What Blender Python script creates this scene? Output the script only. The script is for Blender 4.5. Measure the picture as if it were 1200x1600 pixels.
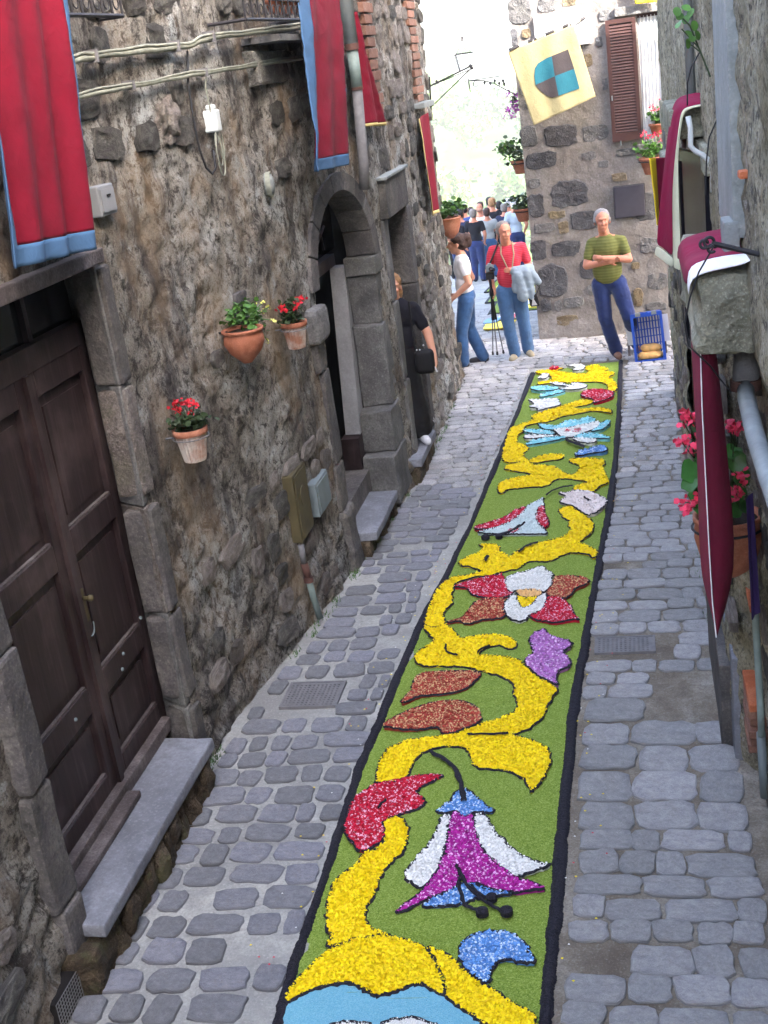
import bpy, bmesh, math, random
import numpy as np
from mathutils import Vector, Matrix, Euler, noise as mnoise
from mathutils.geometry import tessellate_polygon
PI = math.pi
rng = np.random.default_rng(7)
random.seed(7)
sc = bpy.context.scene
for o in list(bpy.data.objects): bpy.data.objects.remove(o)
col = sc.collection

# ------------------------------------------------------------------ camera
# Recovered from the photograph's vanishing points (focal 1900 px on 1200x1600).
FPX, PITCH, ROLL, CAMH = 1900.0, math.radians(19.73), math.radians(7.95), 3.7
_dn = np.array([math.sin(ROLL)*math.cos(PITCH), math.cos(ROLL)*math.cos(PITCH), math.sin(PITCH)])
_s = np.array([365.0, -739.0, FPX]); _s -= _s.dot(_dn)*_dn; _s /= np.linalg.norm(_s)
CM = np.array([np.cross(_dn, _s), _s, -_dn])          # world = CM @ (right, down, forward)
cam_d = bpy.data.cameras.new('camera'); cam = bpy.data.objects.new('camera', cam_d); col.objects.link(cam)
cam_d.sensor_fit = 'VERTICAL'; cam_d.sensor_height = 36.0; cam_d.lens = 36.0*FPX/1600.0
cam_d.clip_start = 0.05; cam_d.clip_end = 3000
cam.matrix_world = Matrix([[CM[i][0], -CM[i][1], -CM[i][2], (0, 0, CAMH)[i]] for i in range(3)] + [[0, 0, 0, 1]])
sc.camera = cam

# ------------------------------------------------------------------ light
SUN_EL, SUN_AZ = math.radians(35), math.radians(128)   # azimuth clockwise from +Y
w = bpy.data.worlds.new('World'); sc.world = w; w.use_nodes = True
nt = w.node_tree; bg = nt.nodes['Background']
sky = nt.nodes.new('ShaderNodeTexSky'); sky.sky_type = 'NISHITA'; sky.sun_disc = False
sky.sun_elevation = SUN_EL; sky.sun_rotation = SUN_AZ; sky.dust_density = 5.0; sky.air_density = 1.0; sky.ozone_density = .4
nt.links.new(sky.outputs[0], bg.inputs[0]); bg.inputs[1].default_value = 0.15
sun_d = bpy.data.lights.new('sun', 'SUN'); sun_d.energy = 2.0; sun_d.angle = math.radians(0.5); sun_d.color = (1, .95, .87)
sun = bpy.data.objects.new('sun', sun_d); col.objects.link(sun)
sdir = Vector((math.sin(SUN_AZ)*math.cos(SUN_EL), math.cos(SUN_AZ)*math.cos(SUN_EL), math.sin(SUN_EL)))
sun.rotation_euler = sdir.to_track_quat('Z', 'Y').to_euler(); sun.location = (8, -8, 20)
sc.view_settings.view_transform = 'Standard'; sc.view_settings.look = 'None'
sc.view_settings.exposure = 3.78; sc.view_settings.gamma = 1.0; sc.view_settings.use_curve_mapping = False
sc.cycles.max_bounces = 8; sc.cycles.diffuse_bounces = 5; sc.cycles.volume_bounces = 1
sc.cycles.volume_step_rate = 5

# ------------------------------------------------------------------ pixel helpers (points on real planes of the street)
def ray(u, v): return CM @ np.array([u-600.0, v-800.0, FPX])
def _pl(u, v, ax, val):
    r = ray(u, v); k = (val-(CAMH if ax == 2 else 0))/r[ax]; P = r*k; P[2] += CAMH
    return (float(P[0]), float(P[1]), float(P[2]))
def onx(u, v, x): return _pl(u, v, 0, x)
def ony(u, v, y): return _pl(u, v, 1, y)
def onz(u, v, z=0.0): return _pl(u, v, 2, z)

# ------------------------------------------------------------------ noise
def _hash(i, j, s):
    n = np.sin(i*127.1 + j*311.7 + s*74.7)*43758.5453
    return n - np.floor(n)
def vnoise(x, y, s=0):
    i, j = np.floor(x), np.floor(y); fx, fy = x-i, y-j
    fx = fx*fx*(3-2*fx); fy = fy*fy*(3-2*fy)
    a, b, c, d = _hash(i, j, s), _hash(i+1, j, s), _hash(i, j+1, s), _hash(i+1, j+1, s)
    return (a*(1-fx)+b*fx)*(1-fy) + (c*(1-fx)+d*fx)*fy
def fbm(x, y, s=0, o=4):
    t, a, n = 0, 1.0, 0
    for k in range(o):
        t = t + a*vnoise(x*2**k, y*2**k, s+k*13); n += a; a *= .5
    return t/n
def worley(x, y, s=0):
    i, j = np.floor(x), np.floor(y); f1 = np.full(x.shape, 9.); f2 = np.full(x.shape, 9.)
    for di in (-1, 0, 1):
        for dj in (-1, 0, 1):
            ci, cj = i+di, j+dj
            d = np.hypot(ci+_hash(ci, cj, s+1)-x, cj+_hash(ci, cj, s+2)-y)
            f2 = np.minimum(f2, np.maximum(f1, d)); f1 = np.minimum(f1, d)
    return f1, f2

# ------------------------------------------------------------------ materials
def lin(c): c /= 255.0; return c/12.92 if c <= .04045 else ((c+.055)/1.055)**2.4
def rgb(r, g, b): return (lin(r), lin(g), lin(b), 1)
class N:
    def __init__(s, name):
        s.m = bpy.data.materials.new(name); s.m.use_nodes = True; s.t = s.m.node_tree; s.b = s.t.nodes['Principled BSDF']
        s.b.inputs['Specular IOR Level'].default_value = .3
        s.co = s.t.nodes.new('ShaderNodeTexCoord'); s.geo = None
    def n(s, k, **kw):
        d = s.t.nodes.new(k)
        for a, v in kw.items():
            if a in d.inputs: d.inputs[a].default_value = v
            else: setattr(d, a, v)
        return d
    def l(s, a, b): s.t.links.new(a, b)
    def noise(s, scale, detail=4, rough=.6, vec=None, dist=0):
        d = s.n('ShaderNodeTexNoise'); d.inputs['Scale'].default_value = scale; d.inputs['Detail'].default_value = detail
        d.inputs['Roughness'].default_value = rough; d.inputs['Distortion'].default_value = dist
        s.l(vec or s.co.outputs['Object'], d.inputs['Vector']); return d.outputs['Fac']
    def mapping(s, sc_, src='Object', rot=(0, 0, 0)):
        d = s.n('ShaderNodeMapping'); d.inputs['Scale'].default_value = sc_; d.inputs['Rotation'].default_value = rot
        s.l(s.co.outputs[src], d.inputs['Vector']); return d.outputs[0]
    def ramp(s, fac, stops):
        d = s.n('ShaderNodeValToRGB'); e = d.color_ramp.elements
        while len(e) < len(stops): e.new(.5)
        for k, (p, c) in enumerate(stops): e[k].position = p; e[k].color = c if len(c) == 4 else (*c, 1)
        s.l(fac, d.inputs[0]); return d.outputs[0]
    def mix(s, fac, a, b, mode='MIX'):
        d = s.n('ShaderNodeMix', data_type='RGBA', blend_type=mode)
        for i, v in ((0, fac), (6, a), (7, b)):
            if isinstance(v, bpy.types.NodeSocket): s.l(v, d.inputs[i])
            else: d.inputs[i].default_value = v
        return d.outputs[2]
    def math(s, op, a, b=0.0):
        d = s.n('ShaderNodeMath', operation=op)
        for i, v in ((0, a), (1, b)):
            if isinstance(v, bpy.types.NodeSocket): s.l(v, d.inputs[i])
            else: d.inputs[i].default_value = v
        return d.outputs[0]
    def bump(s, h, strength=.5, dist=.02, prev=None):
        d = s.n('ShaderNodeBump'); d.inputs['Strength'].default_value = strength; d.inputs['Distance'].default_value = dist
        s.l(h, d.inputs['Height'])
        if prev: s.l(prev, d.inputs['Normal'])
        return d.outputs[0]
    def out(s, color=None, rough=None, normal=None, **kw):
        for k, v in (('Base Color', color), ('Roughness', rough), ('Normal', normal)):
            if v is None: continue
            if isinstance(v, bpy.types.NodeSocket): s.l(v, s.b.inputs[k])
            else: s.b.inputs[k].default_value = v
        for k, v in kw.items(): s.b.inputs[k.replace('_', ' ')].default_value = v
        return s.m
def simple(name, c, rough=.7, var=.25, scale=12, bump=.15, metallic=0, rnd=0.0, sheen=0):
    m = N(name); n = m.noise(scale, 5)
    c2 = tuple(x*(1-var) for x in c[:3]) + (1,); c3 = tuple(min(1, x*(1+var)) for x in c[:3]) + (1,)
    o = m.ramp(n, [(.3, c2), (.7, c3)])
    if rnd:
        oi = m.n('ShaderNodeObjectInfo'); hv = m.n('ShaderNodeHueSaturation'); m.l(o, hv.inputs['Color'])
        m.l(m.math('ADD', m.math('MULTIPLY', oi.outputs['Random'], 2*rnd), 1-rnd), hv.inputs['Value']); o = hv.outputs[0]
    m.out(o, rough, m.bump(m.noise(scale*6, 3), bump, .01), Metallic=metallic)
    if sheen: m.b.inputs['Sheen Weight'].default_value = sheen
    return m.m
def rock(name, dark, mid, light, s=1.0, bump=.8, moss=0.0, rnd=.25, rough=.9, fine=60, island=False):
    """Rough volcanic stone or render: three tones, pits and grain."""
    m = N(name)
    a = m.noise(1.7*s, 8, .62, dist=.6); b = m.noise(9*s, 6, .7); f = m.noise(fine*s, 4, .7)
    c = m.ramp(a, [(.34, dark), (.5, mid), (.66, light)])
    c = m.mix(m.ramp(b, [(.35, (0, 0, 0)), (.62, (1, 1, 1))]), m.mix(.55, c, dark), c)
    c = m.mix(m.ramp(f, [(.38, (.6*min(1, bump+.25),)*3), (.5, (0, 0, 0))]), c, dark)
    c = m.mix(m.ramp(f, [(.55, (0, 0, 0)), (.72, (.75,)*3)]), c, light)
    g = m.noise(24*s, 7, .72, dist=.3)
    c = m.mix(m.ramp(g, [(.39, (.7*min(1, bump+.2),)*3), (.49, (0, 0, 0))]), c, m.mix(.8, c, dark))
    c = m.mix(m.ramp(g, [(.58, (0, 0, 0)), (.72, (.5,)*3)]), c, light)
    if moss:
        k = m.ramp(m.noise(2.6*s, 6, .7), [(.5, (0, 0, 0)), (.62, (moss,)*3)])
        c = m.mix(k, c, (.10, .105, .045, 1))
    if rnd:
        src = m.n('ShaderNodeNewGeometry').outputs['Random Per Island'] if island else m.n('ShaderNodeObjectInfo').outputs['Random']
        hv = m.n('ShaderNodeHueSaturation'); m.l(c, hv.inputs['Color'])
        m.l(m.math('ADD', m.math('MULTIPLY', src, 2*rnd), 1-rnd), hv.inputs['Value']); c = hv.outputs[0]
    v = m.n('ShaderNodeTexVoronoi'); v.inputs['Scale'].default_value = 26*s; m.l(m.co.outputs['Object'], v.inputs['Vector'])
    nb = m.bump(b, bump, .05); nb = m.bump(v.outputs['Distance'], bump*.45, .015, nb); nb = m.bump(f, bump*.6, .008, nb)
    return m.out(c, rough, nb)
def cloth(name, c, rough=.9, sheen=.0, var=.12, weave=300):
    m = N(name); o = m.ramp(m.noise(6, 5), [(.3, tuple(x*(1-var) for x in c[:3])+(1,)), (.7, tuple(min(1, x*(1+var)) for x in c[:3])+(1,))])
    nb = m.bump(m.noise(14, 5, .6, dist=1.0), .35, .02); nb = m.bump(m.noise(weave, 2), .2, .003, nb)
    m.out(o, rough, nb); m.b.inputs['Sheen Weight'].default_value = sheen; m.b.inputs['Sheen Roughness'].default_value = .5
    return m.m

def wall_material():
    m = N('old_left_wall_render'); co = m.co.outputs['Object']
    a = m.noise(.9, 10, .7, dist=1.2); b = m.noise(5.5, 10, .78, dist=.5); f = m.noise(85, 6, .75); g = m.noise(19, 8, .75, dist=.3)
    c = m.ramp(a, [(.36, rgb(116, 107, 99)), (.47, rgb(163, 156, 146)), (.56, rgb(190, 186, 180)), (.68, rgb(203, 210, 212))])
    c = m.mix(m.ramp(b, [(.40, (.95,)*3), (.475, (0, 0, 0))]), c, rgb(68, 62, 58))
    c = m.mix(m.ramp(b, [(.56, (0, 0, 0)), (.66, (.7,)*3)]), c, rgb(203, 210, 212))
    c = m.mix(m.ramp(g, [(.40, (.9,)*3), (.49, (0, 0, 0))]), c, rgb(66, 60, 57))
    c = m.mix(m.ramp(g, [(.60, (0, 0, 0)), (.72, (.6,)*3)]), c, rgb(203, 210, 212))
    c = m.mix(m.ramp(f, [(.36, (.65,)*3), (.5, (0, 0, 0))]), c, rgb(60, 55, 52))
    c = m.mix(m.ramp(f, [(.58, (0, 0, 0)), (.72, (.6,)*3)]), c, rgb(203, 210, 212))
    # soot and damp streaks running down the wall
    st = m.noise(1.1, 8, .68, vec=m.mapping((1, 2.4, .5)), dist=.7)
    c = m.mix(m.ramp(st, [(.50, (0, 0, 0)), (.60, (.72,)*3)]), c, rgb(61, 55, 57))
    br = m.noise(1.3, 6, .65, vec=m.mapping((1, 1.3, .8)))
    c = m.mix(m.ramp(br, [(.50, (0, 0, 0)), (.66, (.55,)*3)]), c, rgb(166, 140, 109))
    v = m.n('ShaderNodeTexVoronoi'); v.inputs['Scale'].default_value = 15; m.l(co, v.inputs['Vector'])
    nb = m.bump(b, 1.0, .055); nb = m.bump(g, 1.0, .035, nb); nb = m.bump(v.outputs['Distance'], .4, .02, nb); nb = m.bump(f, .9, .012, nb)
    return m.out(c, .95, nb)

def sett(name, a, b, c, vr=.22):
    m = N(name); n1 = m.noise(3.2, 8, .7, dist=.4); n2 = m.noise(26, 7, .75); n3 = m.noise(95, 5, .75); oi = m.n('ShaderNodeObjectInfo'); gi_ = m.n('ShaderNodeNewGeometry')
    o = m.ramp(n1, [(.35, a), (.5, b), (.66, c)]); o = m.mix(m.ramp(n2, [(.38, (.75,)*3), (.5, (0, 0, 0))]), o, m.mix(.7, o, a)); o = m.mix(m.ramp(n2, [(.56, (0, 0, 0)), (.7, (.7,)*3)]), o, c)
    o = m.mix(m.ramp(n3, [(.38, (.7,)*3), (.48, (0, 0, 0))]), o, rgb(84, 86, 92)); o = m.mix(m.ramp(n3, [(.6, (0, 0, 0)), (.7, (.7,)*3)]), o, rgb(206, 208, 210))
    dirt = m.noise(1.1, 7, .7, dist=.8); o = m.mix(m.ramp(dirt, [(.5, (0, 0, 0)), (.68, (.45,)*3)]), o, rgb(120, 112, 100))
    rnd = m.math('FRACT', m.math('ADD', oi.outputs['Random'], gi_.outputs['Random Per Island'])); hv = m.n('ShaderNodeHueSaturation'); m.l(o, hv.inputs['Color']); m.l(m.math('ADD', m.math('MULTIPLY', rnd, 2*vr), 1-vr), hv.inputs['Value'])
    m.l(m.math('ADD', m.math('MULTIPLY', rnd, .9), .55), hv.inputs['Saturation'])
    nb = m.bump(n1, .5, .03); nb = m.bump(n2, .6, .012, nb); nb = m.bump(n3, .5, .004, nb); return m.out(hv.outputs[0], .82, nb)
MT = {}
MT['lwall'] = wall_material()
MT['lstone'] = rock('embedded_rubble_stone', rgb(68, 63, 64), rgb(102, 100, 96), rgb(147, 145, 136), 1.6, .9, 0, .4)
MT['lstone_light'] = rock('pale_rubble_stone', rgb(100, 92, 90), rgb(143, 133, 126), rgb(179, 172, 168), 1.6, .9, .3, .3)
MT['dress'] = rock('dressed_grey_stone', rgb(78, 76, 77), rgb(109, 108, 108), rgb(140, 138, 136), 1.2, .5, .15, .2)
MT['dress_dark'] = rock('dark_dressed_stone', rgb(64, 61, 63), rgb(92, 88, 88), rgb(124, 118, 113), 1.2, .5, .1, .2)
MT['slab'] = rock('worn_step_slab', rgb(98, 99, 105), rgb(126, 127, 135), rgb(146, 148, 156), .9, .3, 0, .1)
MT['base'] = rock('damp_brown_base_rubble', rgb(58, 47, 35), rgb(97, 82, 64), rgb(136, 119, 100), 2.2, 1.0, .6, .2)
MT['mortar_l'] = rock('pale_street_mortar', rgb(133, 131, 129), rgb(161, 160, 156), rgb(185, 182, 175), .8, .45, 0, 0, .95, 90)
MT['mortar_r'] = rock('earthy_joint_fill', rgb(94, 84, 74), rgb(126, 118, 106), rgb(158, 153, 143), 1.2, .5, 0, 0, .95, 90)
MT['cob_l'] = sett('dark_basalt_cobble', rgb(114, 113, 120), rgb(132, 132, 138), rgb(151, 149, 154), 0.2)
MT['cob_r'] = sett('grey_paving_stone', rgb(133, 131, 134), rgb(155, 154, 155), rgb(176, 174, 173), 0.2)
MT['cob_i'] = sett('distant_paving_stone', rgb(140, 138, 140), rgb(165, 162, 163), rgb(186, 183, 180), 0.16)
MT['fwall'] = rock('facade_lime_mortar', rgb(103, 97, 94), rgb(123, 119, 118), rgb(139, 137, 138), .9, .5, .12, 0)
MT['fstone'] = rock('facade_dark_stone', rgb(61, 59, 64), rgb(79, 80, 85), rgb(101, 103, 108), 2.2, 1.0, 0, .18)
MT['fstone_mid'] = rock('facade_mid_stone', rgb(82, 81, 84), rgb(102, 102, 104), rgb(121, 120, 121), 2.0, .8, .1, .14)
MT['fstone_brown'] = rock('facade_brown_stone', rgb(93, 81, 65), rgb(117, 103, 84), rgb(131, 122, 106), 2.0, .7, .2, .1)
def pebbledash(a, b, c):
    m = N('right_wall_render'); n1 = m.noise(1.6, 8, .7, dist=.8); n2 = m.noise(15, 8, .78, dist=.4); n3 = m.noise(60, 6, .78)
    o = m.ramp(n1, [(.36, a), (.5, b), (.64, c)]); o = m.mix(m.ramp(n2, [(.40, (.9,)*3), (.49, (0, 0, 0))]), o, rgb(70, 66, 62)); o = m.mix(m.ramp(n2, [(.55, (0, 0, 0)), (.66, (.8,)*3)]), o, rgb(196, 190, 182))
    o = m.mix(m.ramp(n3, [(.38, (.8,)*3), (.48, (0, 0, 0))]), o, rgb(66, 62, 60)); o = m.mix(m.ramp(n3, [(.58, (0, 0, 0)), (.68, (.9,)*3)]), o, rgb(216, 214, 210))
    k = m.ramp(m.noise(2.2, 6, .7), [(.5, (0, 0, 0)), (.64, (.55,)*3)]); o = m.mix(k, o, rgb(128, 118, 84))
    nb = m.bump(n2, 1.0, .03); nb = m.bump(n3, .8, .012, nb); return m.out(o, .95, nb)
MT['rwall'] = pebbledash(rgb(119, 110, 94), rgb(160, 153, 130), rgb(200, 192, 167))
MT['rstone'] = rock('lichened_sill_stone', rgb(120, 118, 104), rgb(162, 161, 142), rgb(203, 201, 183), 1.6, .8, .6, .1)
MT['concrete'] = rock('pale_concrete', rgb(117, 122, 122), rgb(137, 142, 142), rgb(156, 159, 159), 1.0, .35, .1, .06)
MT['brick'] = rock('weathered_brick', rgb(113, 80, 68), rgb(135, 99, 85), rgb(151, 121, 106), 2.4, .5, 0, .22)
MT['orange_brick'] = rock('orange_brick', rgb(160, 84, 52), rgb(186, 106, 70), rgb(196, 128, 96), 2.4, .5, 0, .12)
MT['terracotta'] = rock('terracotta', rgb(140, 84, 62), rgb(172, 106, 80), rgb(190, 134, 110), 2.5, .15, 0, .12, .75)
MT['pipe_grey'] = simple('painted_drainpipe', rgb(132, 138, 140), .55, .18, 10, .15)
MT['pipe_green'] = simple('oxidised_drainpipe', rgb(126, 140, 136), .55, .25, 10, .2)
MT['pipe_white'] = simple('white_plastic_pipe', rgb(200, 205, 205), .4, .06, 8, .05)
MT['rust'] = simple('rusty_pipe', rgb(88, 62, 56), .8, .35, 14, .4)
MT['iron'] = simple('wrought_iron', rgb(44, 42, 46), .6, .3, 20, .3)
MT['castiron'] = simple('cast_iron_cover', rgb(112, 110, 112), .7, .2, 20, .4)
MT['cable'] = simple('painted_cable', rgb(136, 138, 126), .7, .25, 20, .3)
MT['blackcable'] = simple('black_cable', rgb(40, 40, 44), .5, .1)
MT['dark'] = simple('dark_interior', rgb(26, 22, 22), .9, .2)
MT['glass_dark'] = simple('dark_pane', rgb(24, 24, 28), .15, .1, 5, .02)
MT['black_paint'] = simple('black_glossy_frame', rgb(30, 28, 34), .22, .2, 8, .06)
MT['white_plaster'] = rock('painted_reveal', rgb(128, 128, 132), rgb(148, 148, 152), rgb(162, 162, 166), 1, .2, 0, 0)
MT['meter'] = simple('grey_cabinet_lid', rgb(134, 136, 140), .6, .08, 6, .05)
MT['brass_plate'] = simple('olive_brass_plate', rgb(78, 70, 48), .6, .3, 6, .2)
MT['steel'] = simple('brushed_cabinet', rgb(112, 122, 126), .5, .15, 8, .1)
MT['soil'] = simple('potting_soil', rgb(54, 42, 34), .95, .3, 40, .8)
MT['leaf'] = simple('green_leaf', rgb(74, 112, 48), .5, .35, 9, .1, rnd=.3)
MT['leaf_dark'] = simple('dark_leaf', rgb(54, 70, 42), .5, .35, 9, .1, rnd=.3)
MT['leaf_gloss'] = simple('glossy_begonia_leaf', rgb(56, 104, 46), .3, .35, 9, .1, rnd=.3)
MT['red_petal'] = simple('red_blossom', rgb(205, 36, 52), .6, .25, 20, .1)
MT['pink_petal'] = simple('pink_blossom', rgb(226, 66, 98), .6, .25, 20, .1)
MT['violet_petal'] = simple('violet_blossom', rgb(186, 90, 180), .6, .25, 20, .1)
MT['yellow_petal'] = simple('yellow_pansy', rgb(226, 220, 120), .6, .2, 20, .1)
MT['c_red'] = cloth('crimson_cloth', rgb(112, 3, 32), sheen=0)
MT['c_blue'] = cloth('faded_blue_trim', rgb(64, 94, 128))
MT['c_maroon'] = cloth('maroon_cloth', rgb(126, 8, 54), sheen=0)
MT['c_cream'] = cloth('cream_cloth_border', rgb(206, 206, 180))
MT['c_white'] = cloth('white_cloth_border', rgb(224, 222, 226))
MT['c_gold'] = cloth('gold_piping', rgb(198, 176, 118))
MT['c_yellow'] = cloth('bright_yellow_cloth', rgb(238, 206, 44))
MT['c_maroon_dark'] = cloth('dark_maroon_cloth', rgb(84, 8, 34))  # darker maroon, used on the cloth's turned-in near face
MT['c_purple'] = cloth('purple_cloth', rgb(52, 36, 84))
MT['flag_y'] = cloth('pale_yellow_flag', rgb(160, 150, 112), sheen=0)
MT['flag_b'] = cloth('flag_blue', rgb(34, 98, 114), sheen=0)
MT['flag_k'] = cloth('flag_charcoal', rgb(64, 58, 60), sheen=0)
MT['curtain'] = cloth('white_lace_curtain', rgb(206, 206, 206))
MT['shutter'] = simple('brown_shutter_paint', rgb(58, 34, 32), .55, .15, 6, .1)
MT['marble'] = simple('white_marble', rgb(196, 194, 196), .4, .04, 4, .02)
MT['letter'] = simple('carved_letter', rgb(120, 118, 122), .7, .1)
MT['slate'] = simple('dark_slate', rgb(58, 56, 66), .6, .12, 8, .1)

def wood():
    m = N('dark_red_brown_door_wood'); n = m.noise(3, 7, .65, vec=m.mapping((3, 9, .6)), dist=.4); s2 = m.noise(2.2, 5, .6)
    c = m.ramp(n, [(.3, rgb(32, 24, 26)), (.55, rgb(48, 36, 38)), (.75, rgb(76, 64, 66))])
    c = m.mix(m.ramp(s2, [(.5, (0, 0, 0)), (.75, (.5,)*3)]), c, rgb(108, 92, 92))
    return m.out(c, .5, m.bump(n, .25, .008))
MT['wood'] = wood()
MT['oldwood'] = rock('greyed_threshold_wood', rgb(66, 58, 58), rgb(92, 84, 84), rgb(122, 114, 114), 1.5, .4, 0, .1)

# ------------------------------------------------------------------ mesh builder
class MB:
    def __init__(s): s.v = []; s.f = []; s.mi = []
    def add(s, vs, fs, mi=0):
        o = len(s.v); s.v += [tuple(map(float, p)) for p in vs]; s.f += [tuple(i+o for i in f) for f in fs]; s.mi += [mi]*len(fs)
    def box(s, a, b, mi=0, M=None, taper=1.0):
        x0, y0, z0 = a; x1, y1, z1 = b
        vs = [(x0, y0, z0), (x1, y0, z0), (x1, y1, z0), (x0, y1, z0), (x0, y0, z1), (x1, y0, z1), (x1, y1, z1), (x0, y1, z1)]
        if M is not None: vs = [M @ Vector(p) for p in vs]
        s.add(vs, [(3, 2, 1, 0), (4, 5, 6, 7), (0, 1, 5, 4), (1, 2, 6, 5), (2, 3, 7, 6), (3, 0, 4, 7)], mi)
    def tube(s, pts, r, n=8, mi=0, cap=True):
        pts = [Vector(p) for p in pts]; k = len(pts); rs = r if hasattr(r, '__len__') else [r]*k
        vs = []; up = None
        for i, p in enumerate(pts):
            t = (pts[min(i+1, k-1)]-pts[max(i-1, 0)]).normalized()
            if up is None or abs(up.dot(t)) > .98: up = Vector((0, 0, 1)) if abs(t.z) < .9 else Vector((1, 0, 0))
            a = t.cross(up).normalized(); b = a.cross(t).normalized(); up = b
            for j in range(n):
                q = 2*PI*j/n; vs.append(p + (a*math.cos(q)+b*math.sin(q))*rs[i])
        fs = [(i*n+j, i*n+(j+1) % n, (i+1)*n+(j+1) % n, (i+1)*n+j) for i in range(k-1) for j in range(n)]
        if cap: fs += [tuple(range(n-1, -1, -1)), tuple(range((k-1)*n, k*n))]
        s.add(vs, fs, mi)
    def lathe(s, prof, c=(0, 0, 0), n=20, mi=0, sx=1, sy=1, a0=0, a1=2*PI, flute=0):
        full = abs(a1-a0-2*PI) < 1e-6; m = n if full else n+1; vs = []
        for r, z in prof:
            for j in range(m):
                q = a0+(a1-a0)*j/n; rr = r*(1-(flute if j % 2 else 0))
                vs.append((c[0]+rr*math.cos(q)*sx, c[1]+rr*math.sin(q)*sy, c[2]+z))
        fs = []
        for i in range(len(prof)-1):
            for j in range(n):
                j2 = (j+1) % m if full else j+1
                fs.append((i*m+j, i*m+j2, (i+1)*m+j2, (i+1)*m+j))
        s.add(vs, fs, mi)
    def prism(s, poly, d, mi=0):
        """poly: list of 3D points, extruded by vector d"""
        n = len(poly); d = Vector(d); vs = [Vector(p) for p in poly]+[Vector(p)+d for p in poly]
        tris = tessellate_polygon([[Vector(p) for p in poly]])
        fs = [tuple(t) for t in tris]+[tuple(i+n for i in reversed(t)) for t in tris]
        fs += [(i, (i+1) % n, n+(i+1) % n, n+i) for i in range(n)]
        s.add(vs, fs, mi)
    def build(s, name, mats, parent=None, smooth=False, loc=None, fix=True):
        me = bpy.data.meshes.new(name); me.from_pydata(s.v, [], s.f)
        ms = mats if isinstance(mats, (list, tuple)) else [mats]
        for m in ms: me.materials.append(m)
        if len(ms) > 1: me.polygons.foreach_set('material_index', s.mi)
        if smooth: me.polygons.foreach_set('use_smooth', [True]*len(me.polygons))
        if fix and len(s.f) < 60000:
            bm = bmesh.new(); bm.from_mesh(me); bmesh.ops.recalc_face_normals(bm, faces=bm.faces); bm.to_mesh(me); bm.free()
        me.update(); return link(name, me, parent, loc)
def link(name, me, parent=None, loc=None):
    o = bpy.data.objects.new(name, me); col.objects.link(o)
    if parent is not None:
        o.parent = parent
        o.matrix_parent_inverse = Matrix.Translation(-Vector(parent.location)) if loc is None and parent.type == 'EMPTY' and parent.parent is None else Matrix()
    if loc is not None: o.location = loc
    return o
def tag(o, label=None, cat=None, group=None, kind=None):
    for k, v in (('label', label), ('category', cat), ('group', group), ('kind', kind)):
        if v: o[k] = v
    return o
def thing(name, loc, label, cat, group=None):
    o = bpy.data.objects.new(name, None); col.objects.link(o); o.location = loc; o.empty_display_size = .1
    return tag(o, label, cat, group)
def nmesh(name, V, F, mats, mi=None, parent=None, smooth=False):
    """fast mesh from numpy arrays; F is (n,3) or (n,4)"""
    me = bpy.data.meshes.new(name); k = F.shape[1]; n = len(F)
    me.vertices.add(len(V)); me.vertices.foreach_set('co', np.asarray(V, np.float32).ravel())
    me.loops.add(n*k); me.loops.foreach_set('vertex_index', np.asarray(F, np.int32).ravel())
    me.polygons.add(n); me.polygons.foreach_set('loop_start', np.arange(0, n*k, k, dtype=np.int32))
    me.polygons.foreach_set('loop_total', np.full(n, k, dtype=np.int32))
    for m in (mats if isinstance(mats, (list, tuple)) else [mats]): me.materials.append(m)
    if mi is not None: me.polygons.foreach_set('material_index', np.asarray(mi, np.int32))
    if smooth: me.polygons.foreach_set('use_smooth', np.ones(n, bool))
    me.update(calc_edges=True); me.validate()
    return link(name, me, parent)
def stone_box(a, b, bev=.012, jit=.006, seed=0, sub=2):
    """a dressed block: subdivided, jittered and bevelled"""
    r = random.Random(seed); bm = bmesh.new()
    bmesh.ops.create_cube(bm, size=1)
    c = [(a[i]+b[i])/2 for i in range(3)]; d = [abs(b[i]-a[i]) for i in range(3)]
    for v in bm.verts: v.co = Vector([c[i]+v.co[i]*d[i] for i in range(3)])
    bmesh.ops.bevel(bm, geom=list(bm.edges), offset=min(bev, min(d)*.3), segments=2, profile=.6, affect='EDGES')
    if sub:
        es = [e for e in bm.edges if e.calc_length() > .12]
        bmesh.ops.subdivide_edges(bm, edges=es, cuts=sub, use_grid_fill=True)
    for v in bm.verts:
        n = mnoise.noise_vector(v.co*5+Vector((seed, seed*3.1, 0))); n2 = mnoise.noise_vector(v.co*17+Vector((seed, 0, 0)))
        v.co += n*jit*1.6+n2*jit*.6
    me = bpy.data.meshes.new('block'); bm.to_mesh(me); bm.free()
    return me
_ss = [0]
def block(name, a, b, mat, parent, bev=.012, jit=.006, sub=2):
    _ss[0] += 1
    me = stone_box(a, b, bev, jit, _ss[0], sub); me.materials.append(mat)
    return link(name, me, parent)

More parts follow.
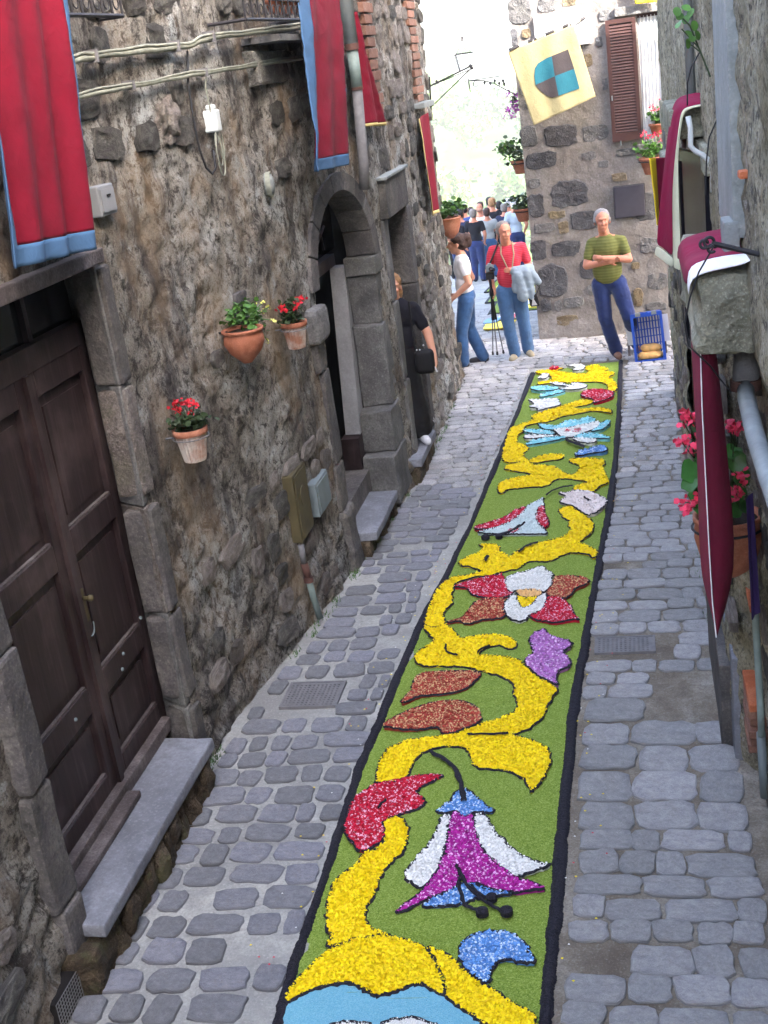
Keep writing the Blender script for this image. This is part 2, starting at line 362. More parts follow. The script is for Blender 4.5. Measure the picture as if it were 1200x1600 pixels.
# ------------------------------------------------------------------ setting: ground, far terrain
def gz(y): return np.where(y < 16.9, 0.0, -.107*(y-16.9)) - np.where(y > 36, .5*(y-36), 0)
def build_ground():
    xs = np.r_[np.linspace(-40, -4, 19), np.linspace(-3.4, 1.0, 90), np.linspace(1.4, 40, 20)]
    ys = np.r_[np.linspace(-12, 3.0, 16), np.linspace(3.2, 18, 240), np.linspace(18.3, 46, 80)]
    X, Y = np.meshgrid(xs, ys); Z = gz(Y) + (fbm(X*3, Y*3, 5)-.5)*.02 + (fbm(X*14, Y*14, 9)-.5)*.008
    Z = np.minimum(Z, gz(Y)+.008)
    V = np.stack([X, Y, Z], -1).reshape(-1, 3); n, m = X.shape
    I = np.arange(n*m).reshape(n, m); F = np.stack([I[:-1, :-1], I[:-1, 1:], I[1:, 1:], I[1:, :-1]], -1).reshape(-1, 4)
    cx = V[F].mean(1); edge = np.interp(cx[:, 1], [0, 4, 8, 10.5, 13, 16], [-1, -1.0, -1.0, -.9, -.8, -.7])
    mi = (cx[:, 0] > edge).astype(int)
    o = nmesh('street', V, F, [MT['mortar_l'], MT['mortar_r']], mi, smooth=True); tag(o, kind='structure'); return o
street = build_ground()
def build_valley():
    xs = np.linspace(-500, 500, 80); ys = np.linspace(45, 900, 90)
    X, Y = np.meshgrid(xs, ys)
    Z = np.interp(Y, [45, 60, 110, 190, 330, 600, 900], [-8.6, -18, -42, -46, -12, -20, -30]) + (fbm(X*.02, Y*.02, 3)-.5)*18*np.clip((Y-60)/80, 0, 1)
    V = np.stack([X, Y, Z], -1).reshape(-1, 3); n, m = X.shape; I = np.arange(n*m).reshape(n, m)
    F = np.stack([I[:-1, :-1], I[:-1, 1:], I[1:, 1:], I[1:, :-1]], -1).reshape(-1, 4)
    o = nmesh('hillside', V, F, simple('hillside_grass', rgb(62, 78, 40), .95, .35, .05, .3), smooth=True); tag(o, kind='structure')
    return X, Y, Z
build_valley()

# ------------------------------------------------------------------ left wall profile (bends with the lane)
LY = [-14, 5.9, 6.5, 7.8, 8.9, 10.3, 10.9, 12.6, 14.8, 15.3, 15.9, 17.5, 21]
LX = [-2.66, -2.66, -2.62, -2.42, -2.33, -2.21, -2.16, -2.13, -2.17, -2.3, -2.75, -4.4, -8.5]
def lx(y): return np.interp(y, LY, LX)
def onleft(u, v, off=0.0):
    x = -2.4
    for _ in range(40): P = onx(u, v, x); x = .5*x+.5*(float(lx(P[1]))+off)
    return P
RY = [-14, 4.6, 5.6, 6.1, 13.3]; RX = [.41, .41, .41, .40, .40]
def rx(y): return np.interp(y, RY, RX)

# ------------------------------------------------------------------ paving stones
CX0 = lambda y: np.interp(y, [3, 8, 9, 10, 12.2, 15.2], [-1.67, -1.67, -1.61, -1.5, -1.37, -1.28])   # carpet left edge
CX1 = lambda y: np.interp(y, [3, 7.5, 9, 10.8, 15.2], [-.51, -.49, -.39, -.29, -.19])             # carpet right edge
def cobble_mesh(seed, n=16):
    r = random.Random(seed); sh_ = r.uniform(-.06, .06); ex = r.uniform(7.0, 16.0); ph = r.uniform(-.08, .08)
    ring = []
    for j in range(n):
        q = 2*PI*(j+.5)/n + ph; c, s = math.cos(q), math.sin(q)
        k = (abs(c)**ex+abs(s)**ex)**(-1/ex)*r.uniform(.93, 1.02)
        ring.append((c*k*.5+r.uniform(-.02, .02), s*k*.5+r.uniform(-.03, .03)))
    vs = []
    ring = [(x*(1+sh_*y*1.6)+sh_*y*.5, y) for x, y in ring]
    for sc_, z in ((1.0, -.8), (1.0, .3), (.975, .8), (.93, .97), (.84, 1.0)):
        vs += [(x*sc_, y*sc_, z+r.uniform(-.14, .1)*(z > .5)) for x, y in ring]
    vs.append((0, 0, 1.0+r.uniform(-.1, .15)))
    fs = [(k*n+j, k*n+(j+1) % n, (k+1)*n+(j+1) % n, (k+1)*n+j) for k in range(4) for j in range(n)]
    fs += [(4*n+j, 4*n+(j+1) % n, 5*n) for j in range(n)]
    return vs, fs
def cob_data(seed, m, nm):
    vs, fs = cobble_mesh(seed); me = bpy.data.meshes.new(nm); me.from_pydata(vs, [], fs); me.materials.append(m)
    me.polygons.foreach_set('use_smooth', [True]*len(fs)); me.update(); return me
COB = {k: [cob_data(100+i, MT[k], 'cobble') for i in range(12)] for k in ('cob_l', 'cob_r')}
far_cobs = []
def lay(side):
    """rows of setts across the lane; each row drifts and each stone differs"""
    out = []; y = 3.2; r = random.Random(21 if side == 'l' else 34)
    while y < 21.5:
        big = side == 'r' and (5.05 < y < 6.3)
        h = r.uniform(.155, .205) if side == 'l' else r.uniform(.145, .2)
        if big and r.random() < .8: h = r.uniform(.24, .29)
        if y > 8.5: h *= .82
        yc = y+h/2
        if side == 'l': x0, x1 = float(lx(yc))+.03, (float(CX0(yc))-.02 if yc < 14.9 else -.9)
        else: x0, x1 = (float(CX1(yc))+.03 if yc < 14.9 else -.9), (float(rx(yc)) if yc < 13.2 else 1.0)
        if yc > 15.4: x0 = min(x0, -2.1-(yc-15.4)*.9)
        if yc > 16.3 and side == 'r': x1 = -1.4; x0 = -1.8
        gap = .029 if (side == 'l' and yc < 9.5) else .010
        if side == 'r' and yc > 10: gap = .016
        x = x0+r.uniform(0, .05)
        while x < x1-.06:
            wd = r.choice((r.uniform(.12, .2), r.uniform(.18, .3))) if side == 'l' else r.choice((r.uniform(.13, .2), r.uniform(.19, .32)))
            if h > .23: wd = r.uniform(.25, .38)
            if x+wd > x1: wd = x1-x
            if wd > .07:
                skip = False; xc = x+wd/2
                if 6.45 < yc < 6.95 and -2.42 < xc < -1.92: skip = True            # drain covers
                if 7.02 < yc < 7.45 and -.42 < xc < .04: skip = True
                if side == 'r' and 6.2 < yc < 6.85 and xc > -.02: skip = True       # patched with mortar
                if side == 'l' and yc < 9.5 and r.random() < .05: skip = True
                if side == 'r' and r.random() < .012: skip = True
                if not skip:
                    out.append((xc+r.uniform(-.008, .008), yc+r.uniform(-.014, .014)+(.05*(xc+1.2) if side == 'l' else -.03*(xc)),
                                wd-gap*r.uniform(.6, 1.5), h-gap*r.uniform(.6, 1.5), r.uniform(-.07, .07), side))
            x += wd
        y += h
    return out
stones = lay('l')+lay('r'); stones.sort(key=lambda s: s[1])
near, far = stones[:300], stones[300:]
for i, (x, y, sx, sy, a, side) in enumerate(near):
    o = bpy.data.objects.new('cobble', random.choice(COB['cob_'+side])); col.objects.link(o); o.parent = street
    o.location = (x, y, float(gz(y))+.004); o.rotation_euler = (random.uniform(-.025, .025), random.uniform(-.025, .025), a+random.choice((0, PI)))
    o.scale = (sx*1.04, sy*1.04, random.uniform(.009, .016))
far_mb = MB()
for (x, y, sx, sy, a, side) in far:
    vs, fs = cobble_mesh(random.randrange(40), 10); M = Matrix.Translation((x, y, float(gz(y))+.004)) @ Matrix.Rotation(a, 4, 'Z') @ Matrix.Diagonal((sx*1.04, sy*1.04, .015, 1))
    far_mb.add([M @ Vector(p) for p in vs], fs)
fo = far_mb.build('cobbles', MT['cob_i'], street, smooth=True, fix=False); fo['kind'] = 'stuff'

# cast iron covers let into the paving
def cover(name, c, sx, sy, rot, label):
    t = thing(name, (c[0], c[1], .0), label, 'drain cover', 'small iron covers let into the paving')
    m = MB(); m.box((c[0]-sx/2, c[1]-sy/2, -.01), (c[0]+sx/2, c[1]+sy/2, .016)); m.build('plate', MT['castiron'], t)
    m = MB(); e = .014
    for a, b in (((-sx/2-e, -sy/2-e), (sx/2+e, -sy/2)), ((-sx/2-e, sy/2), (sx/2+e, sy/2+e)), ((-sx/2-e, -sy/2), (-sx/2, sy/2)), ((sx/2, -sy/2), (sx/2+e, sy/2))):
        m.box((c[0]+a[0], c[1]+a[1], -.01), (c[0]+b[0], c[1]+b[1], .02))
    m.build('rim', MT['castiron'], t); m = MB()
    nx, ny = int(sx/.028), int(sy/.028)
    for i in range(nx):
        for j in range(ny):
            px, py = c[0]-sx/2+.016+i*.028, c[1]-sy/2+.016+j*.028; m.box((px-.007, py-.007, .015), (px+.007, py+.007, .0205))
    k = m.build('studs', MT['castiron'], t, fix=False); k['kind'] = 'stuff'
    t.rotation_euler.z = rot
cover('drain_cover', (-2.17, 6.7), .35, .3, .0, 'rusty square drain cover in the paving left of the flower carpet')
cover('drain_cover', (-.19, 7.24), .36, .2, .0, 'small grey drain cover in the paving right of the flower carpet')

# ------------------------------------------------------------------ flower carpet
CA = lambda p: (800+p[0]/6, 540+p[1]/6)
CB = lambda p: (680+p[0]/4, 700+p[1]/4)
CC = lambda p: (560+p[0]/3.158, 960+p[1]/3.158)
CD = lambda p: (420+p[0]/2.5, 1200+p[1]/2.5)
CP = lambda p: p
def gpts(f, pts): return np.array([onz(*f(p), .02)[:2] for p in pts])
def smooth_poly(P, it=1, closed=True):
    for _ in range(it):
        Q = np.roll(P, -1, 0) if closed else P[1:]
        A = P if closed else P[:-1]
        R = np.empty((len(A)*2, 2)); R[0::2] = A*.78+Q*.22; R[1::2] = A*.22+Q*.78
        P = R if closed else np.vstack([P[:1], R, P[-1:]])
    return P
def rough_line(P, closed, step=.03, amp=.0035, seed=0):
    L = np.vstack([P, P[:1]]) if closed else P
    out = []
    for a, b in zip(L[:-1], L[1:]):
        n = max(1, int(np.hypot(*(b-a))/step)); out += [a+(b-a)*k/n for k in range(n)]
    if not closed: out.append(L[-1])
    r = np.random.default_rng(seed+len(out)); return np.array(out)+r.normal(0, amp, (len(out), 2))
def inside(P, X, Y):
    c = np.zeros(X.shape, bool); n = len(P); j = n-1
    for i in range(n):
        xi, yi, xj, yj = *P[i], *P[j]
        k = ((yi > Y) != (yj > Y)) & (X < (xj-xi)*(Y-yi)/(yj-yi+1e-12)+xi); c ^= k; j = i
    return c
carpet = thing('flower_carpet', (-1.1, 9.5, 0), 'long carpet of flower petals laid down the lane, green with a black border', 'flower carpet')
def fleck(name, a, b, c, scale=160, thr=.55, bump=.6):
    """coloured granules: two or three tones mixed grain by grain"""
    m = N(name); v = m.n('ShaderNodeTexVoronoi'); v.inputs['Scale'].default_value = scale; m.l(m.co.outputs['Object'], v.inputs['Vector'])
    s = m.n('ShaderNodeSeparateColor'); m.l(v.outputs['Color'], s.inputs[0])
    o = m.ramp(s.outputs[0], [(0, a), (thr, b), (1, c)]); m.out(o, .85, m.bump(v.outputs['Distance'], bump, .006)); return m.m
def petalmat(name, a, b, var=.5):
    m = N(name); g = m.n('ShaderNodeNewGeometry'); o = m.ramp(g.outputs['Random Per Island'], [(0, a), (.5, b), (1, a)])
    m.out(o, .6); m.b.inputs['Specular IOR Level'].default_value = .25; return m.m
MT['green_dust'] = fleck('green_dyed_sawdust', rgb(98, 122, 40), rgb(126, 148, 60), rgb(156, 174, 92), 210)
MT['green_dust'].node_tree.nodes['Principled BSDF'].inputs['Specular IOR Level'].default_value = .1
MT['black_dust'] = fleck('black_coffee_grounds', rgb(20, 18, 26), rgb(32, 30, 40), rgb(52, 50, 60), 240)
MT['sky_dust'] = fleck('light_blue_dust', rgb(104, 168, 192), rgb(116, 178, 200), rgb(136, 190, 208), 240)
FL = {
 'yellow': ('yellow_petals', rgb(238, 200, 2), rgb(255, 230, 10), None, 0),
 'red': ('red_petals', rgb(188, 6, 44), rgb(214, 24, 64), rgb(240, 180, 200), .2),
 'brown': ('russet_petals', rgb(150, 66, 44), rgb(186, 60, 56), rgb(214, 168, 122), .34),
 'white': ('white_petals', rgb(232, 232, 228), rgb(246, 244, 240), None, 0),
 'pale': ('pale_pink_petals', rgb(232, 218, 214), rgb(240, 228, 224), None, 0),
 'cyan': ('cyan_petals', rgb(132, 214, 226), rgb(160, 226, 236), rgb(220, 240, 244), .15),
 'ice': ('ice_blue_petals', rgb(206, 222, 222), rgb(222, 232, 232), None, 0),
 'blue': ('blue_petals', rgb(78, 134, 204), rgb(112, 164, 224), rgb(196, 218, 240), .28),
 'magenta': ('magenta_petals', rgb(166, 14, 138), rgb(190, 40, 160), rgb(240, 180, 232), .2),
 'mauve': ('mauve_petals', rgb(178, 108, 184), rgb(196, 132, 200), rgb(226, 190, 228), .2),
 'orange': ('pale_orange_petals', rgb(236, 188, 120), rgb(240, 198, 140), None, 0)}
PM = {}
for k, (nm, a, b, c, fr) in FL.items():
    base = tuple((x+y)*.42 for x, y in zip(a[:3], b[:3]))+(1,)
    PM[k] = [simple(nm+'_bed', base, .85, .15, 40, .6), petalmat(nm, a, b), petalmat(nm+'_fleck', c, c) if c else None]
def petals(P, kind, z, dens, size, seed):
    """loose petals strewn inside polygon P"""
    r = np.random.default_rng(seed); lo, hi = P.min(0), P.max(0); A = np.prod(hi-lo); n = int(A*dens)
    X, Y = r.uniform(lo[0], hi[0], n), r.uniform(lo[1], hi[1], n); k = inside(P, X, Y)
    near_ = np.clip((14.5-Y)/8, .35, 1); k &= r.random(n) < near_
    X, Y = X[k], Y[k]; n = len(X)
    a = r.uniform(0, 2*PI, n); s = size*r.uniform(.6, 1.25, n)/np.sqrt(near_[k]); t = r.normal(0, .45, n); u = r.normal(0, .3, n)
    ca, sa = np.cos(a), np.sin(a); V = np.empty((n, 4, 3)); zz = z+r.uniform(.001, .008, n)
    for j, (px, py, lift) in enumerate(((-1, -.1, 0), (0, -.62, 1), (1, .1, 0), (0, .62, -1))):
        lx_, ly_ = px*s*.56, py*s*.82
        V[:, j, 0] = X+lx_*ca-ly_*sa; V[:, j, 1] = Y+lx_*sa+ly_*ca; V[:, j, 2] = zz+lx_*np.sin(t)+ly_*np.sin(u)+abs(lift)*.0015
    V[:, :, 2] = np.maximum(V[:, :, 2], z-.001)
    return V.reshape(-1, 3), np.arange(n*4).reshape(n, 4)
_lay = [0]
def ribbon(pts, w_, z, closed=True, seed=0):
    L = rough_line(pts, closed, .025, .0028, seed); n = len(L)
    nx = np.roll(L, -1, 0)-np.roll(L, 1, 0)
    if not closed: nx[0] = L[1]-L[0]; nx[-1] = L[-1]-L[-2]
    nn = np.stack([-nx[:, 1], nx[:, 0]], 1); nn /= np.hypot(*nn.T)[:, None]+1e-9
    ww = w_*np.random.default_rng(seed+3).uniform(.7, 1.3, n)[:, None]/2
    a, b = L+nn*ww, L-nn*ww
    V = np.vstack([np.c_[a, np.full(n, z-.006)], np.c_[a*.7+b*.3, np.full(n, z+.003)], np.c_[a*.3+b*.7, np.full(n, z+.003)], np.c_[b, np.full(n, z-.006)]])
    m = n if closed else n-1; i = np.arange(m); j = (i+1) % n
    F = np.vstack([np.c_[i+k*n, j+k*n, j+(k+1)*n, i+(k+1)*n] for k in range(3)])
    return V, F
def motif(f, pts, kind, name, outline=True, sm=2, size=.0125, dens=22000, ow=.017):
    _lay[0] += 1; k = _lay[0]; P = smooth_poly(gpts(f, pts), sm); z = .021+.0004*k
    P = rough_line(P, True, .02, .0022, k)
    tri = tessellate_polygon([[Vector((x, y, 0)) for x, y in P]])
    V = [(x, y, z) for x, y in P]; mats = [PM[kind][0]]; nb = len(V)
    m = MB(); m.add(V, [tuple(t) for t in tri], 0)
    n = len(P); m.add([(x, y, z) for x, y in P]+[(x, y, .008) for x, y in P], [(i, (i+1) % n, n+(i+1) % n, n+i) for i in range(n)], 0)
    bed = m.build(name, PM[kind][0], carpet, fix=False)
    pv, pf = petals(P, kind, z, dens, size, k)
    if len(pf):
        mats = [PM[kind][1]]; mi = None
        if PM[kind][2] is not None: mats.append(PM[kind][2]); mi = (np.random.default_rng(k).random(len(pf)) < FL[kind][4]).astype(int)
        po = nmesh('petals', pv, pf, mats, mi, bed); po['kind'] = 'stuff'
    if outline:
        V2, F2 = ribbon(P, ow, z+.003, True, k); nmesh('outline', V2, F2, MT['black_dust'], None, bed)
def stroke(f, pts, w_=.022, ball=0, sm=2):
    _lay[0] += 1; P = smooth_poly(gpts(f, pts), sm, False); V, F = ribbon(P, w_, .034+.0004*_lay[0], False, _lay[0])
    o = nmesh('drawn_line', V, F, MT['black_dust'], None, carpet)
    if ball:
        m = MB(); x, y = P[-1]; m.lathe([(ball, .02), (ball, .045), (ball*.7, .052), (.001, .054)], (x, y, .008), 14); m.build('stamen_tip', MT['black_dust'], o)
# ground of the carpet between its borders
LO = [(409, 1640), (425, 1590), (450, 1500), (488, 1400), (552, 1200), (581, 1134), (618, 1045), (656, 960), (681, 917), (729, 825), (780, 700), (797, 663), (828, 582)]
LI = [(428, 1640), (442, 1590), (468, 1500), (503, 1400), (567, 1200), (596, 1134), (632, 1045), (669, 960), (692, 917), (736, 825), (790, 700), (803, 663), (837, 582)]
RI = [(838, 1640), (840, 1590), (850, 1480), (858, 1400), (869, 1277), (886, 1118), (899, 1040), (915, 960), (921, 925), (945, 800), (954, 740), (962, 657), (966, 563)]
RO = [(862, 1640), (864, 1590), (872, 1480), (882, 1400), (889, 1277), (903, 1118), (915, 1040), (929, 960), (934, 925), (957, 800), (964, 740), (971, 657), (973, 562)]
gl, gi, ri, ro = [gpts(CP, q) for q in (LO, LI, RI, RO)]
def strip(name, A, B, z, mat, seed, n=1100, amp=.006):
    ya, yb = max(A[0][1], 3.0), A[-1][1]; t = np.linspace(0, 1, n)
    a = np.stack([np.interp(t, np.linspace(0, 1, len(A)), A[:, k]) for k in (0, 1)], 1); b = np.stack([np.interp(t, np.linspace(0, 1, len(B)), B[:, k]) for k in (0, 1)], 1)
    r = np.random.default_rng(seed); q_ = np.arange(n)*1.0; a[:, 0] += amp*((fbm(q_*.07, q_*0+seed, seed)-.5)*3+r.normal(0, .28, n)); b[:, 0] += amp*((fbm(q_*.07, q_*0+seed+9, seed)-.5)*3+r.normal(0, .28, n)); U = np.linspace(0, 1, 5)
    V = []
    for i, u in enumerate(U):
        q = a*(1-u)+b*u; zz = np.full(n, z)+r.normal(0, .0012, n)
        if i in (0, 4): zz[:] = .004
        V.append(np.c_[q, zz])
    V = np.vstack(V); i = np.arange(n-1); F = np.vstack([np.c_[i+k*n, i+1+k*n, i+1+(k+1)*n, i+(k+1)*n] for k in range(4)])
    return nmesh(name, V, F, mat, None, carpet, True)
strip('green_ground', gi-[.02, 0], ri+[.02, 0], .019, MT['green_dust'], 1, amp=.002)
strip('border', gl, gi, .026, MT['black_dust'], 2); strip('border', ri, ro, .026, MT['black_dust'], 3)
# --- motifs, nearest first
motif(CD, [(45,1010),(60,925),(110,897),(160,872),(230,852),(290,842),(340,847),(370,867),(410,892),(460,887),(510,872),(560,852),(600,847),(640,872),(688,893),(760,950),(820,985),(880,1020),(880,1090),(30,1090)], 'ice', 'blue_ground', dens=0)
bpy.data.objects['blue_ground'].data.materials[0] = MT['sky_dust']
motif(CD, [(430,1010),(470,985),(540,973),(600,978),(665,1010),(640,1040),(400,1040)], 'white', 'white_scroll', size=.006, dens=20000)
motif(CD, [(235,1008),(300,990),(350,993),(410,1003),(390,1040),(240,1040)], 'white', 'white_scroll', size=.006, dens=20000)
motif(CD, [(65,920),(70,880),(120,820),(180,760),(240,710),(320,670),(430,655),(500,665),(560,680),(600,700),(630,730),(660,780),(685,830),(685,890),(640,870),(600,845),(560,850),(510,870),(460,885),(410,890),(370,865),(340,845),(290,840),(230,850),(160,870),(110,895)], 'yellow', 'yellow_cup', size=.0135, dens=24000)
motif(CD, [(610,700),(680,720),(720,755),(760,800),(830,840),(880,870),(950,920),(1000,945),(1045,975),(1045,1020),(1000,1040),(870,1020),(820,985),(760,950),(690,895),(692,840),(670,790),(640,735)], 'yellow', 'yellow_leaf', size=.0135, dens=24000)
motif(CD, [(225,690),(245,665),(235,640),(225,590),(230,530),(245,470),(270,430),(320,400),(345,370),(370,335),(420,320),(455,285),(450,240),(440,220),(470,200),(495,190),(530,205),(545,240),(545,290),(520,335),(480,370),(450,400),(430,440),(415,490),(385,540),(375,590),(390,620),(430,640),(480,662),(430,655),(320,670),(240,705)], 'yellow', 'yellow_stem', size=.0135, dens=24000)
motif(CC, [(345,0),(320,60),(335,90),(375,125),(360,150),(300,180),(275,215),(290,245),(340,262),(420,262),(520,260),(600,285),(700,305),(760,340),(775,370),(765,400),(790,440),(785,475),(740,500),(660,530),(560,560),(480,590),(400,605),(320,615),(240,625),(180,650),(120,690),(100,740),(90,790),(85,835),(160,835),(240,815),(260,750),(310,690),(380,660),(470,655),(530,665),(555,700),(560,745),(600,765),(680,770),(750,780),(810,810),(840,850),(850,885),(890,840),(930,790),(950,730),(945,680),(900,640),(830,615),(740,600),(790,590),(870,550),(920,500),(935,440),(985,375),(950,345),(880,310),(820,250),(790,225),(720,210),(590,205),(600,185),(640,165),(700,155),(745,180),(785,160),(765,120),(700,100),(620,105),(540,115),(500,125),(480,90),(430,50),(410,0)], 'yellow', 'yellow_scroll', size=.0135, dens=22000)
motif(CB, [(-60,1080),(-40,1000),(0,900),(25,880),(60,840),(110,810),(200,800),(300,775),(290,770),(220,745),(160,740),(150,710),(200,685),(260,665),(295,640),(300,620),(270,605),(370,600),(405,620),(400,650),(440,670),(470,690),(500,650),(570,620),(650,595),(740,575),(800,560),(840,530),(850,510),(830,485),(840,460),(790,430),(770,400),(780,380),(850,365),(880,390),(910,410),(950,435),(980,460),(990,490),(975,540),(930,570),(890,600),(940,605),(1000,640),(1020,665),(990,695),(960,665),(900,660),(840,660),(780,680),(750,705),(700,715),(600,710),(550,730),(530,760),(440,775),(340,800),(220,815),(120,850),(115,880),(100,930),(115,960),(80,1000),(45,1050),(60,1085),(60,1110),(-20,1125),(-60,1110)], 'yellow', 'yellow_scroll', size=.0135, dens=22000)
motif(CA, [(0,770),(60,750),(120,730),(200,705),(190,680),(190,655),(250,640),(330,610),(400,595),(470,570),(560,540),(640,515),(720,510),(775,530),(720,560),(640,575),(560,590),(640,600),(740,590),(850,585),(940,610),(940,640),(870,630),(790,620),(720,625),(640,640),(540,660),(470,670),(400,700),(330,725),(220,735),(120,760),(120,800),(50,850),(40,890),(60,920),(150,950),(150,985),(100,1020),(95,1060),(150,1090),(-40,1110),(-100,1060),(-60,900),(-30,810)], 'yellow', 'yellow_scroll', size=.0135, dens=22000)
motif(CB, [(400,290),(390,240),(410,215),(480,195),(560,180),(620,170),(540,155),(460,145),(425,130),(480,105),(540,95),(500,80),(420,75),(430,50),(460,35),(470,-20),(560,-20),(560,10),(545,40),(560,60),(590,85),(580,100),(640,110),(740,115),(790,150),(850,175),(880,160),(905,130),(900,110),(840,95),(840,70),(900,65),(1060,75),(1065,100),(1045,130),(1065,160),(1080,205),(1085,220),(1020,245),(990,280),(960,275),(870,272),(860,255),(900,230),(970,215),(880,205),(820,195),(760,200),(740,210),(700,245),(600,250),(500,260),(440,265),(430,285)], 'yellow', 'yellow_scroll', size=.0135, dens=22000)
motif(CB, [(575,90),(640,55),(720,40),(800,45),(805,65),(770,80),(700,85),(620,100)], 'yellow', 'yellow_tongue', size=.0135, dens=22000)
motif(CA, [(240,375),(250,345),(340,340),(380,320),(370,300),(360,290),(300,280),(220,260),(230,240),(340,235),(480,210),(480,225),(420,235),(440,250),(560,265),(690,275),(720,250),(690,230),(700,200),(760,190),(820,185),(820,205),(890,210),(900,230),(870,245),(960,260),(960,275),(900,300),(960,340),(985,380),(980,420),(940,440),(890,425),(905,380),(860,355),(780,345),(640,350),(480,355),(340,360)], 'yellow', 'yellow_crest', size=.0135, dens=22000)
motif(CD, [(420,65),(470,55),(560,38),(640,28),(690,35),(640,55),(600,75),(570,100),(600,120),(610,140),(590,160),(540,180),(500,190),(470,200),(440,220),(455,250),(445,290),(410,310),(365,335),(330,300),(295,250),(305,200),(320,150),(350,110),(385,85)], 'red', 'red_leaf')
motif(CD, [(585,545),(640,515),(700,490),(745,460),(770,455),(800,460),(850,478),(920,487),(955,495),(900,505),(840,510),(800,515),(760,540),(700,545),(640,550)], 'blue', 'bell_lining', size=.011, dens=20000)
motif(CD, [(705,185),(680,190),(665,230),(650,270),(620,310),(580,350),(545,395),(530,430),(545,450),(600,480),(640,430),(670,380),(690,320),(700,260),(712,200)], 'white', 'white_bell_petal', size=.011, dens=20000)
motif(CD, [(805,180),(850,190),(870,230),(900,270),(940,310),(990,350),(1040,370),(1105,385),(1050,400),(1000,420),(970,435),(930,410),(880,370),(840,330),(815,280),(803,230)], 'white', 'white_bell_petal', size=.011, dens=20000)
motif(CD, [(712,185),(740,175),(765,200),(795,178),(803,230),(815,280),(840,330),(880,370),(930,410),(975,440),(1020,450),(1090,475),(1030,480),(980,495),(920,485),(860,475),(800,455),(770,460),(735,380),(745,455),(700,490),(640,510),(580,540),(530,560),(490,572),(520,545),(560,520),(600,490),(640,440),(675,380),(695,320),(705,250)], 'magenta', 'magenta_bell', sm=1)
motif(CD, [(650,180),(690,150),(730,105),(760,80),(800,110),(840,140),(885,178),(830,180),(800,175),(765,200),(740,175),(700,180)], 'blue', 'blue_cap', sm=1, size=.011, dens=20000)
motif(CD, [(750,770),(745,720),(765,670),(820,650),(900,640),(960,655),(1000,690),(1030,740),(1040,765),(990,765),(930,750),(885,765),(865,800),(860,850),(830,840),(790,810)], 'blue', 'blue_crescent', size=.012, dens=20000)
stroke(CD, [(735,390), (760,440), (800,500), (880,555), (930,575)], .02, .03); stroke(CD, [(740,450), (760,540), (800,560), (835,578)], .018, .03); stroke(CD, [(790,470), (830,510), (872,522)], .018, .026)
stroke(CP, [(672, 1178), (693, 1188), (712, 1204), (720, 1223), (725, 1256)], .03); stroke(CC, [(435,160), (430,185), (450,205), (490,212)], .015)
stroke(CC, [(540,605), (640,606), (740,600)], .014); stroke(CC, [(590,205), (600,185), (650,165)], .014); stroke(CD, [(430,170), (440,150), (460,135)], .014)
motif(CC, [(205,450),(230,410),(270,380),(275,330),(300,300),(400,290),(500,285),(620,295),(570,340),(540,375),(470,395),(380,405),(300,410),(250,435)], 'brown', 'russet_leaf')
motif(CC, [(110,560),(160,530),(230,490),(320,455),(420,435),(510,437),(580,460),(610,500),(600,540),(560,560),(480,590),(410,600),(410,575),(370,562),(310,575),(250,580),(190,570)], 'brown', 'russet_leaf')
motif(CC, [(845,135),(860,105),(905,85),(930,80),(935,110),(980,125),(1050,140),(1050,165),(1010,190),(1030,215),(1055,240),(1040,265),(990,285),(970,320),(990,355),(960,350),(920,330),(860,290),(820,250),(830,225),(870,190),(850,165)], 'mauve', 'mauve_leaf', size=.013, dens=17000)
motif(CB, [(115,875),(200,845),(300,820),(380,803),(430,805),(440,860),(470,910),(490,925),(430,945),(350,950),(270,940),(220,920),(205,885),(150,878)], 'red', 'red_petal')
motif(CB, [(70,1100),(150,1080),(200,1040),(240,980),(300,955),(380,950),(440,945),(430,990),(425,1030),(440,1070),(350,1080),(280,1085),(230,1110),(190,1110),(150,1090),(90,1100)], 'brown', 'russet_petal')
motif(CB, [(740,815),(830,808),(920,815),(970,835),(950,860),(880,885),(850,930),(800,955),(760,945),(710,940),(690,915),(730,880)], 'brown', 'russet_petal')
motif(CB, [(700,945),(760,945),(810,965),(850,1000),(870,1040),(880,1070),(910,1085),(860,1080),(800,1095),(740,1105),(680,1095),(620,1085),(580,1060),(650,1040),(690,1000)], 'red', 'red_petal')
motif(CB, [(435,850),(450,820),(490,800),(560,785),(620,765),(675,745),(695,775),(745,800),(725,830),(735,860),(700,900),(680,915),(620,900),(560,900),(500,905),(480,920),(445,890)], 'white', 'white_petal', sm=1, size=.01, dens=22000)
motif(CB, [(485,925),(510,935),(525,990),(555,1020),(610,990),(650,935),(680,920),(700,945),(690,1000),(650,1040),(600,1050),(560,1090),(520,1100),(470,1080),(425,1030),(435,980)], 'white', 'white_petal', size=.01, dens=22000)
motif(CB, [(500,905),(560,898),(620,898),(675,905),(655,940),(600,950),(530,942)], 'orange', 'flower_heart', size=.012)
motif(CB, [(510,935),(530,945),(600,952),(650,935),(610,990),(555,1020),(525,990)], 'yellow', 'flower_heart')
motif(CB, [(760,290),(830,290),(870,275),(960,280),(1030,310),(1080,335),(1055,380),(1010,415),(950,435),(900,400),(880,380),(790,355),(775,340),(820,320),(800,300)], 'pale', 'pale_blossom', sm=1, size=.012, dens=20000)
motif(CB, [(250,540),(330,525),(440,490),(520,440),(560,390),(580,370),(640,345),(680,315),(670,345),(690,370),(650,380),(635,420),(640,470),(680,520),(710,550),(620,550),(500,550),(400,550)], 'ice', 'pale_bell', sm=1, size=.01, dens=22000)
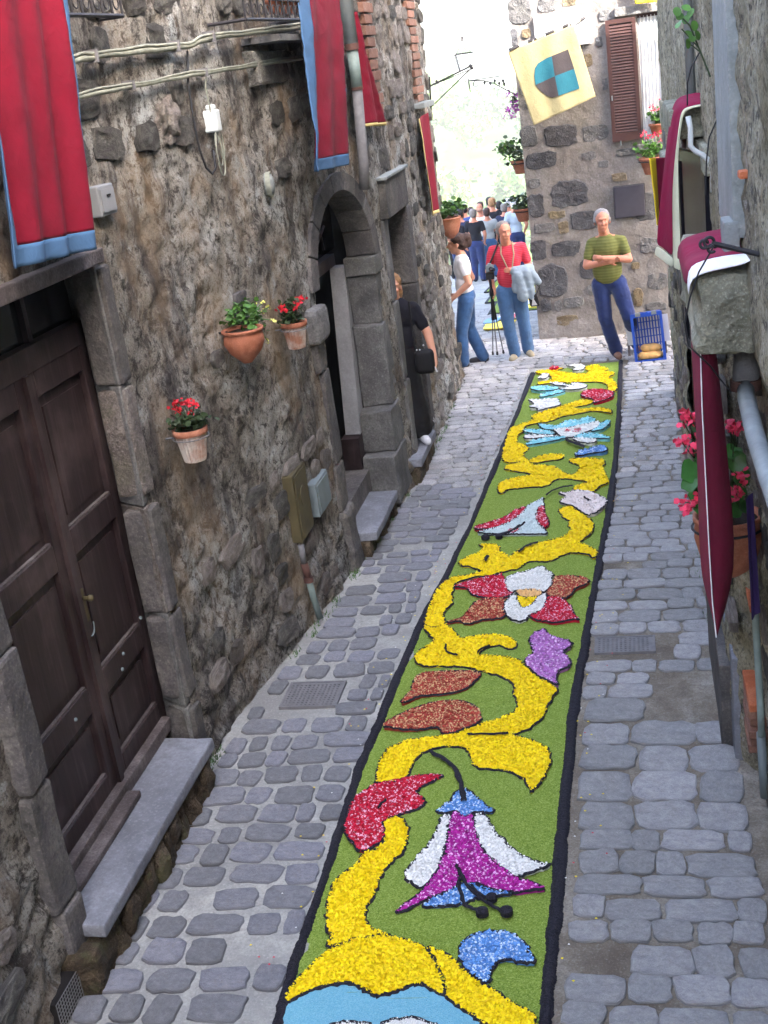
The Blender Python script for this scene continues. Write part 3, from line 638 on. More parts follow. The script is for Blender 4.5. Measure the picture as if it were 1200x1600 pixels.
motif(CB, [(240,505),(330,480),(430,450),(500,400),(570,375),(565,400),(520,445),(440,490),(330,520),(260,520)], 'red', 'red_bell_edge')
motif(CB, [(650,380),(680,370),(690,430),(720,490),(680,515),(640,480),(630,430)], 'red', 'red_bell_edge')
motif(CB, [(450,530),(520,510),(510,540),(470,550)], 'red', 'red_bell_edge')
motif(CB, [(870,60),(900,35),(960,15),(1010,0),(1060,0),(1075,25),(1030,40),(960,45),(900,65)], 'blue', 'blue_drop', size=.012)
stroke(CB, [(860,252), (780,265), (720,290), (690,315)], .02); stroke(CB, [(560,485), (500,530), (400,560), (315,572)], .02, .035); stroke(CB, [(530,500), (470,545), (400,568)], .018, .03)
stroke(CB, [(310,725), (330,695)], .03); stroke(CB, [(930,325), (970,348)], .02); stroke(CB, [(520,670), (580,625), (640,610)], .02)
motif(CA, [(240,755),(300,755),(400,775),(450,760),(480,730),(560,715),(620,720),(660,700),(720,685),(780,700),(780,730),(730,755),(640,770),(540,790),(440,800),(370,815),(290,800)], 'cyan', 'cyan_petal')
motif(CA, [(110,820),(120,805),(200,805),(300,810),(380,830),(420,860),(350,855),(240,850),(150,835)], 'cyan', 'cyan_petal')
motif(CA, [(110,880),(130,855),(240,858),(400,865),(440,870),(330,880),(220,890),(140,893)], 'white', 'white_petal')
motif(CA, [(130,945),(180,915),(280,890),(400,875),(520,875),(440,905),(330,925),(220,945),(150,955)], 'cyan', 'cyan_petal')
motif(CA, [(730,830),(800,790),(850,735),(900,715),(930,735),(880,790),(800,820)], 'cyan', 'cyan_petal')
motif(CA, [(580,880),(640,850),(720,845),(820,850),(930,885),(900,892),(800,890),(700,895),(620,890)], 'cyan', 'cyan_petal')
motif(CA, [(550,890),(640,890),(740,895),(805,905),(780,930),(710,940),(630,925)], 'white', 'white_petal')
motif(CA, [(380,815),(440,800),(540,790),(640,765),(720,750),(800,730),(840,740),(800,790),(730,820),(640,850),(560,885),(500,880),(430,860),(430,835)], 'white', 'white_petal')
motif(CA, [(480,825),(520,805),(560,810),(600,800),(660,800),(650,825),(600,840),(560,825),(510,840)], 'red', 'red_stamens', outline=False)
motif(CA, [(580,1045),(640,1005),(740,990),(820,955),(870,960),(905,1000),(850,1020),(740,1030),(650,1055)], 'blue', 'blue_drop')
motif(CA, [(150,530),(240,525),(330,520),(440,520),(430,540),(470,570),(400,595),(330,610),(250,632),(240,605),(160,600),(210,575),(190,545)], 'white', 'white_blossom', sm=1)
motif(CA, [(640,490),(680,440),(760,430),(850,430),(950,450),(960,485),(900,520),(830,545),(760,560),(780,530),(720,510),(680,515),(700,500)], 'red', 'red_blossom')
motif(CA, [(170,425),(210,400),(290,400),(430,410),(440,430),(330,445),(220,440)], 'cyan', 'cyan_wing')
motif(CA, [(250,505),(290,470),(400,445),(500,440),(500,455),(400,480),(320,500)], 'cyan', 'cyan_wing')
motif(CA, [(350,370),(430,365),(500,385),(560,395),(560,375),(640,375),(705,390),(700,415),(620,430),(520,435),(440,430),(470,415),(560,410),(480,395),(400,390)], 'white', 'white_curl')
motif(CA, [(240,330),(270,305),(300,280),(350,285),(340,315),(300,335)], 'white', 'white_blossom', sm=1)
motif(CA, [(500,205),(560,205),(640,195),(690,210),(670,245),(620,255),(560,250),(600,230),(560,215)], 'white', 'white_curl')
motif(CA, [(340,240),(380,215),(450,218),(420,235)], 'red', 'red_blossom', outline=False)
stroke(CA, [(510,900), (540,930), (640,960), (690,985)], .045)
# stray petals and grounds kicked beyond the border
def strays():
    r = np.random.default_rng(8)
    for kind, n, sz in (('yellow', 90, .012), ('red', 40, .011), ('white', 40, .010)):
        Yp = r.uniform(3.6, 14, n); left = r.random(n) < .5; X0 = np.interp(Yp, gl[:, 1], gl[:, 0]); X1 = np.interp(Yp, ro[:, 1], ro[:, 0]); Xp = np.where(left, X0-np.abs(r.normal(0, .10, n)), X1+np.abs(r.normal(0, .10, n)))
        a = r.uniform(0, 6.3, n); V = np.stack([np.stack([Xp+sz*.6*np.cos(a+q), Yp+sz*.6*np.sin(a+q)*.8, np.full(n, .022+.003*(k % 2))], -1) for k, q in enumerate((0, 1.6, 3.14, 4.7))], 1).reshape(-1, 3)
        o = nmesh('stray_petals', V, np.arange(n*4).reshape(n, 4), PM[kind][1], None, carpet); o['kind'] = 'stuff'
strays()
def tufts():
    r = random.Random(6); V, F = [], []
    for (x, y) in [(float(lx(y_))+.03+r.uniform(0, .04), y_) for y_ in [5.88, 5.95, 6.0, 7.3, 7.6, 7.75, 7.9, 8.6, 8.65, 8.72, 10.45, 12.2, 12.9, 13.4, 14.1]+[r.uniform(6, 14) for _ in range(14)]]+[(float(rx(y_))-.03, y_) for y_ in [r.uniform(6.2, 13) for _ in range(16)]]:
        for _ in range(16):
            a = r.uniform(0, 6.3); h = r.uniform(.015, .05); b = r.uniform(.005, .03); px, py = x+r.gauss(0, .02), y+r.gauss(0, .04); o = len(V)
            V += [(px-.003, py, 0), (px+.003, py, 0), (px+b*math.cos(a), py+b*math.sin(a), h)]; F.append((o, o+1, o+2))
    o = nmesh('weeds', np.array(V), np.array(F), MT['leaf']); tag(o, 'tiny weeds sprouting along the wall feet', 'weeds', kind='stuff')
tufts()
# second carpet, further down the slope beyond the corner
def far_carpet():
    t = thing('flower_carpet', (-2.4, 22, float(gz(22))), 'farther yellow and white petal carpet descending behind the standing people', 'flower carpet')
    def bit(name, x0, x1, y0, y1, mat, dz, seed):
        r = random.Random(seed); n = 16; pts = []
        for k in range(n):
            q = 2*PI*k/n; px = (x0+x1)/2+(x1-x0)/2*max(-1, min(1, math.cos(q)*1.25))*r.uniform(.85, 1); py = (y0+y1)/2+(y1-y0)/2*max(-1, min(1, math.sin(q)*1.25))*r.uniform(.85, 1)
            pts.append((px, py, float(gz(py))+.02+dz))
        m = MB(); m.prism(pts, (0, 0, .012)); m.build(name, mat, t)
    def slabq(name, x0, x1, y0, y1, mat, dz):
        m = MB(); m.prism([(x0, y0, float(gz(y0))+dz), (x1, y0, float(gz(y0))+dz), (x1-.12, y1, float(gz(y1))+dz), (x0-.12, y1, float(gz(y1))+dz)], (0, 0, .02)); m.build(name, mat, t)
    for i, (y0, y1) in enumerate(((20.3, 22.6), (22.7, 25.3), (25.4, 29))):
        xa, xb = -2.35-.2*i-.12*i, -1.35-.2*i-.12*i
        slabq('border', xa-.06, xb+.06, y0-.05, y1+.05, MT['black_dust'], .012); slabq('green_ground', xa, xb, y0, y1, MT['green_dust'], .02)
        bit('yellow_scroll', xa+.1, xb-.2, y0+.1, y0+(y1-y0)*.55, PM['yellow'][1], .026, i); bit('yellow_scroll', xa+.3, xb-.02, y0+(y1-y0)*.4, y1-.1, PM['yellow'][1], .03, i+9)
        bit('white_petal', xa+.35, xb-.3, y0+(y1-y0)*.3, y0+(y1-y0)*.6, PM['white'][1], .044, i+20); bit('pale_blossom', xa+.15, xa+.5, y0+(y1-y0)*.65, y1-.2, PM['pale'][1], .044, i+30)
    bit('yellow_scroll', -2.25, -1.75, 17.6, 18.7, PM['yellow'][1], .02, 71); bit('red_petal', -2.0, -1.82, 18.6, 19.5, PM['red'][1], .036, 72); bit('blue_drop', -2.3, -2.05, 18.4, 19.2, PM['blue'][1], .034, 73); bit('pale_blossom', -2.15, -1.75, 18.9, 19.8, PM['pale'][1], .026, 74)
far_carpet()

# ------------------------------------------------------------------ left house
house = thing('stone_house', (-3.2, 8, 0), 'tall old rubble-stone house lining the left side of the lane', 'building')
def in_hole(y, z):
    h = (y > 4.18) & (y < 5.90) & (z < 3.02) & (z > .0)
    ac, ar, sp = 9.76, .82, 2.1
    h |= (abs(y-ac) < ar) & (z < sp) & (z > .2)
    h |= ((y-ac)**2+(z-sp)**2 < ar**2) & (z >= sp)
    h |= (y > 11.14) & (y < 11.98) & (z < 2.45) & (z > .2)
    return h
def relief(Y, Z):
    f1, f2 = worley(Y*3.4+fbm(Y*2, Z*2, 4)*1.2, Z*5.0+fbm(Y*2, Z*2, 8)*1.2, 3)
    st = np.clip((f2-f1)*2.2, 0, 1)
    low = np.clip(1.35-Z, 0, 1)*np.clip((Y-2)/2, 0, 1); reg = np.clip(fbm(Y*.8, Z*.8, 31)*2.6-.9, 0, 1)
    amp = .003+.016*reg+.022*low
    flat = 1-.9*np.exp(-((Y-8.15)/.55)**4-((Z-.87)/.42)**4)
    return flat*(st*amp + (fbm(Y*2.2, Z*2.2, 11)-.5)*.06 + (fbm(Y*9, Z*9, 12)-.5)*.026*(.6+reg+low) + (fbm(Y*24, Z*24, 14, 2)-.5)*.018) + .06*np.clip(.5-Z, 0, .5)
def lsurf(y, z):
    y, z = np.asarray(y, float), np.asarray(z, float)
    return lx(y)-.02+relief(y, z)
ys = np.r_[np.linspace(-14, 3.3, 20), np.arange(3.4, 12.0, .032), np.arange(12.0, 16.4, .045), np.linspace(16.5, 21, 16)]
zs = np.r_[np.arange(-.15, 4.9, .034), np.linspace(5.0, 5.6, 4)]
Y, Z = np.meshgrid(ys, zs); X = lsurf(Y, Z); V = np.stack([X, Y, Z], -1).reshape(-1, 3); n, m_ = X.shape; I = np.arange(n*m_).reshape(n, m_)
F = np.stack([I[:-1, :-1], I[:-1, 1:], I[1:, 1:], I[1:, :-1]], -1).reshape(-1, 4); C = V[F].mean(1); F = F[~in_hole(C[:, 1], C[:, 2])]
nmesh('wall', V, F, MT['lwall'], None, house, True)
m = MB(); m.box((-9, -14, 5.58), (-2.6, 15, 5.7)); m.build('roof', MT['brick'], house)
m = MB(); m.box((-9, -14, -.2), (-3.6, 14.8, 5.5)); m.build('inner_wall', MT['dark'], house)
# irregular rubble stones standing a little proud of the render
def rub_mesh(seed, m_):
    r = random.Random(seed); n = 12; ring = []; ex = r.uniform(2.6, 6); sh_ = r.uniform(-.25, .25)
    for j in range(n):
        q = 2*PI*(j+.5)/n+r.uniform(-.1, .1); c, s_ = math.cos(q), math.sin(q); k = (abs(c)**ex+abs(s_)**ex)**(-1/ex)*r.uniform(.82, 1.04)*.5
        ring.append((c*k+sh_*s_*k*.5, s_*k))
    vs = []; tilt = (r.uniform(-.5, .5), r.uniform(-.5, .5))
    for s_, h in ((1.02, -.8), (1.0, .35), (.93, .8), (.55, .95)): vs += [(h+(r.uniform(-.25, .2)+tilt[0]*a+tilt[1]*b if s_ < 1 else 0), a*s_, b*s_) for a, b in ring]
    vs += [(.95+r.uniform(-.3, .3), 0, 0)]
    fs = [(k*n+j, k*n+(j+1) % n, (k+1)*n+(j+1) % n, (k+1)*n+j) for k in range(3) for j in range(n)]+[(3*n+j, 3*n+(j+1) % n, 4*n) for j in range(n)]
    me = bpy.data.meshes.new('stone'); me.from_pydata(vs, [], fs); me.materials.append(m_); me.update(); return me
RUB = {k: [rub_mesh(s, MT[k]) for s in range(10)] for k in ('lstone', 'lstone_light')}
spots = []; r = random.Random(5); z = .08
while z < 4.7:
    h = r.uniform(.13, .24); y = 3.3+r.uniform(0, .3)
    while y < 15.2:
        wd = r.uniform(.16, .42); yc, zc = y+wd/2, z+h/2; near_hole = any(bool(in_hole(np.array(yc+a), np.array(zc+b))) for a in (-wd/2-.26, wd/2+.26) for b in (-.2, .2))
        p = .05
        if zc < 1.3 and yc < 8.9: p = .62
        elif zc > 3.35 and yc < 9.6: p = .5
        elif yc > 11.7: p = .62
        elif zc > 2.9 and yc > 10.4: p = .45
        if r.random() < p and not near_hole: spots.append((yc, zc, wd*.95, h*.9))
        y += wd+r.uniform(.02, .08)
    z += h+.02
r.shuffle(spots); spots = spots[:290]
for yc, zc, wd, h in spots:
    k = 'lstone_light' if (zc < 1.2 and r.random() < .5) or (yc > 11.7 and r.random() < .45) else 'lstone'
    o = bpy.data.objects.new('stone', r.choice(RUB[k])); col.objects.link(o); o.parent = house; o.matrix_parent_inverse = Matrix.Translation(-house.location)
    x = float(lsurf(yc, zc)); sl = float(lx(yc+.1)-lx(yc-.1))/.2
    o.location = (x+.004, yc, zc); o.scale = (r.uniform(.012, .03), wd, h); o.rotation_euler = (r.uniform(-.12, .12), r.uniform(-.08, .08), -math.atan(sl)+r.uniform(-.05, .05))
# ---- main door surround
for i, (z0, z1) in enumerate(((.0, .42), (.43, 1.02), (1.03, 1.66), (1.67, 2.34), (2.35, 2.98))):
    o = block('jamb_stone', (-2.90, 5.83, z0), (-2.655, 5.90, z1), MT['lstone_light'] if i == 2 else MT['dress'], house, .008, .004)
    for v in o.data.vertices: v.co.y += max(0, -2.66-v.co.x)*.62
    block('jamb_stone', (-2.80, 5.845, z0+.05*(i % 2)), (-2.63-.006*(i % 2), 5.975+.012*(i % 2), z1-.02), MT['dress_dark'] if i != 3 else MT['lstone_light'], house, .018, .008)
    block('jamb_stone', (-2.98, 4.02-.02*(i % 2), z0-.1*(i == 0)), (-2.60-.01*(i % 2), 4.20, z1), MT['dress_dark'] if i < 4 else MT['dress'], house, .02, .007)
block('lintel', (-3.0, 3.9, 2.985), (-2.60, 5.86, 3.06), MT['oldwood'], house, .01, .003)
m = MB(); m.box((-2.99, 4.2, -.1), (-2.66, 5.8, .2)); m.build('sub_sill', MT['base'], house)
for i in range(14):        # rubble under the step
    y0 = 4.0+i*.128; block('foundation_stone', (-2.75, y0, -.06), (-2.505-.012*(i % 3), y0+.132, .213-.006*(i % 2)), MT['base'], house, .035, .03, 2)
a = onz(150, 1448, .28); stp = block('doorstep', (-2.88, 4.13, .215), (-2.492, 5.74, .285), MT['slab'], house, .014, .005, 3)
# ---- the wooden door (two leaves and a transom)
door = link('door', bpy.data.meshes.new('door'), house)
DX = -2.86
def frame_leaf(y0, y1, nm):
    m = MB(); m.box((DX-.05, y0, .30), (DX-.012, y1, 2.58)); leaf = m.build('leaf', MT['wood'], house)
    def bar(name, ya, yb, za, zb, x1=.028):
        q = MB(); q.box((DX-.02, ya, za), (DX+x1, yb, zb)); o = q.build(name, MT['wood'], leaf)
        bv = o.modifiers.new('bevel', 'BEVEL'); bv.width = .006; bv.segments = 2; return o
    bar('stile', y0+.004, y0+.095, .30, 2.58); bar('stile', y1-.095, y1-.004, .30, 2.58)
    for za, zb in ((.30, .46), (.83, .97), (1.62, 1.76), (2.45, 2.58)): bar('rail', y0+.095, y1-.095, za, zb)
    for za, zb in ((.46, .83), (.97, 1.62), (1.76, 2.45)):
        q = MB(); q.box((DX-.03, y0+.105, za+.012), (DX-.002, y1-.105, zb-.012)); q.box((DX-.01, y0+.15, za+.06), (DX+.008, y1-.15, zb-.06)); q.build('panel', MT['wood'], leaf)
        q = MB(); q.box((DX, y0+.097, za), (DX+.02, y1-.097, za+.012)); q.build('moulding', MT['oldwood'], leaf)
    return leaf
bpy.data.objects.remove(door)
L1 = frame_leaf(4.42, 5.185, 'l'); L2 = frame_leaf(5.20, 5.93, 'r')
m = MB(); m.box((DX+.0, 5.17, .30), (DX+.05, 5.215, 2.58)); m.build('meeting_strip', MT['wood'], L2)
for z in (1.36,):
    m = MB(); m.box((DX+.03, 5.225, 1.27), (DX+.036, 5.27, 1.45)); m.build('lock_plate', MT['brass_plate'], L2)
    m = MB(); m.tube([(DX+.035, 5.25, 1.40), (DX+.09, 5.25, 1.40)], .012); m.lathe([(.001, -.02), (.016, -.012), (.019, 0), (.016, .012), (.001, .02)], (DX+.075, 5.25, 1.40), 12); m.build('door_knob', MT['brass_plate'], L2, smooth=True)
    m = MB(); m.tube([(DX+.04, 5.25+.04*math.cos(q), 1.24+.05*math.sin(q)) for q in np.linspace(-2.8, .2, 10)], .004, 6); m.build('pull_ring', MT['steel'], L2)
for yy, zz in ((4.9, .90), (5.55, .93), (5.85, 1.0), (5.5, .86)):
    m = MB(); m.lathe([(.001, .012), (.009, .009), (.012, 0)], (0, 0, 0), 8); o = m.build('bolt_head', MT['steel'], house); o.matrix_parent_inverse = Matrix(); o.location = Vector((DX+.03, yy, zz))-house.location; o.rotation_euler = (0, PI/2, 0)
m = MB(); m.box((DX-.05, 4.22, 2.58), (DX+.035, 5.95, 2.70)); m.build('transom_bar', MT['wood'], house)
m = MB(); m.box((DX-.04, 4.22, 2.70), (DX-.03, 5.95, 2.99)); m.build('transom_pane', MT['glass_dark'], house)
for yy in (4.8, 5.4): m = MB(); m.box((DX-.03, yy-.02, 2.70), (DX+.0, yy+.02, 2.99)); m.build('transom_muntin', MT['wood'], house)
m = MB(); m.box((DX-.05, 4.2, .2), (DX+.035, 4.42, 2.99)); m.build('door_frame', MT['wood'], house)
block('threshold', (-2.86, 4.2, .285), (-2.78, 5.86, .36), MT['oldwood'], house, .008, .002); block('threshold', (-2.775, 4.2, .287), (-2.70, 5.15, .325), MT['oldwood'], house, .008, .002)
# ---- arched doorway
for i, (z0, z1) in enumerate(((.05, .50), (.51, .88), (.89, 1.62), (1.63, 2.05))):
    x1 = -2.15-.015*i; ya = (10.10, 10.26, 10.44, 10.50)[i]
    block('jamb_stone', (-2.455, ya, z0), (x1, 10.68+.03*i, z1), MT['dress'], house, .012, .012)
    block('jamb_stone', (-2.66, 8.74-.04*(i % 2), z0), (-2.325+.02*(i < 1), 8.965, z1), MT['dress_dark'], house, .03, .008)
block('impost', (-2.46, 10.47, 2.06), (-2.175, 10.82, 2.22), MT['dress'], house, .012, .003)
block('impost', (-2.64, 8.66, 1.86), (-2.28, 8.99, 2.12), MT['dress'], house, .04, .012)
ac, sp = 9.76, 2.22; nv = 9
for k in range(nv):
    q0, q1 = PI*k/nv+.008, PI*(k+1)/nv-.008; poly = []
    for rr, qs in ((.78, np.linspace(q0, q1, 4)), (.955, np.linspace(q1, q0, 4))):
        poly += [(0, ac+rr*math.cos(q), sp+rr*.82*math.sin(q)) for q in qs]
    ym = ac+.9*math.cos((q0+q1)/2); dx0 = .012
    m = MB(); pts = [(float(lx(p[1]))+dx0, p[1], p[2]) for p in poly]; m.prism(pts, (-.26, 0, 0)); o = m.build('voussoir', MT['dress_dark'], house); bv = o.modifiers.new('bevel', 'BEVEL'); bv.width = .008; bv.segments = 2
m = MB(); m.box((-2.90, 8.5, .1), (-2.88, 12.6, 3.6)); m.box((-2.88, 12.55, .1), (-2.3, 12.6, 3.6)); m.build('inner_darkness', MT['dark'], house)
m = MB(); m.prism([(-2.60, 10.22, .70), (-2.46, 10.20, .70), (-2.46, 10.50, 2.14), (-2.60, 10.52, 2.14)], (0, .2, 0)); m.build('whitewashed_reveal', MT['white_plaster'], house)
m = MB(); m.box((-2.62, 10.10, .40), (-2.46, 10.4, .69)); m.build('reveal_foot', MT['wood'], house)
m = MB(); m.box((-2.66, 8.9, 2.16), (-2.56, 10.6, 2.26)); m.build('transom_bar', MT['wood'], house)
m = MB(); m.box((-2.66, 8.9, 2.26), (-2.64, 11.0, 3.1)); m.build('fanlight_pane', MT['glass_dark'], house)
for q in (.35, .8, 1.25, 1.75, 2.3):
    m = MB(); m.tube([(-2.62, ac+.1, 2.26), (-2.62, ac+.1+.8*math.cos(q), 2.26+.7*math.sin(q))], .013, 6); m.build('fanlight_bar', MT['wood'], house)
m = MB(); m.tube([(-2.62, ac+.1+.62*math.cos(q), 2.26+.55*math.sin(q)) for q in np.linspace(.1, PI-.1, 14)], .013, 6); m.build('fanlight_bar', MT['wood'], house)
block('doorstep', (-2.6, 8.98, .15), (-2.145, 10.0, .225), MT['slab'], house, .014, .005)
for i in range(7): block('foundation_stone', (-2.5, 8.95+i*.152, -.05), (-2.16-.012*(i % 3)-.02*(7-i)*.3, 9.095+i*.152, .146), MT['base'], house, .03, .02, 1)
block('base_stone', (-2.6, 8.70, -.05), (-2.275, 8.97, .52), MT['dress_dark'], house, .05, .02)
m = MB(); m.box((-2.66, 8.96, .2), (-2.40, 10.5, .40)); m.build('threshold', MT['dress_dark'], house)
# ---- second doorway
block('lintel', (-2.5, 10.98, 2.46), (-2.10, 12.12, 2.80), MT['dress_dark'], house, .012, .003)
block('lintel_ledge', (-2.3, 10.94, 2.802), (-2.075, 12.15, 2.83), MT['concrete'], house, .008, .003)
for i, (z0, z1) in enumerate(((.2, .95), (.96, 1.7), (1.71, 2.45))):
    block('jamb_stone', (-2.5, 11.94, z0), (-2.105+.004*i, 12.14, z1), MT['dress_dark'], house, .015, .005)
    block('jamb_stone', (-2.5, 10.98, z0), (-2.13-.01*i, 11.16, z1), MT['dress'], house, .02, .008)
m = MB(); m.box((-2.52, 11.1, .2), (-2.50, 12.0, 2.5)); m.build('door_leaf', MT['wood'], house)
block('doorstep', (-2.5, 10.75, .17), (-2.04, 11.7, .25), MT['slab'], house, .012, .004)
for i in range(6): block('foundation_stone', (-2.4, 10.72+i*.165, -.05), (-2.055-.012*(i % 2), 10.875+i*.165, .165), MT['base'], house, .03, .018, 1)
# ---- brick quoins of the upper windows
def bricks(y0, y1, z0, z1, hh, dx=.03):
    z = z0; k = 0
    while z < z1:
        e = .05*(k % 2); o_ = block('brick', (float(lx(y0))-.12, y0-e, z), (float(lx((y0+y1)/2))+dx+.006*(k % 2), y1-(.05-e), z+hh-.014), MT['brick'], house, .008, .003, 0); z += hh; k += 1
P0 = onleft(570, 0); bricks(11.15, 11.55, 3.35, 4.75, .095)
bricks(13.6, 14.05, 3.35, 4.75, .085)
block('window_sill', (-2.4, 13.5, 3.28), (-2.05, 14.3, 3.34), MT['concrete'], house, .01, .003)
# dark niche stones of the pot positions
block('niche_stone', (-2.6, 7.42, 2.10), (float(lsurf(7.55, 2.3))+.012, 7.70, 2.50), MT['dress_dark'], house, .02, .008)
m = MB(); P = onleft(420, 62); m.box((-2.45, P[1]-.45, 3.98), (-2.15, P[1]+.7, 4.02)); m.build('balcony_shelf', MT['dress'], house)
block('dark_ledge', (-2.5, 8.25, 3.72), (-2.315, 9.4, 3.94), MT['lstone'], house, .02, .012)

# grilles set in the wall foot
def grille():
    t = thing('wall_grille', (-2.62, 3.95, .05), 'dark mesh ventilation grille at the foot of the left wall', 'grille')
    y0, y1, z0, z1 = 3.78, 4.0, -.01, .15
    m = MB(); m.box((-2.72, y0, z0), (-2.604, y1, z1)); m.build('opening', MT['dark'], t)
    for i in range(12): m = MB(); y = y0+.02*i; m.tube([(-2.598, y, z0), (-2.598, y, z1)], .0022, 5); m.build('wire', MT['castiron'], t)
    for i in range(9): m = MB(); z = z0+.02*i; m.tube([(-2.596, y0, z), (-2.596, y1, z)], .0022, 5); m.build('wire', MT['castiron'], t)
grille()

# ------------------------------------------------------------------ fittings on the left wall
def run_cable(name, px, off, rad, mat, label, zig=.0, clips=True):
    pts = []
    raw = [onleft(u, v, off) for u, v in px]
    for a, b in zip(raw[:-1], raw[1:]):
        for k in range(8):
            t = k/8; y = a[1]+(b[1]-a[1])*t; z = a[2]+(b[2]-a[2])*t+zig*math.sin(y*9+k)*.5; pts.append((float(lx(y))+off, y, z))
    pts.append((float(lx(raw[-1][1]))+off, raw[-1][1], raw[-1][2]))
    t = thing(name, pts[0], label, 'cable'); m = MB(); m.tube(pts, rad, 8); m.build('conductor', mat, t, smooth=True)
    m = MB(); m.tube([(p[0]+rad*.6, p[1], p[2]+rad*1.1+.006*math.sin(i*.7)) for i, p in enumerate(pts)], rad*.55, 6); m.build('conductor', mat, t, smooth=True)
    if clips:
        for i in range(5, len(pts)-2, 9):
            p = pts[i]; m = MB(); m.box((p[0]-.05, p[1]-.012, p[2]-rad*1.5), (p[0]+rad*1.5, p[1]+.012, p[2]+rad*2.2)); m.build('clip', MT['castiron'], t)
    return t
run_cable('wall_cable', [(-60, 118), (100, 98), (160, 86), (290, 73), (330, 58), (480, 42), (545, 30)], .05, .017, MT['cable'], 'upper thick pale cable clipped along the left house wall', .006)
run_cable('wall_cable', [(-60, 180), (105, 155), (240, 128), (330, 112), (480, 90), (555, 76)], .045, .013, MT['cable'], 'lower thin pale cable clipped along the left house wall', .004)
def wall_box(name, u0, v0, u1, v1, dep, mat, label, cat, extra=None):
    A = onleft((u0+u1)/2, (v0+v1)/2, dep); T = onleft((u0+u1)/2, v0, dep); B = onleft((u0+u1)/2, v1, dep); Lf = onleft(u0, (v0+v1)/2, dep); Rt = onleft(u1, (v0+v1)/2, dep)
    y0, y1, z0, z1 = Lf[1], Rt[1], B[2], T[2]; x = float(lx(A[1])); t = thing(name, (x, A[1], z0), label, cat)
    m = MB(); m.box((x-.05, y0, z0), (x+dep, y1, z1)); o = m.build('case', mat, t); bv = o.modifiers.new('bevel', 'BEVEL'); bv.width = .008; bv.segments = 2
    m = MB(); m.box((x+dep+.001, y0+.02, z0+.02), (x+dep+.008, y1-.02, z1-.02)); m.build('lid', mat, t)
    if extra: extra(t, x+dep+.008, y0, y1, z0, z1)
    return t
def scr(t, x, y0, y1, z0, z1):
    m = MB(); m.box((x, (y0+y1)/2-.02, z0+(z1-z0)*.62), (x+.006, (y0+y1)/2+.02, z0+(z1-z0)*.68)); m.build('slot', MT['dark'], t)
wall_box('meter_cabinet', 153, 287, 183, 337, .035, MT['meter'], 'small pale grey electric cabinet on the wall above the big door', 'cabinet', scr)
def seal(t, x, y0, y1, z0, z1):
    m = MB(); m.lathe([(.001, 0), (.075, 0), (.075, .004), (.001, .004)], (0, 0, 0), 20); o = m.build('round_emblem', MT['brass_plate'], t); o.matrix_parent_inverse = Matrix(); o.location = Vector((x, (y0+y1)/2, z0+(z1-z0)*.6))-t.location; o.rotation_euler = (0, PI/2, 0)
wall_box('service_plate', 458, 725, 488, 845, .04, MT['brass_plate'], 'tall olive-brown metal plate low on the left wall before the arch', 'plate', seal)
wall_box('service_plate', 492, 740, 519, 800, .04, MT['steel'], 'smaller grey metal plate right of the olive-brown one', 'plate')
def knot(): # a lump of old mortar, vent cap, junction box and coiled wires
    P = onleft(422, 288, .02); t = thing('round_vent_cap', P, 'round cream vent cap on the left wall before the arch', 'vent')
    m = MB(); m.lathe([(.001, .03), (.035, .028), (.062, .02), (.075, .0), (.075, -.03)], (0, 0, 0), 24); o = m.build('cap', MT['concrete'], t, smooth=True); o.matrix_parent_inverse = Matrix(); o.location = (0, 0, 0); o.rotation_euler = (0, PI/2, .15)
    m = MB(); m.lathe([(.074, .012), (.084, .012), (.084, -.02), (.074, -.02)], (0, 0, 0), 24); o = m.build('rim', MT['cable'], t); o.matrix_parent_inverse = Matrix(); o.location = (0, 0, 0); o.rotation_euler = (0, PI/2, .15)
    P = onleft(335, 190, .03); t = thing('junction_box', P, 'small white junction box with coiled wires below the wall cables', 'junction box')
    x, y, z = P; m = MB(); m.box((x-.06, y-.045, z-.06), (x+.03, y+.045, z+.07)); m.box((x-.04, y-.02, z+.07), (x+.02, y+.02, z+.10)); o = m.build('case', MT['pipe_white'], t); bv = o.modifiers.new('b', 'BEVEL'); bv.width = .008
    for k, (dy, dz, rr) in enumerate(((-.03, -.16, .1), (-.02, -.2, .12), (.03, -.14, .08))):
        m = MB(); m.tube([(x+.01, y+dy+rr*.55*math.cos(q), z+dz+rr*math.sin(q)) for q in np.linspace(-PI*.9, PI*.95, 22)], .004, 5); m.build('wire', MT['cable'], t)
    a = onleft(322, 120, .04); m = MB(); m.tube([a, (x, y-.06, z+.2), (x, y-.04, z+.05)], .005, 5); m.build('wire', MT['cable'], t)
    pts = [onleft(u, v, .03) for u, v in ((293, 80), (294, 130), (303, 190), (312, 235), (322, 262), (332, 272), (337, 262), (333, 235))]
    t2 = thing('hanging_wire', pts[0], 'dark slack wire looping down the wall left of the junction box', 'wire'); m = MB(); m.tube(pts, .007, 6); m.build('strand', MT['blackcable'], t2, smooth=True)
knot()
def lump():
    P = onleft(262, 190, .0); bm = bmesh.new(); bmesh.ops.create_icosphere(bm, subdivisions=4, radius=1)
    for v in bm.verts:
        n = mnoise.noise(v.co*2.3); v.co = Vector((v.co.x*.06*(1+.6*n), v.co.y*.13*(1+.5*n), v.co.z*.14*(1+.5*n)))+Vector((-.01, 0, 0))
    me = bpy.data.meshes.new('mortar_patch'); bm.to_mesh(me); bm.free(); me.materials.append(MT['lstone_light']); me.polygons.foreach_set('use_smooth', [True]*len(me.polygons))
    o = link('mortar_patch', me, house); o.matrix_parent_inverse = Matrix(); o.location = Vector(P)-house.location
lump()
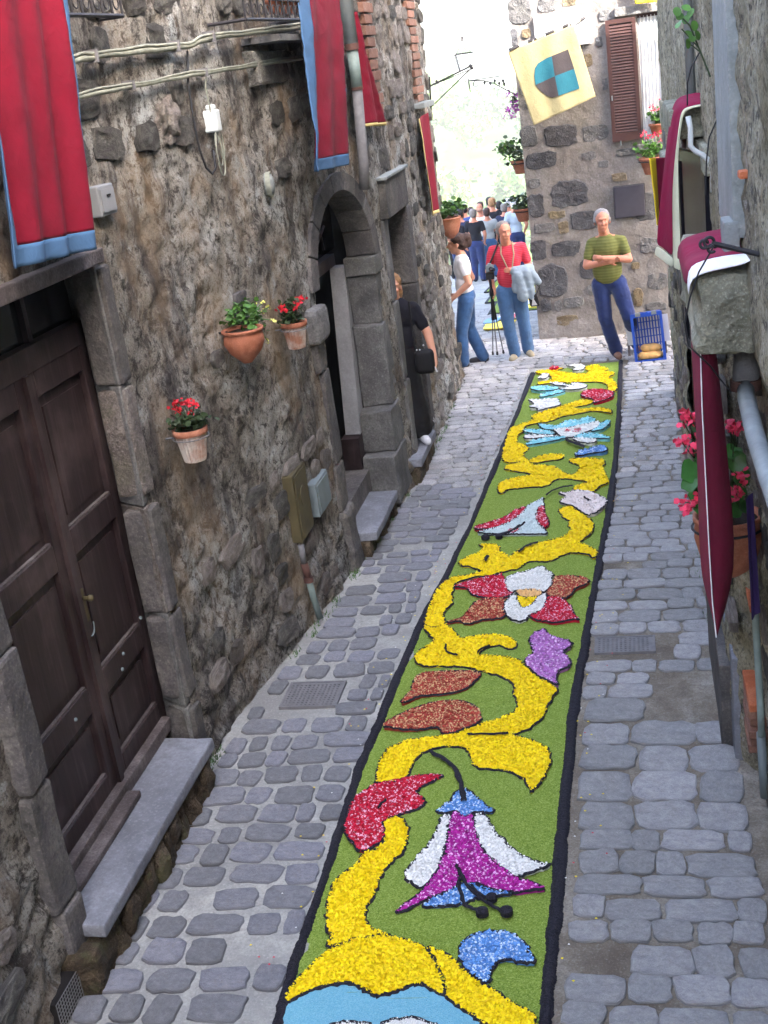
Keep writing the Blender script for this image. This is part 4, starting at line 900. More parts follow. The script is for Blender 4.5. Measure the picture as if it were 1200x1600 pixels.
def pipe_thing(name, segs, label, cat='drainpipe', collars=()):
    t = thing(name, segs[0][0][0], label, cat)
    for pts, r_, mat in segs: m = MB(); m.tube(pts, r_, 14); m.build('pipe_section', mat, t, smooth=True)
    for p, r_, h in collars: m = MB(); m.lathe([(r_, -h), (r_*1.0, h)], p, 16); m.lathe([(r_*.5, h), (r_, h)], p, 16); m.build('collar', MT['rust'], t, smooth=True)
    return t
a = ony(538, 0, 10.55); b = ony(556, 78, 10.55)
xp = float(lx(10.6))+.09
PA, PB = onx(537, 0, xp), onx(553, 78, xp)
yv = (PA[1]+PB[1])/2
pipe_thing('drainpipe', [([(xp, yv, 5.6), (xp, yv, 3.92)], .055, MT['pipe_grey']), ([(xp, yv, 3.93), (xp, yv, 3.6)], .047, MT['pipe_green']), ([(xp, yv, 3.62), (xp-.03, yv, 3.0), (xp-.05, yv, 2.8)], .043, MT['castiron'])], 'grey drainpipe coming down the left wall beside the red banners', collars=(((xp, yv, 3.92), .06, .025), ((xp, yv, 3.6), .05, .012)))
pp = [onleft(u, v, .05) for u, v in ((470, 852), (475, 880), (482, 905), (490, 935), (500, 965))]
pipe_thing('drainpipe', [(pp[:2], .022, MT['castiron']), (pp[1:3], .027, MT['rust']), (pp[2:], .024, MT['pipe_green'])], 'short rusty pipe running down to the paving under the service plates', collars=((pp[2], .034, .02),))

# ------------------------------------------------------------------ the house that closes the lane
FY = 16.45
fh = thing('corner_house', (-.2, FY, 0), 'stone house with brown shutter facing down the lane at its far end', 'building')
def fwall():
    xs = np.arange(-1.285, 3.2, .03); zs = np.r_[np.arange(-.1, 4.8, .03), np.linspace(4.9, 6, 6)]
    X, Z = np.meshgrid(xs, zs); Y = FY-(fbm(X*3, Z*3, 41)-.5)*.03-(fbm(X*12, Z*12, 42)-.5)*.016-.06*np.clip(.4-Z, 0, .4)
    V = np.stack([X, Y, Z], -1).reshape(-1, 3); n, m_ = X.shape; I = np.arange(n*m_).reshape(n, m_)
    F = np.stack([I[:-1, :-1], I[:-1, 1:], I[1:, 1:], I[1:, :-1]], -1).reshape(-1, 4); C = V[F].mean(1)
    hole = (C[:, 0] > .235) & (C[:, 0] < .60) & (C[:, 2] > 2.42) & (C[:, 2] < 3.95)
    nmesh('wall', V, F[~hole], MT['fwall'], None, fh, True)
    # side wall running back along the lane; unseen length added to shade the crowd
    ys = np.arange(FY, 40, .2); Yg, Zg = np.meshgrid(ys, zs); Xg = -1.285+(fbm(Yg*3, Zg*3, 45)-.5)*.03+(Yg-FY)*.02
    V = np.stack([Xg, Yg, Zg], -1).reshape(-1, 3); n, m_ = Xg.shape; I = np.arange(n*m_).reshape(n, m_)
    F = np.stack([I[:-1, :-1], I[1:, :-1], I[1:, 1:], I[:-1, 1:]], -1).reshape(-1, 4); nmesh('side_wall', V, F, MT['fwall'], None, fh, True)
    m = MB(); m.box((-1.2, FY+.3, -3.5), (6, 40, 6)); m.build('inner_wall', MT['dark'], fh)  # unseen core and roof, lengthened too to keep sun off the crowd
    m = MB(); m.box((-1.28, FY-.1, 6.0), (6, 40, 6.15)); m.build('roof', MT['brick'], fh)
fwall()
FS = [(793,-4,830,38,'m'),(840,-4,868,20,'m'),(878,-4,900,10,'b'),(935,15,955,34,'m'),(815,44,830,60,'b'),(798,45,809,72,'d'),(931,56,941,74,'d'),(910,84,926,104,'b'),(940,120,950,142,'m'),
 (812,196,840,230,'m'),(849,194,904,229,'d'),(910,194,952,222,'m'),(821,236,872,264,'d'),(908,237,932,250,'m'),(824,279,846,294,'m'),(860,281,920,324,'d'),(955,270,980,284,'b'),(825,302,851,341,'d'),(856,329,884,342,'b'),(891,329,938,360,'d'),
 (862,376,908,401,'d'),(829,374,855,408,'d'),(840,411,887,465,'d'),(905,404,929,437,'d'),(844,467,861,487,'d'),(880,464,913,480,'m'),(962,231,1000,243,'m'),(834,348,868,364,'m'),(872,345,889,366,'b'),(985,410,1000,421,'b'),(989,449,1005,478,'b'),(1010,425,1045,452,'m'),(1008,470,1044,500,'m'),
 (866,470,878,486,'m'),(918,444,932,462,'m'),(820,150,838,170,'m'),(846,120,862,138,'m'),(935,250,952,262,'m'),(868,492,905,508,'b'),(990,300,1030,345,'m'),(1000,370,1030,395,'m'),(810,95,826,118,'d'),(812,130,830,148,'m'),(1004,505,1040,520,'b')]
for k, (u0, v0, u1, v1, c) in enumerate(FS):
    uc, vc = (u0+u1)/2, (v0+v1)/2; x0, x1 = ony(u0, vc, FY)[0], ony(u1, vc, FY)[0]; z1, z0 = ony(uc, v0, FY)[2], ony(uc, v1, FY)[2]
    r = random.Random(k); n = 14; poly = []
    for j in range(n):
        q = 2*PI*(j+.5)/n; e = 5.5; kx = (abs(math.cos(q))**e+abs(math.sin(q))**e)**(-1/e)*r.uniform(.9, 1.03)
        poly.append(((x0+x1)/2+(x1-x0)/2*math.cos(q)*kx, FY, (z0+z1)/2+(z1-z0)/2*math.sin(q)*kx))
    bm = bmesh.new(); vs = [bm.verts.new(p) for p in poly]; f = bm.faces.new(vs); ex = bmesh.ops.extrude_face_region(bm, geom=[f]); top = [e for e in ex['geom'] if isinstance(e, bmesh.types.BMFace)][0]
    for v in top.verts: v.co += Vector((((x0+x1)/2-v.co.x)*.07, -.008-.010*r.random(), ((z0+z1)/2-v.co.z)*.07))
    bmesh.ops.poke(bm, faces=[top]); bmesh.ops.subdivide_edges(bm, edges=[e for e in bm.edges if e.calc_length() > .05], cuts=2)
    for v in bm.verts:
        nn = mnoise.noise_vector(v.co*13+Vector((k, 0, 0))); v.co += nn*.012
    bmesh.ops.recalc_face_normals(bm, faces=bm.faces); me = bpy.data.meshes.new('stone'); bm.to_mesh(me); bm.free(); me.materials.append(MT[{'d': 'fstone', 'm': 'fstone_mid', 'b': 'fstone_brown'}[c]])
    link('stone', me, fh)
def qz(v, u=1045): return ony(u, v, FY)[2]
zz = 2.2
for k, h in enumerate((.3, .26, .22, .32, .28, .34, .4)):       # quoins right of the window
    block('quoin_stone', (.60, FY-.05-.02*(k % 2), zz), (.86-.06*(k % 2), FY+.1, zz+h-.02), (MT['fstone'], MT['fstone_brown'], MT['dress_dark'])[k % 3], fh, .02, .012); zz += h
block('lintel', (-.02, FY-.07, 3.955), (.66, FY+.1, 4.06), MT['dress'], fh, .012, .006)
block('window_sill', (.16, FY-.12, 2.34), (.66, FY+.1, 2.42), MT['dress'], fh, .012, .006)
m = MB(); m.box((.225, FY+.02, 2.42), (.25, FY+.06, 3.95)); m.box((.58, FY+.02, 2.42), (.61, FY+.06, 3.95)); m.box((.25, FY+.02, 3.91), (.58, FY+.06, 3.95)); m.build('window_frame', MT['shutter'], fh)
m = MB(); m.box((.2, FY+.1, 2.4), (.62, FY+.12, 3.96)); m.build('pane', MT['glass_dark'], fh)
def curtain():
    n = 60; V = []; 
    for j in range(24):
        z = 2.42+(3.93-2.42)*j/23
        for i in range(n):
            u = i/(n-1); pinch = 1-.15*math.sin(PI*(1-j/23))*0
            V.append((.25+.33*u*(1-.25*(1-j/23)*(1-u)) , FY+.03+.012*math.sin(u*46+.6*math.sin(j*.3))+.004*math.sin(u*97), z))
    F = np.array([(j*n+i, j*n+i+1, (j+1)*n+i+1, (j+1)*n+i) for j in range(23) for i in range(n-1)]); o = nmesh('curtain', np.array(V), F, MT['curtain'], None, fh, True)
curtain()
def shutter():
    x0, x1, z0, z1 = -.14, .225, 2.485, 3.93; y = FY-.05
    m = MB(); m.box((x0, y-.02, z0), (x0+.045, y+.02, z1)); m.box((x1-.045, y-.02, z0), (x1, y+.02, z1)); m.box((x0+.045, y-.019, z0), (x1-.045, y+.019, z0+.10)); m.box((x0+.045, y-.019, z1-.05), (x1-.045, y+.019, z1))
    s = m.build('shutter', MT['shutter'], fh); n = 36
    for i in range(n):
        z = z0+.11+(z1-.06-z0-.11)*i/n; m = MB(); h = (z1-.06-z0-.11)/n
        m.prism([(x0+.045, y-.016, z), (x0+.045, y-.010, z-.004), (x0+.045, y+.012, z+h*.95), (x0+.045, y+.006, z+h*1.05)], (x1-x0-.09, 0, 0)); m.build('slat', MT['shutter'], s)
    m = MB(); m.box((x0+.02, y-.03, z0+.5), (x0+.035, y-.02, z0+.56)); m.build('latch', MT['steel'], s)
    m = MB(); P = ony(970, 222, FY-.06); m.tube([(P[0], FY-.02, P[2]-.04), (P[0], FY-.08, P[2]-.04), (P[0], FY-.08, P[2]+.02)], .008, 6); m.build('shutter_hook', MT['steel'], s)
shutter()
# street name plaque (only its last letters show beside the flag)
def text_mesh(body, size, loc, rot, mat, parent, name='lettering', depth=.003):
    cu = bpy.data.curves.new('t', 'FONT'); cu.body = body; cu.size = size; cu.extrude = depth; tmp = bpy.data.objects.new('t', cu); col.objects.link(tmp)
    dg = bpy.context.evaluated_depsgraph_get(); me = bpy.data.meshes.new_from_object(tmp.evaluated_get(dg)); bpy.data.objects.remove(tmp)
    me.transform(Matrix.Translation(loc) @ Euler(rot).to_matrix().to_4x4()); me.materials.clear(); me.materials.append(mat); return link(name, me, parent)
x0, x1, z0, z1 = -1.01, -.32, 3.69, 4.09
pl = thing('street_plaque', (x0, FY, z0), 'white marble street plaque on the far house partly behind the yellow flag', 'plaque')
m = MB(); m.box((x0, FY-.055, z0), (x1, FY-.01, z1)); o = m.build('slab', MT['marble'], pl); bv = o.modifiers.new('b', 'BEVEL'); bv.width = .006
text_mesh('CI', .13, (-.56, FY-.058, 3.80), (PI/2, 0, 0), MT['letter'], pl)
for xx in (x0+.03, x1-.03, (x0+x1)/2): m = MB(); m.lathe([(.001, 0), (.012, 0), (.012, .01), (.001, .012)], (0, 0, 0), 8); o = m.build('screw', MT['steel'], pl); o.matrix_parent_inverse = Matrix(); o.location = Vector((xx, FY-.056, z1-.03))-pl.location; o.rotation_euler = (PI/2, 0, 0)
def slate():
    A, B = ony(958, 292, FY), ony(1008, 337, FY); t = thing('slate_panel', (A[0], FY, B[2]), 'dark square slate panel on the far house wall beside the standing man', 'panel')
    m = MB(); m.box((-.165, FY-.06, 1.53), (.215, FY-.02, 1.92)); o = m.build('slab', MT['slate'], t); bv = o.modifiers.new('b', 'BEVEL'); bv.width = .008; bv.segments = 2
    m = MB(); m.box((-.178, FY-.045, 1.517), (.228, FY-.015, 1.933)); m.build('mortar_edge', MT['fstone'], t)
slate()

# ------------------------------------------------------------------ right house
rh = thing('stone_house', (.6, 6, 0), 'stone house along the right side of the lane with projecting window sills', 'building')
def rwall():
    ys = np.r_[np.linspace(-14, 1.2, 16), np.arange(1.3, 13.31, .035)]; zs = np.r_[np.arange(-.12, 4.6, .035), np.linspace(4.7, 7.0, 8)]
    Y, Z = np.meshgrid(ys, zs); f1, f2 = worley(Y*3.2, Z*4.6, 9); low = np.clip(2.4-Z, 0, 1)
    X = rx(Y)+.11*np.clip((2.6-Z)*3, 0, 1)*np.clip((5.9-Y)*5, 0, 1)-(fbm(Y*3, Z*3, 51)-.5)*.03-(fbm(Y*11, Z*11, 52)-.5)*.034-(fbm(Y*30, Z*30, 53, 2)-.5)*.012-np.clip((f2-f1)*2, 0, 1)*.022*low
    V = np.stack([X, Y, Z], -1).reshape(-1, 3); n, m_ = X.shape; I = np.arange(n*m_).reshape(n, m_)
    F = np.stack([I[:-1, :-1], I[1:, :-1], I[1:, 1:], I[:-1, 1:]], -1).reshape(-1, 4); C = V[F].mean(1)
    hole = (C[:, 1] > 6.35) & (C[:, 1] < 8.2) & (C[:, 2] > 2.0) & (C[:, 2] < 3.14)
    hole |= (C[:, 1] > 8.7) & (C[:, 1] < 9.7) & (C[:, 2] > .05) & (C[:, 2] < 2.1)
    nmesh('wall', V, F[~hole], MT['rwall'], None, rh, True)
    m = MB(); m.box((.62, -14, -.2), (6, 13.2, 7.0)); m.build('inner_wall', MT['dark'], rh)
    zs2 = np.arange(-.1, 7.0, .05); xs = np.arange(.4, 3.4, .05); X, Z = np.meshgrid(xs, zs2); Yg = 13.3+(fbm(X*4, Z*4, 55)-.5)*.03
    V = np.stack([X, Yg, Z], -1).reshape(-1, 3); n, m_ = X.shape; I = np.arange(n*m_).reshape(n, m_); F = np.stack([I[:-1, :-1], I[1:, :-1], I[1:, 1:], I[:-1, 1:]], -1).reshape(-1, 4); nmesh('end_wall', V, F, MT['rwall'], None, rh, True)
    m = MB(); m.box((.36, -14, 7.0), (6, 13.4, 7.15)); m.build('roof', MT['brick'], rh)
rwall()
for k in range(11):     # corner stones at the end of the right wall
    z = .0+.28*k; block('quoin_stone', (.375+.012*(k % 2), 12.9-.12*(k % 2), z), (.6, 13.34, z+.27), MT['rstone'] if k % 3 else MT['dress'], rh, .02, .01)
# near window surround and sill
block('window_jamb', (.375, 4.72, 2.95), (.5, 5.42, 6.2), MT['concrete'], rh, .012, .004, 3)
block('window_sill', (.215, 4.55, 2.55), (.46, 5.6, 2.86), MT['rstone'], rh, .045, .024, 4)
block('window_sill', (.235, 6.75, 3.17), (.46, 7.9, 3.32), MT['rstone'], rh, .02, .008)
block('window_sill', (.245, 8.5, 2.84), (.46, 9.3, 2.92), MT['rstone'], rh, .02, .008)
block('lintel', (.37, 6.3, 3.02), (.5, 8.3, 3.16), MT['rstone'], rh, .015, .006)
block('sill_block', (.34, 4.72, 2.87), (.40, 4.86, 3.02), MT['concrete'], rh, .01, .003)
block('base_slab', (.33, 6.0, -.02), (.40, 7.15, .50), MT['dress_dark'], rh, .012, .004); block('base_slab', (.385, 5.85, .0), (.45, 6.6, .62), MT['slab'], rh, .012, .004)
for i in range(6): block('brick', (.425+.006*(i % 2), 5.44-.02*(i % 3), .30+.052*i), (.6, 5.74+.015*(i % 2), .344+.052*i), MT['brick'] if i < 5 else MT['orange_brick'], rh, .008, .004, 1)
block('brick', (.46, 5.55, 1.02), (.6, 5.78, 1.06), MT['orange_brick'], rh, .006, .003, 0)
block('brick', (.385, 4.50, 3.19), (.45, 4.58, 3.215), MT['orange_brick'], rh, .006, .003, 0)
def rubble_right():
    r = random.Random(77); z = .02; cnt = 0
    while z < 2.2:
        h = r.uniform(.13, .22); y = 4.4+r.uniform(0, .2)
        while y < 13:
            wd = r.uniform(.18, .36); yc = y+wd/2
            if r.random() < (.6 if y < 6.4 else .3) and not (5.85 < yc < 7.3 and z < .7) and not (8.55 < yc < 9.85) and not (5.2 < yc < 6.0 and .2 < z < .75) and cnt < 110:
                o = bpy.data.objects.new('stone', r.choice(RUB['lstone_light' if r.random() < .6 else 'lstone'])); col.objects.link(o); o.parent = rh; o.matrix_parent_inverse = Matrix.Translation(-rh.location)
                o.location = (float(rx(yc))-.012+(.11 if yc < 5.7 and z < 2.3 else 0), yc, z+h/2); o.rotation_euler = (0, 0, PI); o.scale = (r.uniform(.014, .03), wd*.95, h*.9); cnt += 1
            y += wd+.03
        z += h+.02
rubble_right()
# open casement with its black frame, under the second sill
def casement():
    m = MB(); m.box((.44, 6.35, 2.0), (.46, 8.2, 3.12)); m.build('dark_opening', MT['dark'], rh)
    A, B, C_, D = onx(1068, 185, .30), onx(1112, 310, .34), None, None
    y0 = 6.45
    M = Matrix.Translation((.38, 6.45, 2.0)) @ Matrix.Rotation(math.radians(9), 4, 'Z')
    m = MB()
    for a, b in (((0, 0, 0), (.03, .05, 1.1)), ((0, .62, 0), (.03, .67, 1.1)), ((0, .05, 0), (.03, .62, .06)), ((0, .05, 1.04), (.03, .62, 1.1))): m.box(a, b, 0, M)
    c = m.build('casement', MT['black_paint'], rh); m = MB(); m.box((.01, .05, .06), (.018, .62, 1.04), 0, M); m.build('pane', MT['glass_dark'], c)
casement()
m = MB(); m.box((.44, 8.7, 0), (.46, 9.7, 2.1)); m.build('door_leaf', MT['wood'], rh)
pts = [ony(u, v, 6.3) for u, v in ((1075, 182), (1079, 200), (1079, 228), (1086, 236), (1098, 242), (1109, 252), (1114, 268), (1114, 300))]
pipe_thing('bent_pipe', [(pts, .013, MT['pipe_white'])], 'thin white bent pipe under the second sill on the right wall', 'pipe')
q = [onx(1168, 535, .43), onx(1165, 600, .41), onx(1166, 622, .40), onx(1180, 680, .38), onx(1200, 742, .38), onx(1240, 850, .36)]
pipe_thing('drainpipe', [(q[:2], .052, MT['castiron']), (q[1:], .033, MT['pipe_grey'])], 'big pale waste pipe bending down the near right wall', collars=((q[1], .06, .02),))
x_, y_ = .435, 5.35
pipe_thing('drainpipe', [([onx(1178, 880, .47), onx(1180, 960, .47), onx(1188, 1100, .475), onx(1190, 1150, .475)], .017, MT['pipe_green']), ([onx(1189, 1145, .475), onx(1195, 1245, .485)], .022, MT['steel'])], 'thin green-grey downpipe low on the near right wall')
pipe_thing('drainpipe', [([(.36, 7.9, 3.1), (.36, 7.9, .9)], .02, MT['rust'])], 'narrow brown downpipe behind the hanging maroon cloth on the right')
pipe_thing('drainpipe', [([(.36, 6.9, 5.5), (.36, 6.9, 3.34)], .024, MT['pipe_grey'])], 'narrow grey downpipe high on the right wall above the second sill')
def cableR(name, px, plane_y, rad, mat, label):
    pts = [ony(u, v, y) for (u, v), y in zip(px, plane_y)]; P = np.array(pts); Q = []
    for i in range(len(P)-1):
        for k in range(5): Q.append(tuple(P[i]+(P[i+1]-P[i])*k/5))
    Q.append(tuple(P[-1])); t = thing(name, Q[0], label, 'cable'); m = MB(); m.tube(Q, rad, 6); m.build('strand', mat, t, smooth=True)
cableR('black_cable', [(1118, 380), (1092, 425), (1078, 465), (1070, 505), (1076, 540), (1095, 558), (1110, 572), (1125, 592), (1142, 612)], [4.45]*6+[4.5, 4.55, 4.6], .0035, MT['blackcable'], 'thin black cable looping in front of the near stone sill')
cableR('black_cable', [(1094, 80), (1080, 105), (1074, 130), (1074, 165)], [6.2]*4, .004, MT['blackcable'], 'thin black cable hanging above the second maroon cloth')
cableR('black_cable', [(1121, 185), (1108, 215), (1104, 250), (1102, 305)], [5.4]*4, .0035, MT['blackcable'], 'thin grey wire in front of the black casement')
# wrought rod with a curled finial, coming from the right edge
def rod():
    y = 4.2; A, B = ony(1205, 402, y), ony(1112, 380, y); t = thing('iron_rod', A, 'dark iron rod with curled finial poking in over the near sill', 'rod')
    m = MB(); m.tube([ony(1260, 413, y), A, B], .009, 8); m.build('rod', MT['iron'], t)
    for (u, v), rr in (((1108, 378), .016), ((1100, 381), .013), ((1112, 388), .012)):
        c = ony(u, v, y); m = MB(); m.tube([(c[0]+rr*math.cos(q), y-.006*q/3, c[2]+rr*math.sin(q)) for q in np.linspace(0, 5.6, 16)], .0055, 6); m.build('curl', MT['iron'], t)
rod()

# ------------------------------------------------------------------ hanging cloths
def cloth_sheet(name, TL, TR, BL, BR, label, parts, nrm, amp=.02, folds=3, thick=.006, group=None, nu=36, nv=60, wav=.4, extra=None):
    """parts: function (u, v in 0..1) -> material key; each region becomes its own part"""
    TL, TR, BL, BR, nrm = map(lambda p: np.array(p, float), (TL, TR, BL, BR, nrm)); t = thing(name, tuple(TL), label, 'banner', group)
    U, V_ = np.meshgrid(np.linspace(0, 1, nu), np.linspace(0, 1, nv)); P = (TL*(1-U[..., None])+TR*U[..., None])*(1-V_[..., None])+(BL*(1-U[..., None])+BR*U[..., None])*V_[..., None]
    sd = abs(hash(label)) % 97 if False else sum(map(ord, label)) % 97
    d = amp*(np.sin(U*folds*2*PI+sd+V_*wav*3)*(.35+.65*V_)+.5*np.sin(U*folds*4.3+V_*2.2+sd)+.7*(fbm(U*3+sd, V_*5, sd)-.5)+.35*(fbm(U*9+sd, V_*14, sd+5)-.5))
    P = P+d[..., None]*nrm
    if extra is not None: P = extra(P, U, V_)
    kinds = {}
    for j in range(nv-1):
        for i in range(nu-1): kinds.setdefault(parts((i+.5)/(nu-1), (j+.5)/(nv-1)), []).append((j*nu+i, j*nu+i+1, (j+1)*nu+i+1, (j+1)*nu+i))
    for k, fs in kinds.items():
        me = bpy.data.meshes.new(k); me.from_pydata([tuple(p) for p in P.reshape(-1, 3)], [], fs); me.materials.append(MT[k]); bm = bmesh.new(); bm.from_mesh(me)
        bmesh.ops.delete(bm, geom=[v for v in bm.verts if not v.link_faces], context='VERTS'); bm.to_mesh(me); bm.free(); me.polygons.foreach_set('use_smooth', [True]*len(me.polygons))
        o = link({'c_red': 'red_field', 'c_blue': 'blue_border', 'c_maroon': 'maroon_field', 'c_cream': 'cream_border', 'c_white': 'white_border', 'c_gold': 'gold_piping', 'c_yellow': 'yellow_border', 'c_purple': 'purple_field'}.get(k, 'field'), me, t)
        s = o.modifiers.new('thickness', 'SOLIDIFY'); s.thickness = thick; s.offset = 0
    return t
G = 'red cloth banners hung from the left house'
X1 = -2.5
BLp, BRp = onx(25, 420, X1), onx(150, 388, X1)
TLp, TRp = (X1, 5.02, 5.2), (X1+.02, 5.88, 5.2)
cloth_sheet('banner', TLp, TRp, BLp, BRp, 'large red banner with blue hem hanging above the big wooden door', lambda u, v: 'c_blue' if (u < .12 or u > .93 or v > .955) else 'c_red', (1, 0, 0), .026, 3.1, group=G, nu=90, nv=120, wav=.9)
X2 = -2.1
cloth_sheet('banner', (X2, 8.80, 4.27), (X2, 10.0, 4.30), (X2, 8.38, 3.12), (X2, 9.62, 3.06), 'red banner with blue hem hanging over the arched doorway', lambda u, v: 'c_blue' if (u < .14 or v > .93 or (u > .95 and v > .55)) else 'c_red', (1, 0, 0), .034, 2.2, group=G, nu=64, nv=90, wav=.9)
X3 = -2.08
cloth_sheet('banner', onx(552, 20, X3), onx(556, 18, X3), onx(571, 198, X3), onx(600, 196, X3), 'narrow red banner with gold hem twisted beside the grey drainpipe', lambda u, v: 'c_gold' if (v > .965 or (u < .06 and v > .55)) else 'c_red', (1, 0, 0), .035, 1.5, group=G, nu=34, nv=70)
X4 = -2.08
cloth_sheet('banner', onx(653, 186, X4), onx(668, 176, X4), onx(676, 337, X4), onx(686, 330, X4), 'small red banner with gold edging at the far end of the left wall', lambda u, v: 'c_gold' if (u < .06 or v > .97) else 'c_red', (1, 0, 0), .015, 1.3, group=G, nu=34, nv=60)
GR = 'maroon cloths hung from the right house'
# near cloth: lies over the sill, then hangs; its near edge is turned in towards the wall
def near_cloth():
    t = thing('banner', (.2, 4.7, 3.0), 'maroon cloth with white piping laid over the near stone sill on the right', 'banner', GR)
    def sheet(rows, nm, mat):
        n = len(rows[0]); V = [p for r_ in rows for p in r_]; F = [(j*n+i, j*n+i+1, (j+1)*n+i+1, (j+1)*n+i) for j in range(len(rows)-1) for i in range(n-1)]
        m = MB(); m.add(V, F); o = m.build(nm, mat, t, smooth=True, fix=False); s = o.modifiers.new('th', 'SOLIDIFY'); s.thickness = .005; s.offset = 0; b = o.modifiers.new('ss', 'SUBSURF'); b.levels = b.render_levels = 1
    rows = []; 
    path = [(.43, 2.90), (.36, 2.885), (.29, 2.88), (.225, 2.868), (.20, 2.845), (.195, 2.78)]
    for j in range(9):
        y = 4.52+.95*j/8; rows.append([(x+.003*math.sin(j*2), y, z+.018*math.sin(j*1.3)*(i > 0)+.02*math.sin(PI*j/8)) for i, (x, z) in enumerate(path)])
    sheet(rows[1:], 'maroon_top', MT['c_maroon']); sheet([rows[0], [(p[0], (p[1]+rows[1][i][1])/2-.02, p[2]+.003) for i, p in enumerate(rows[1])], rows[1]], 'white_border', MT['c_white'])
    # hanging part, seen almost edge on
    A = [ony(u, v, 4.6) for u, v in ((1093, 512), (1097, 640), (1103, 760), (1108, 860), (1113, 940), (1119, 995))]
    B = [ony(u, v, 4.6) for u, v in ((1117, 512), (1131, 640), (1143, 760), (1151, 860), (1146, 925), (1123, 990))]
    Z = [p[2] for p in A]; out, inn = [], []
    for k, (a, b) in enumerate(zip(A, B)):
        out.append([(a[0]-.012+.01*math.sin(k), 5.15, a[2]), (a[0]-.004, 4.85, a[2]), (a[0], 4.605, a[2])])
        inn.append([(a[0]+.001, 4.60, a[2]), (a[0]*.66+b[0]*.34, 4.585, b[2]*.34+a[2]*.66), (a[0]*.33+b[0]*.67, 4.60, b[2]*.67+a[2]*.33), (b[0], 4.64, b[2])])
    sheet(out, 'maroon_outer_face', MT['c_maroon']); sheet(inn, 'maroon_turned_face', MT['c_maroon_dark'])
    m = MB(); m.tube([(a[0], 4.595, a[2]) for a in A], .0026, 6); m.build('piping', MT['c_white'], t)
near_cloth()
def second_cloth():
    t = thing('banner', (.2, 6.9, 3.3), 'long maroon cloth with cream border folded over the second sill on the right', 'banner', GR)
    y = 6.6
    cols = [((1100, 146), (1100, 162), (1100, 165)), ((1075, 150), (1076, 166), (1078, 170)), ((1056, 158), (1064, 172), (1068, 176)), ((1049, 190), (1061, 196), (1064, 202)), ((1043, 235), (1055, 240), (1059, 243)),
            ((1037, 290), (1050, 292), (1060, 293)), ((1031, 345), (1050, 348), (1062, 350)), ((1027, 392), (1052, 402), (1064, 402)), ((1023, 408), (1052, 419), (1065, 424))]
    yy = [6.6, 6.6, 6.6, 6.6, 6.6, 6.6, 6.6, 6.6, 6.6]
    def grid(a, b, nm, mat, rows, sub=6, bow=.02):
        V = []
        for j in rows:
            P, Q = np.array(ony(*cols[j][a], yy[j])), np.array(ony(*cols[j][b], yy[j]))
            for k in range(sub+1):
                s = k/sub; p = P*(1-s)+Q*s; p[1] += .20*(1-s)*(a == 0)+bow*math.sin(s*PI*2+j*.8); V.append(tuple(p))
        n = sub+1; F = [(j*n+i, j*n+i+1, (j+1)*n+i+1, (j+1)*n+i) for j in range(len(rows)-1) for i in range(sub)]
        m = MB(); m.add(V, F); o = m.build(nm, mat, t, smooth=True, fix=False); s = o.modifiers.new('th', 'SOLIDIFY'); s.thickness = .005; s.offset = 0; b_ = o.modifiers.new('ss', 'SUBSURF'); b_.levels = b_.render_levels = 2
    grid(0, 1, 'maroon_field', MT['c_maroon'], range(0, 8)); grid(1, 2, 'cream_border', MT['c_cream'], range(0, 9), 3, .004)
    grid(0, 1, 'cream_hem', MT['c_cream'], [7, 8])
second_cloth()
Y3 = 8.3
cloth_sheet('banner', ony(1014, 247, Y3), ony(1042, 246, Y3+.2), ony(1026, 352, Y3), ony(1044, 352, Y3+.2), 'short maroon cloth with bright yellow border beyond the long maroon one', lambda u, v: 'c_yellow' if u < .34 else 'c_maroon', (.3, -1, 0), .012, 1.2, group=GR, nu=24, nv=30)
cloth_sheet('banner', ony(991, -60, FY-.15), ony(1031, -62, FY-.15), ony(992, 6, FY-.15), ony(1031, 3, FY-.15), 'bright yellow cloth whose hem shows above the far window', lambda u, v: 'c_yellow', (0, -1, 0), .012, 1.5, group=None, nu=20, nv=30)
cloth_sheet('banner', ony(1165, 780, 5.1), ony(1176, 770, 5.1), ony(1175, 968, 5.1), ony(1187, 955, 5.1), 'narrow dark purple cloth hanging beside the near waste pipe', lambda u, v: 'c_purple', (.2, -1, 0), .006, 1.0, group=GR, nu=12, nv=30)

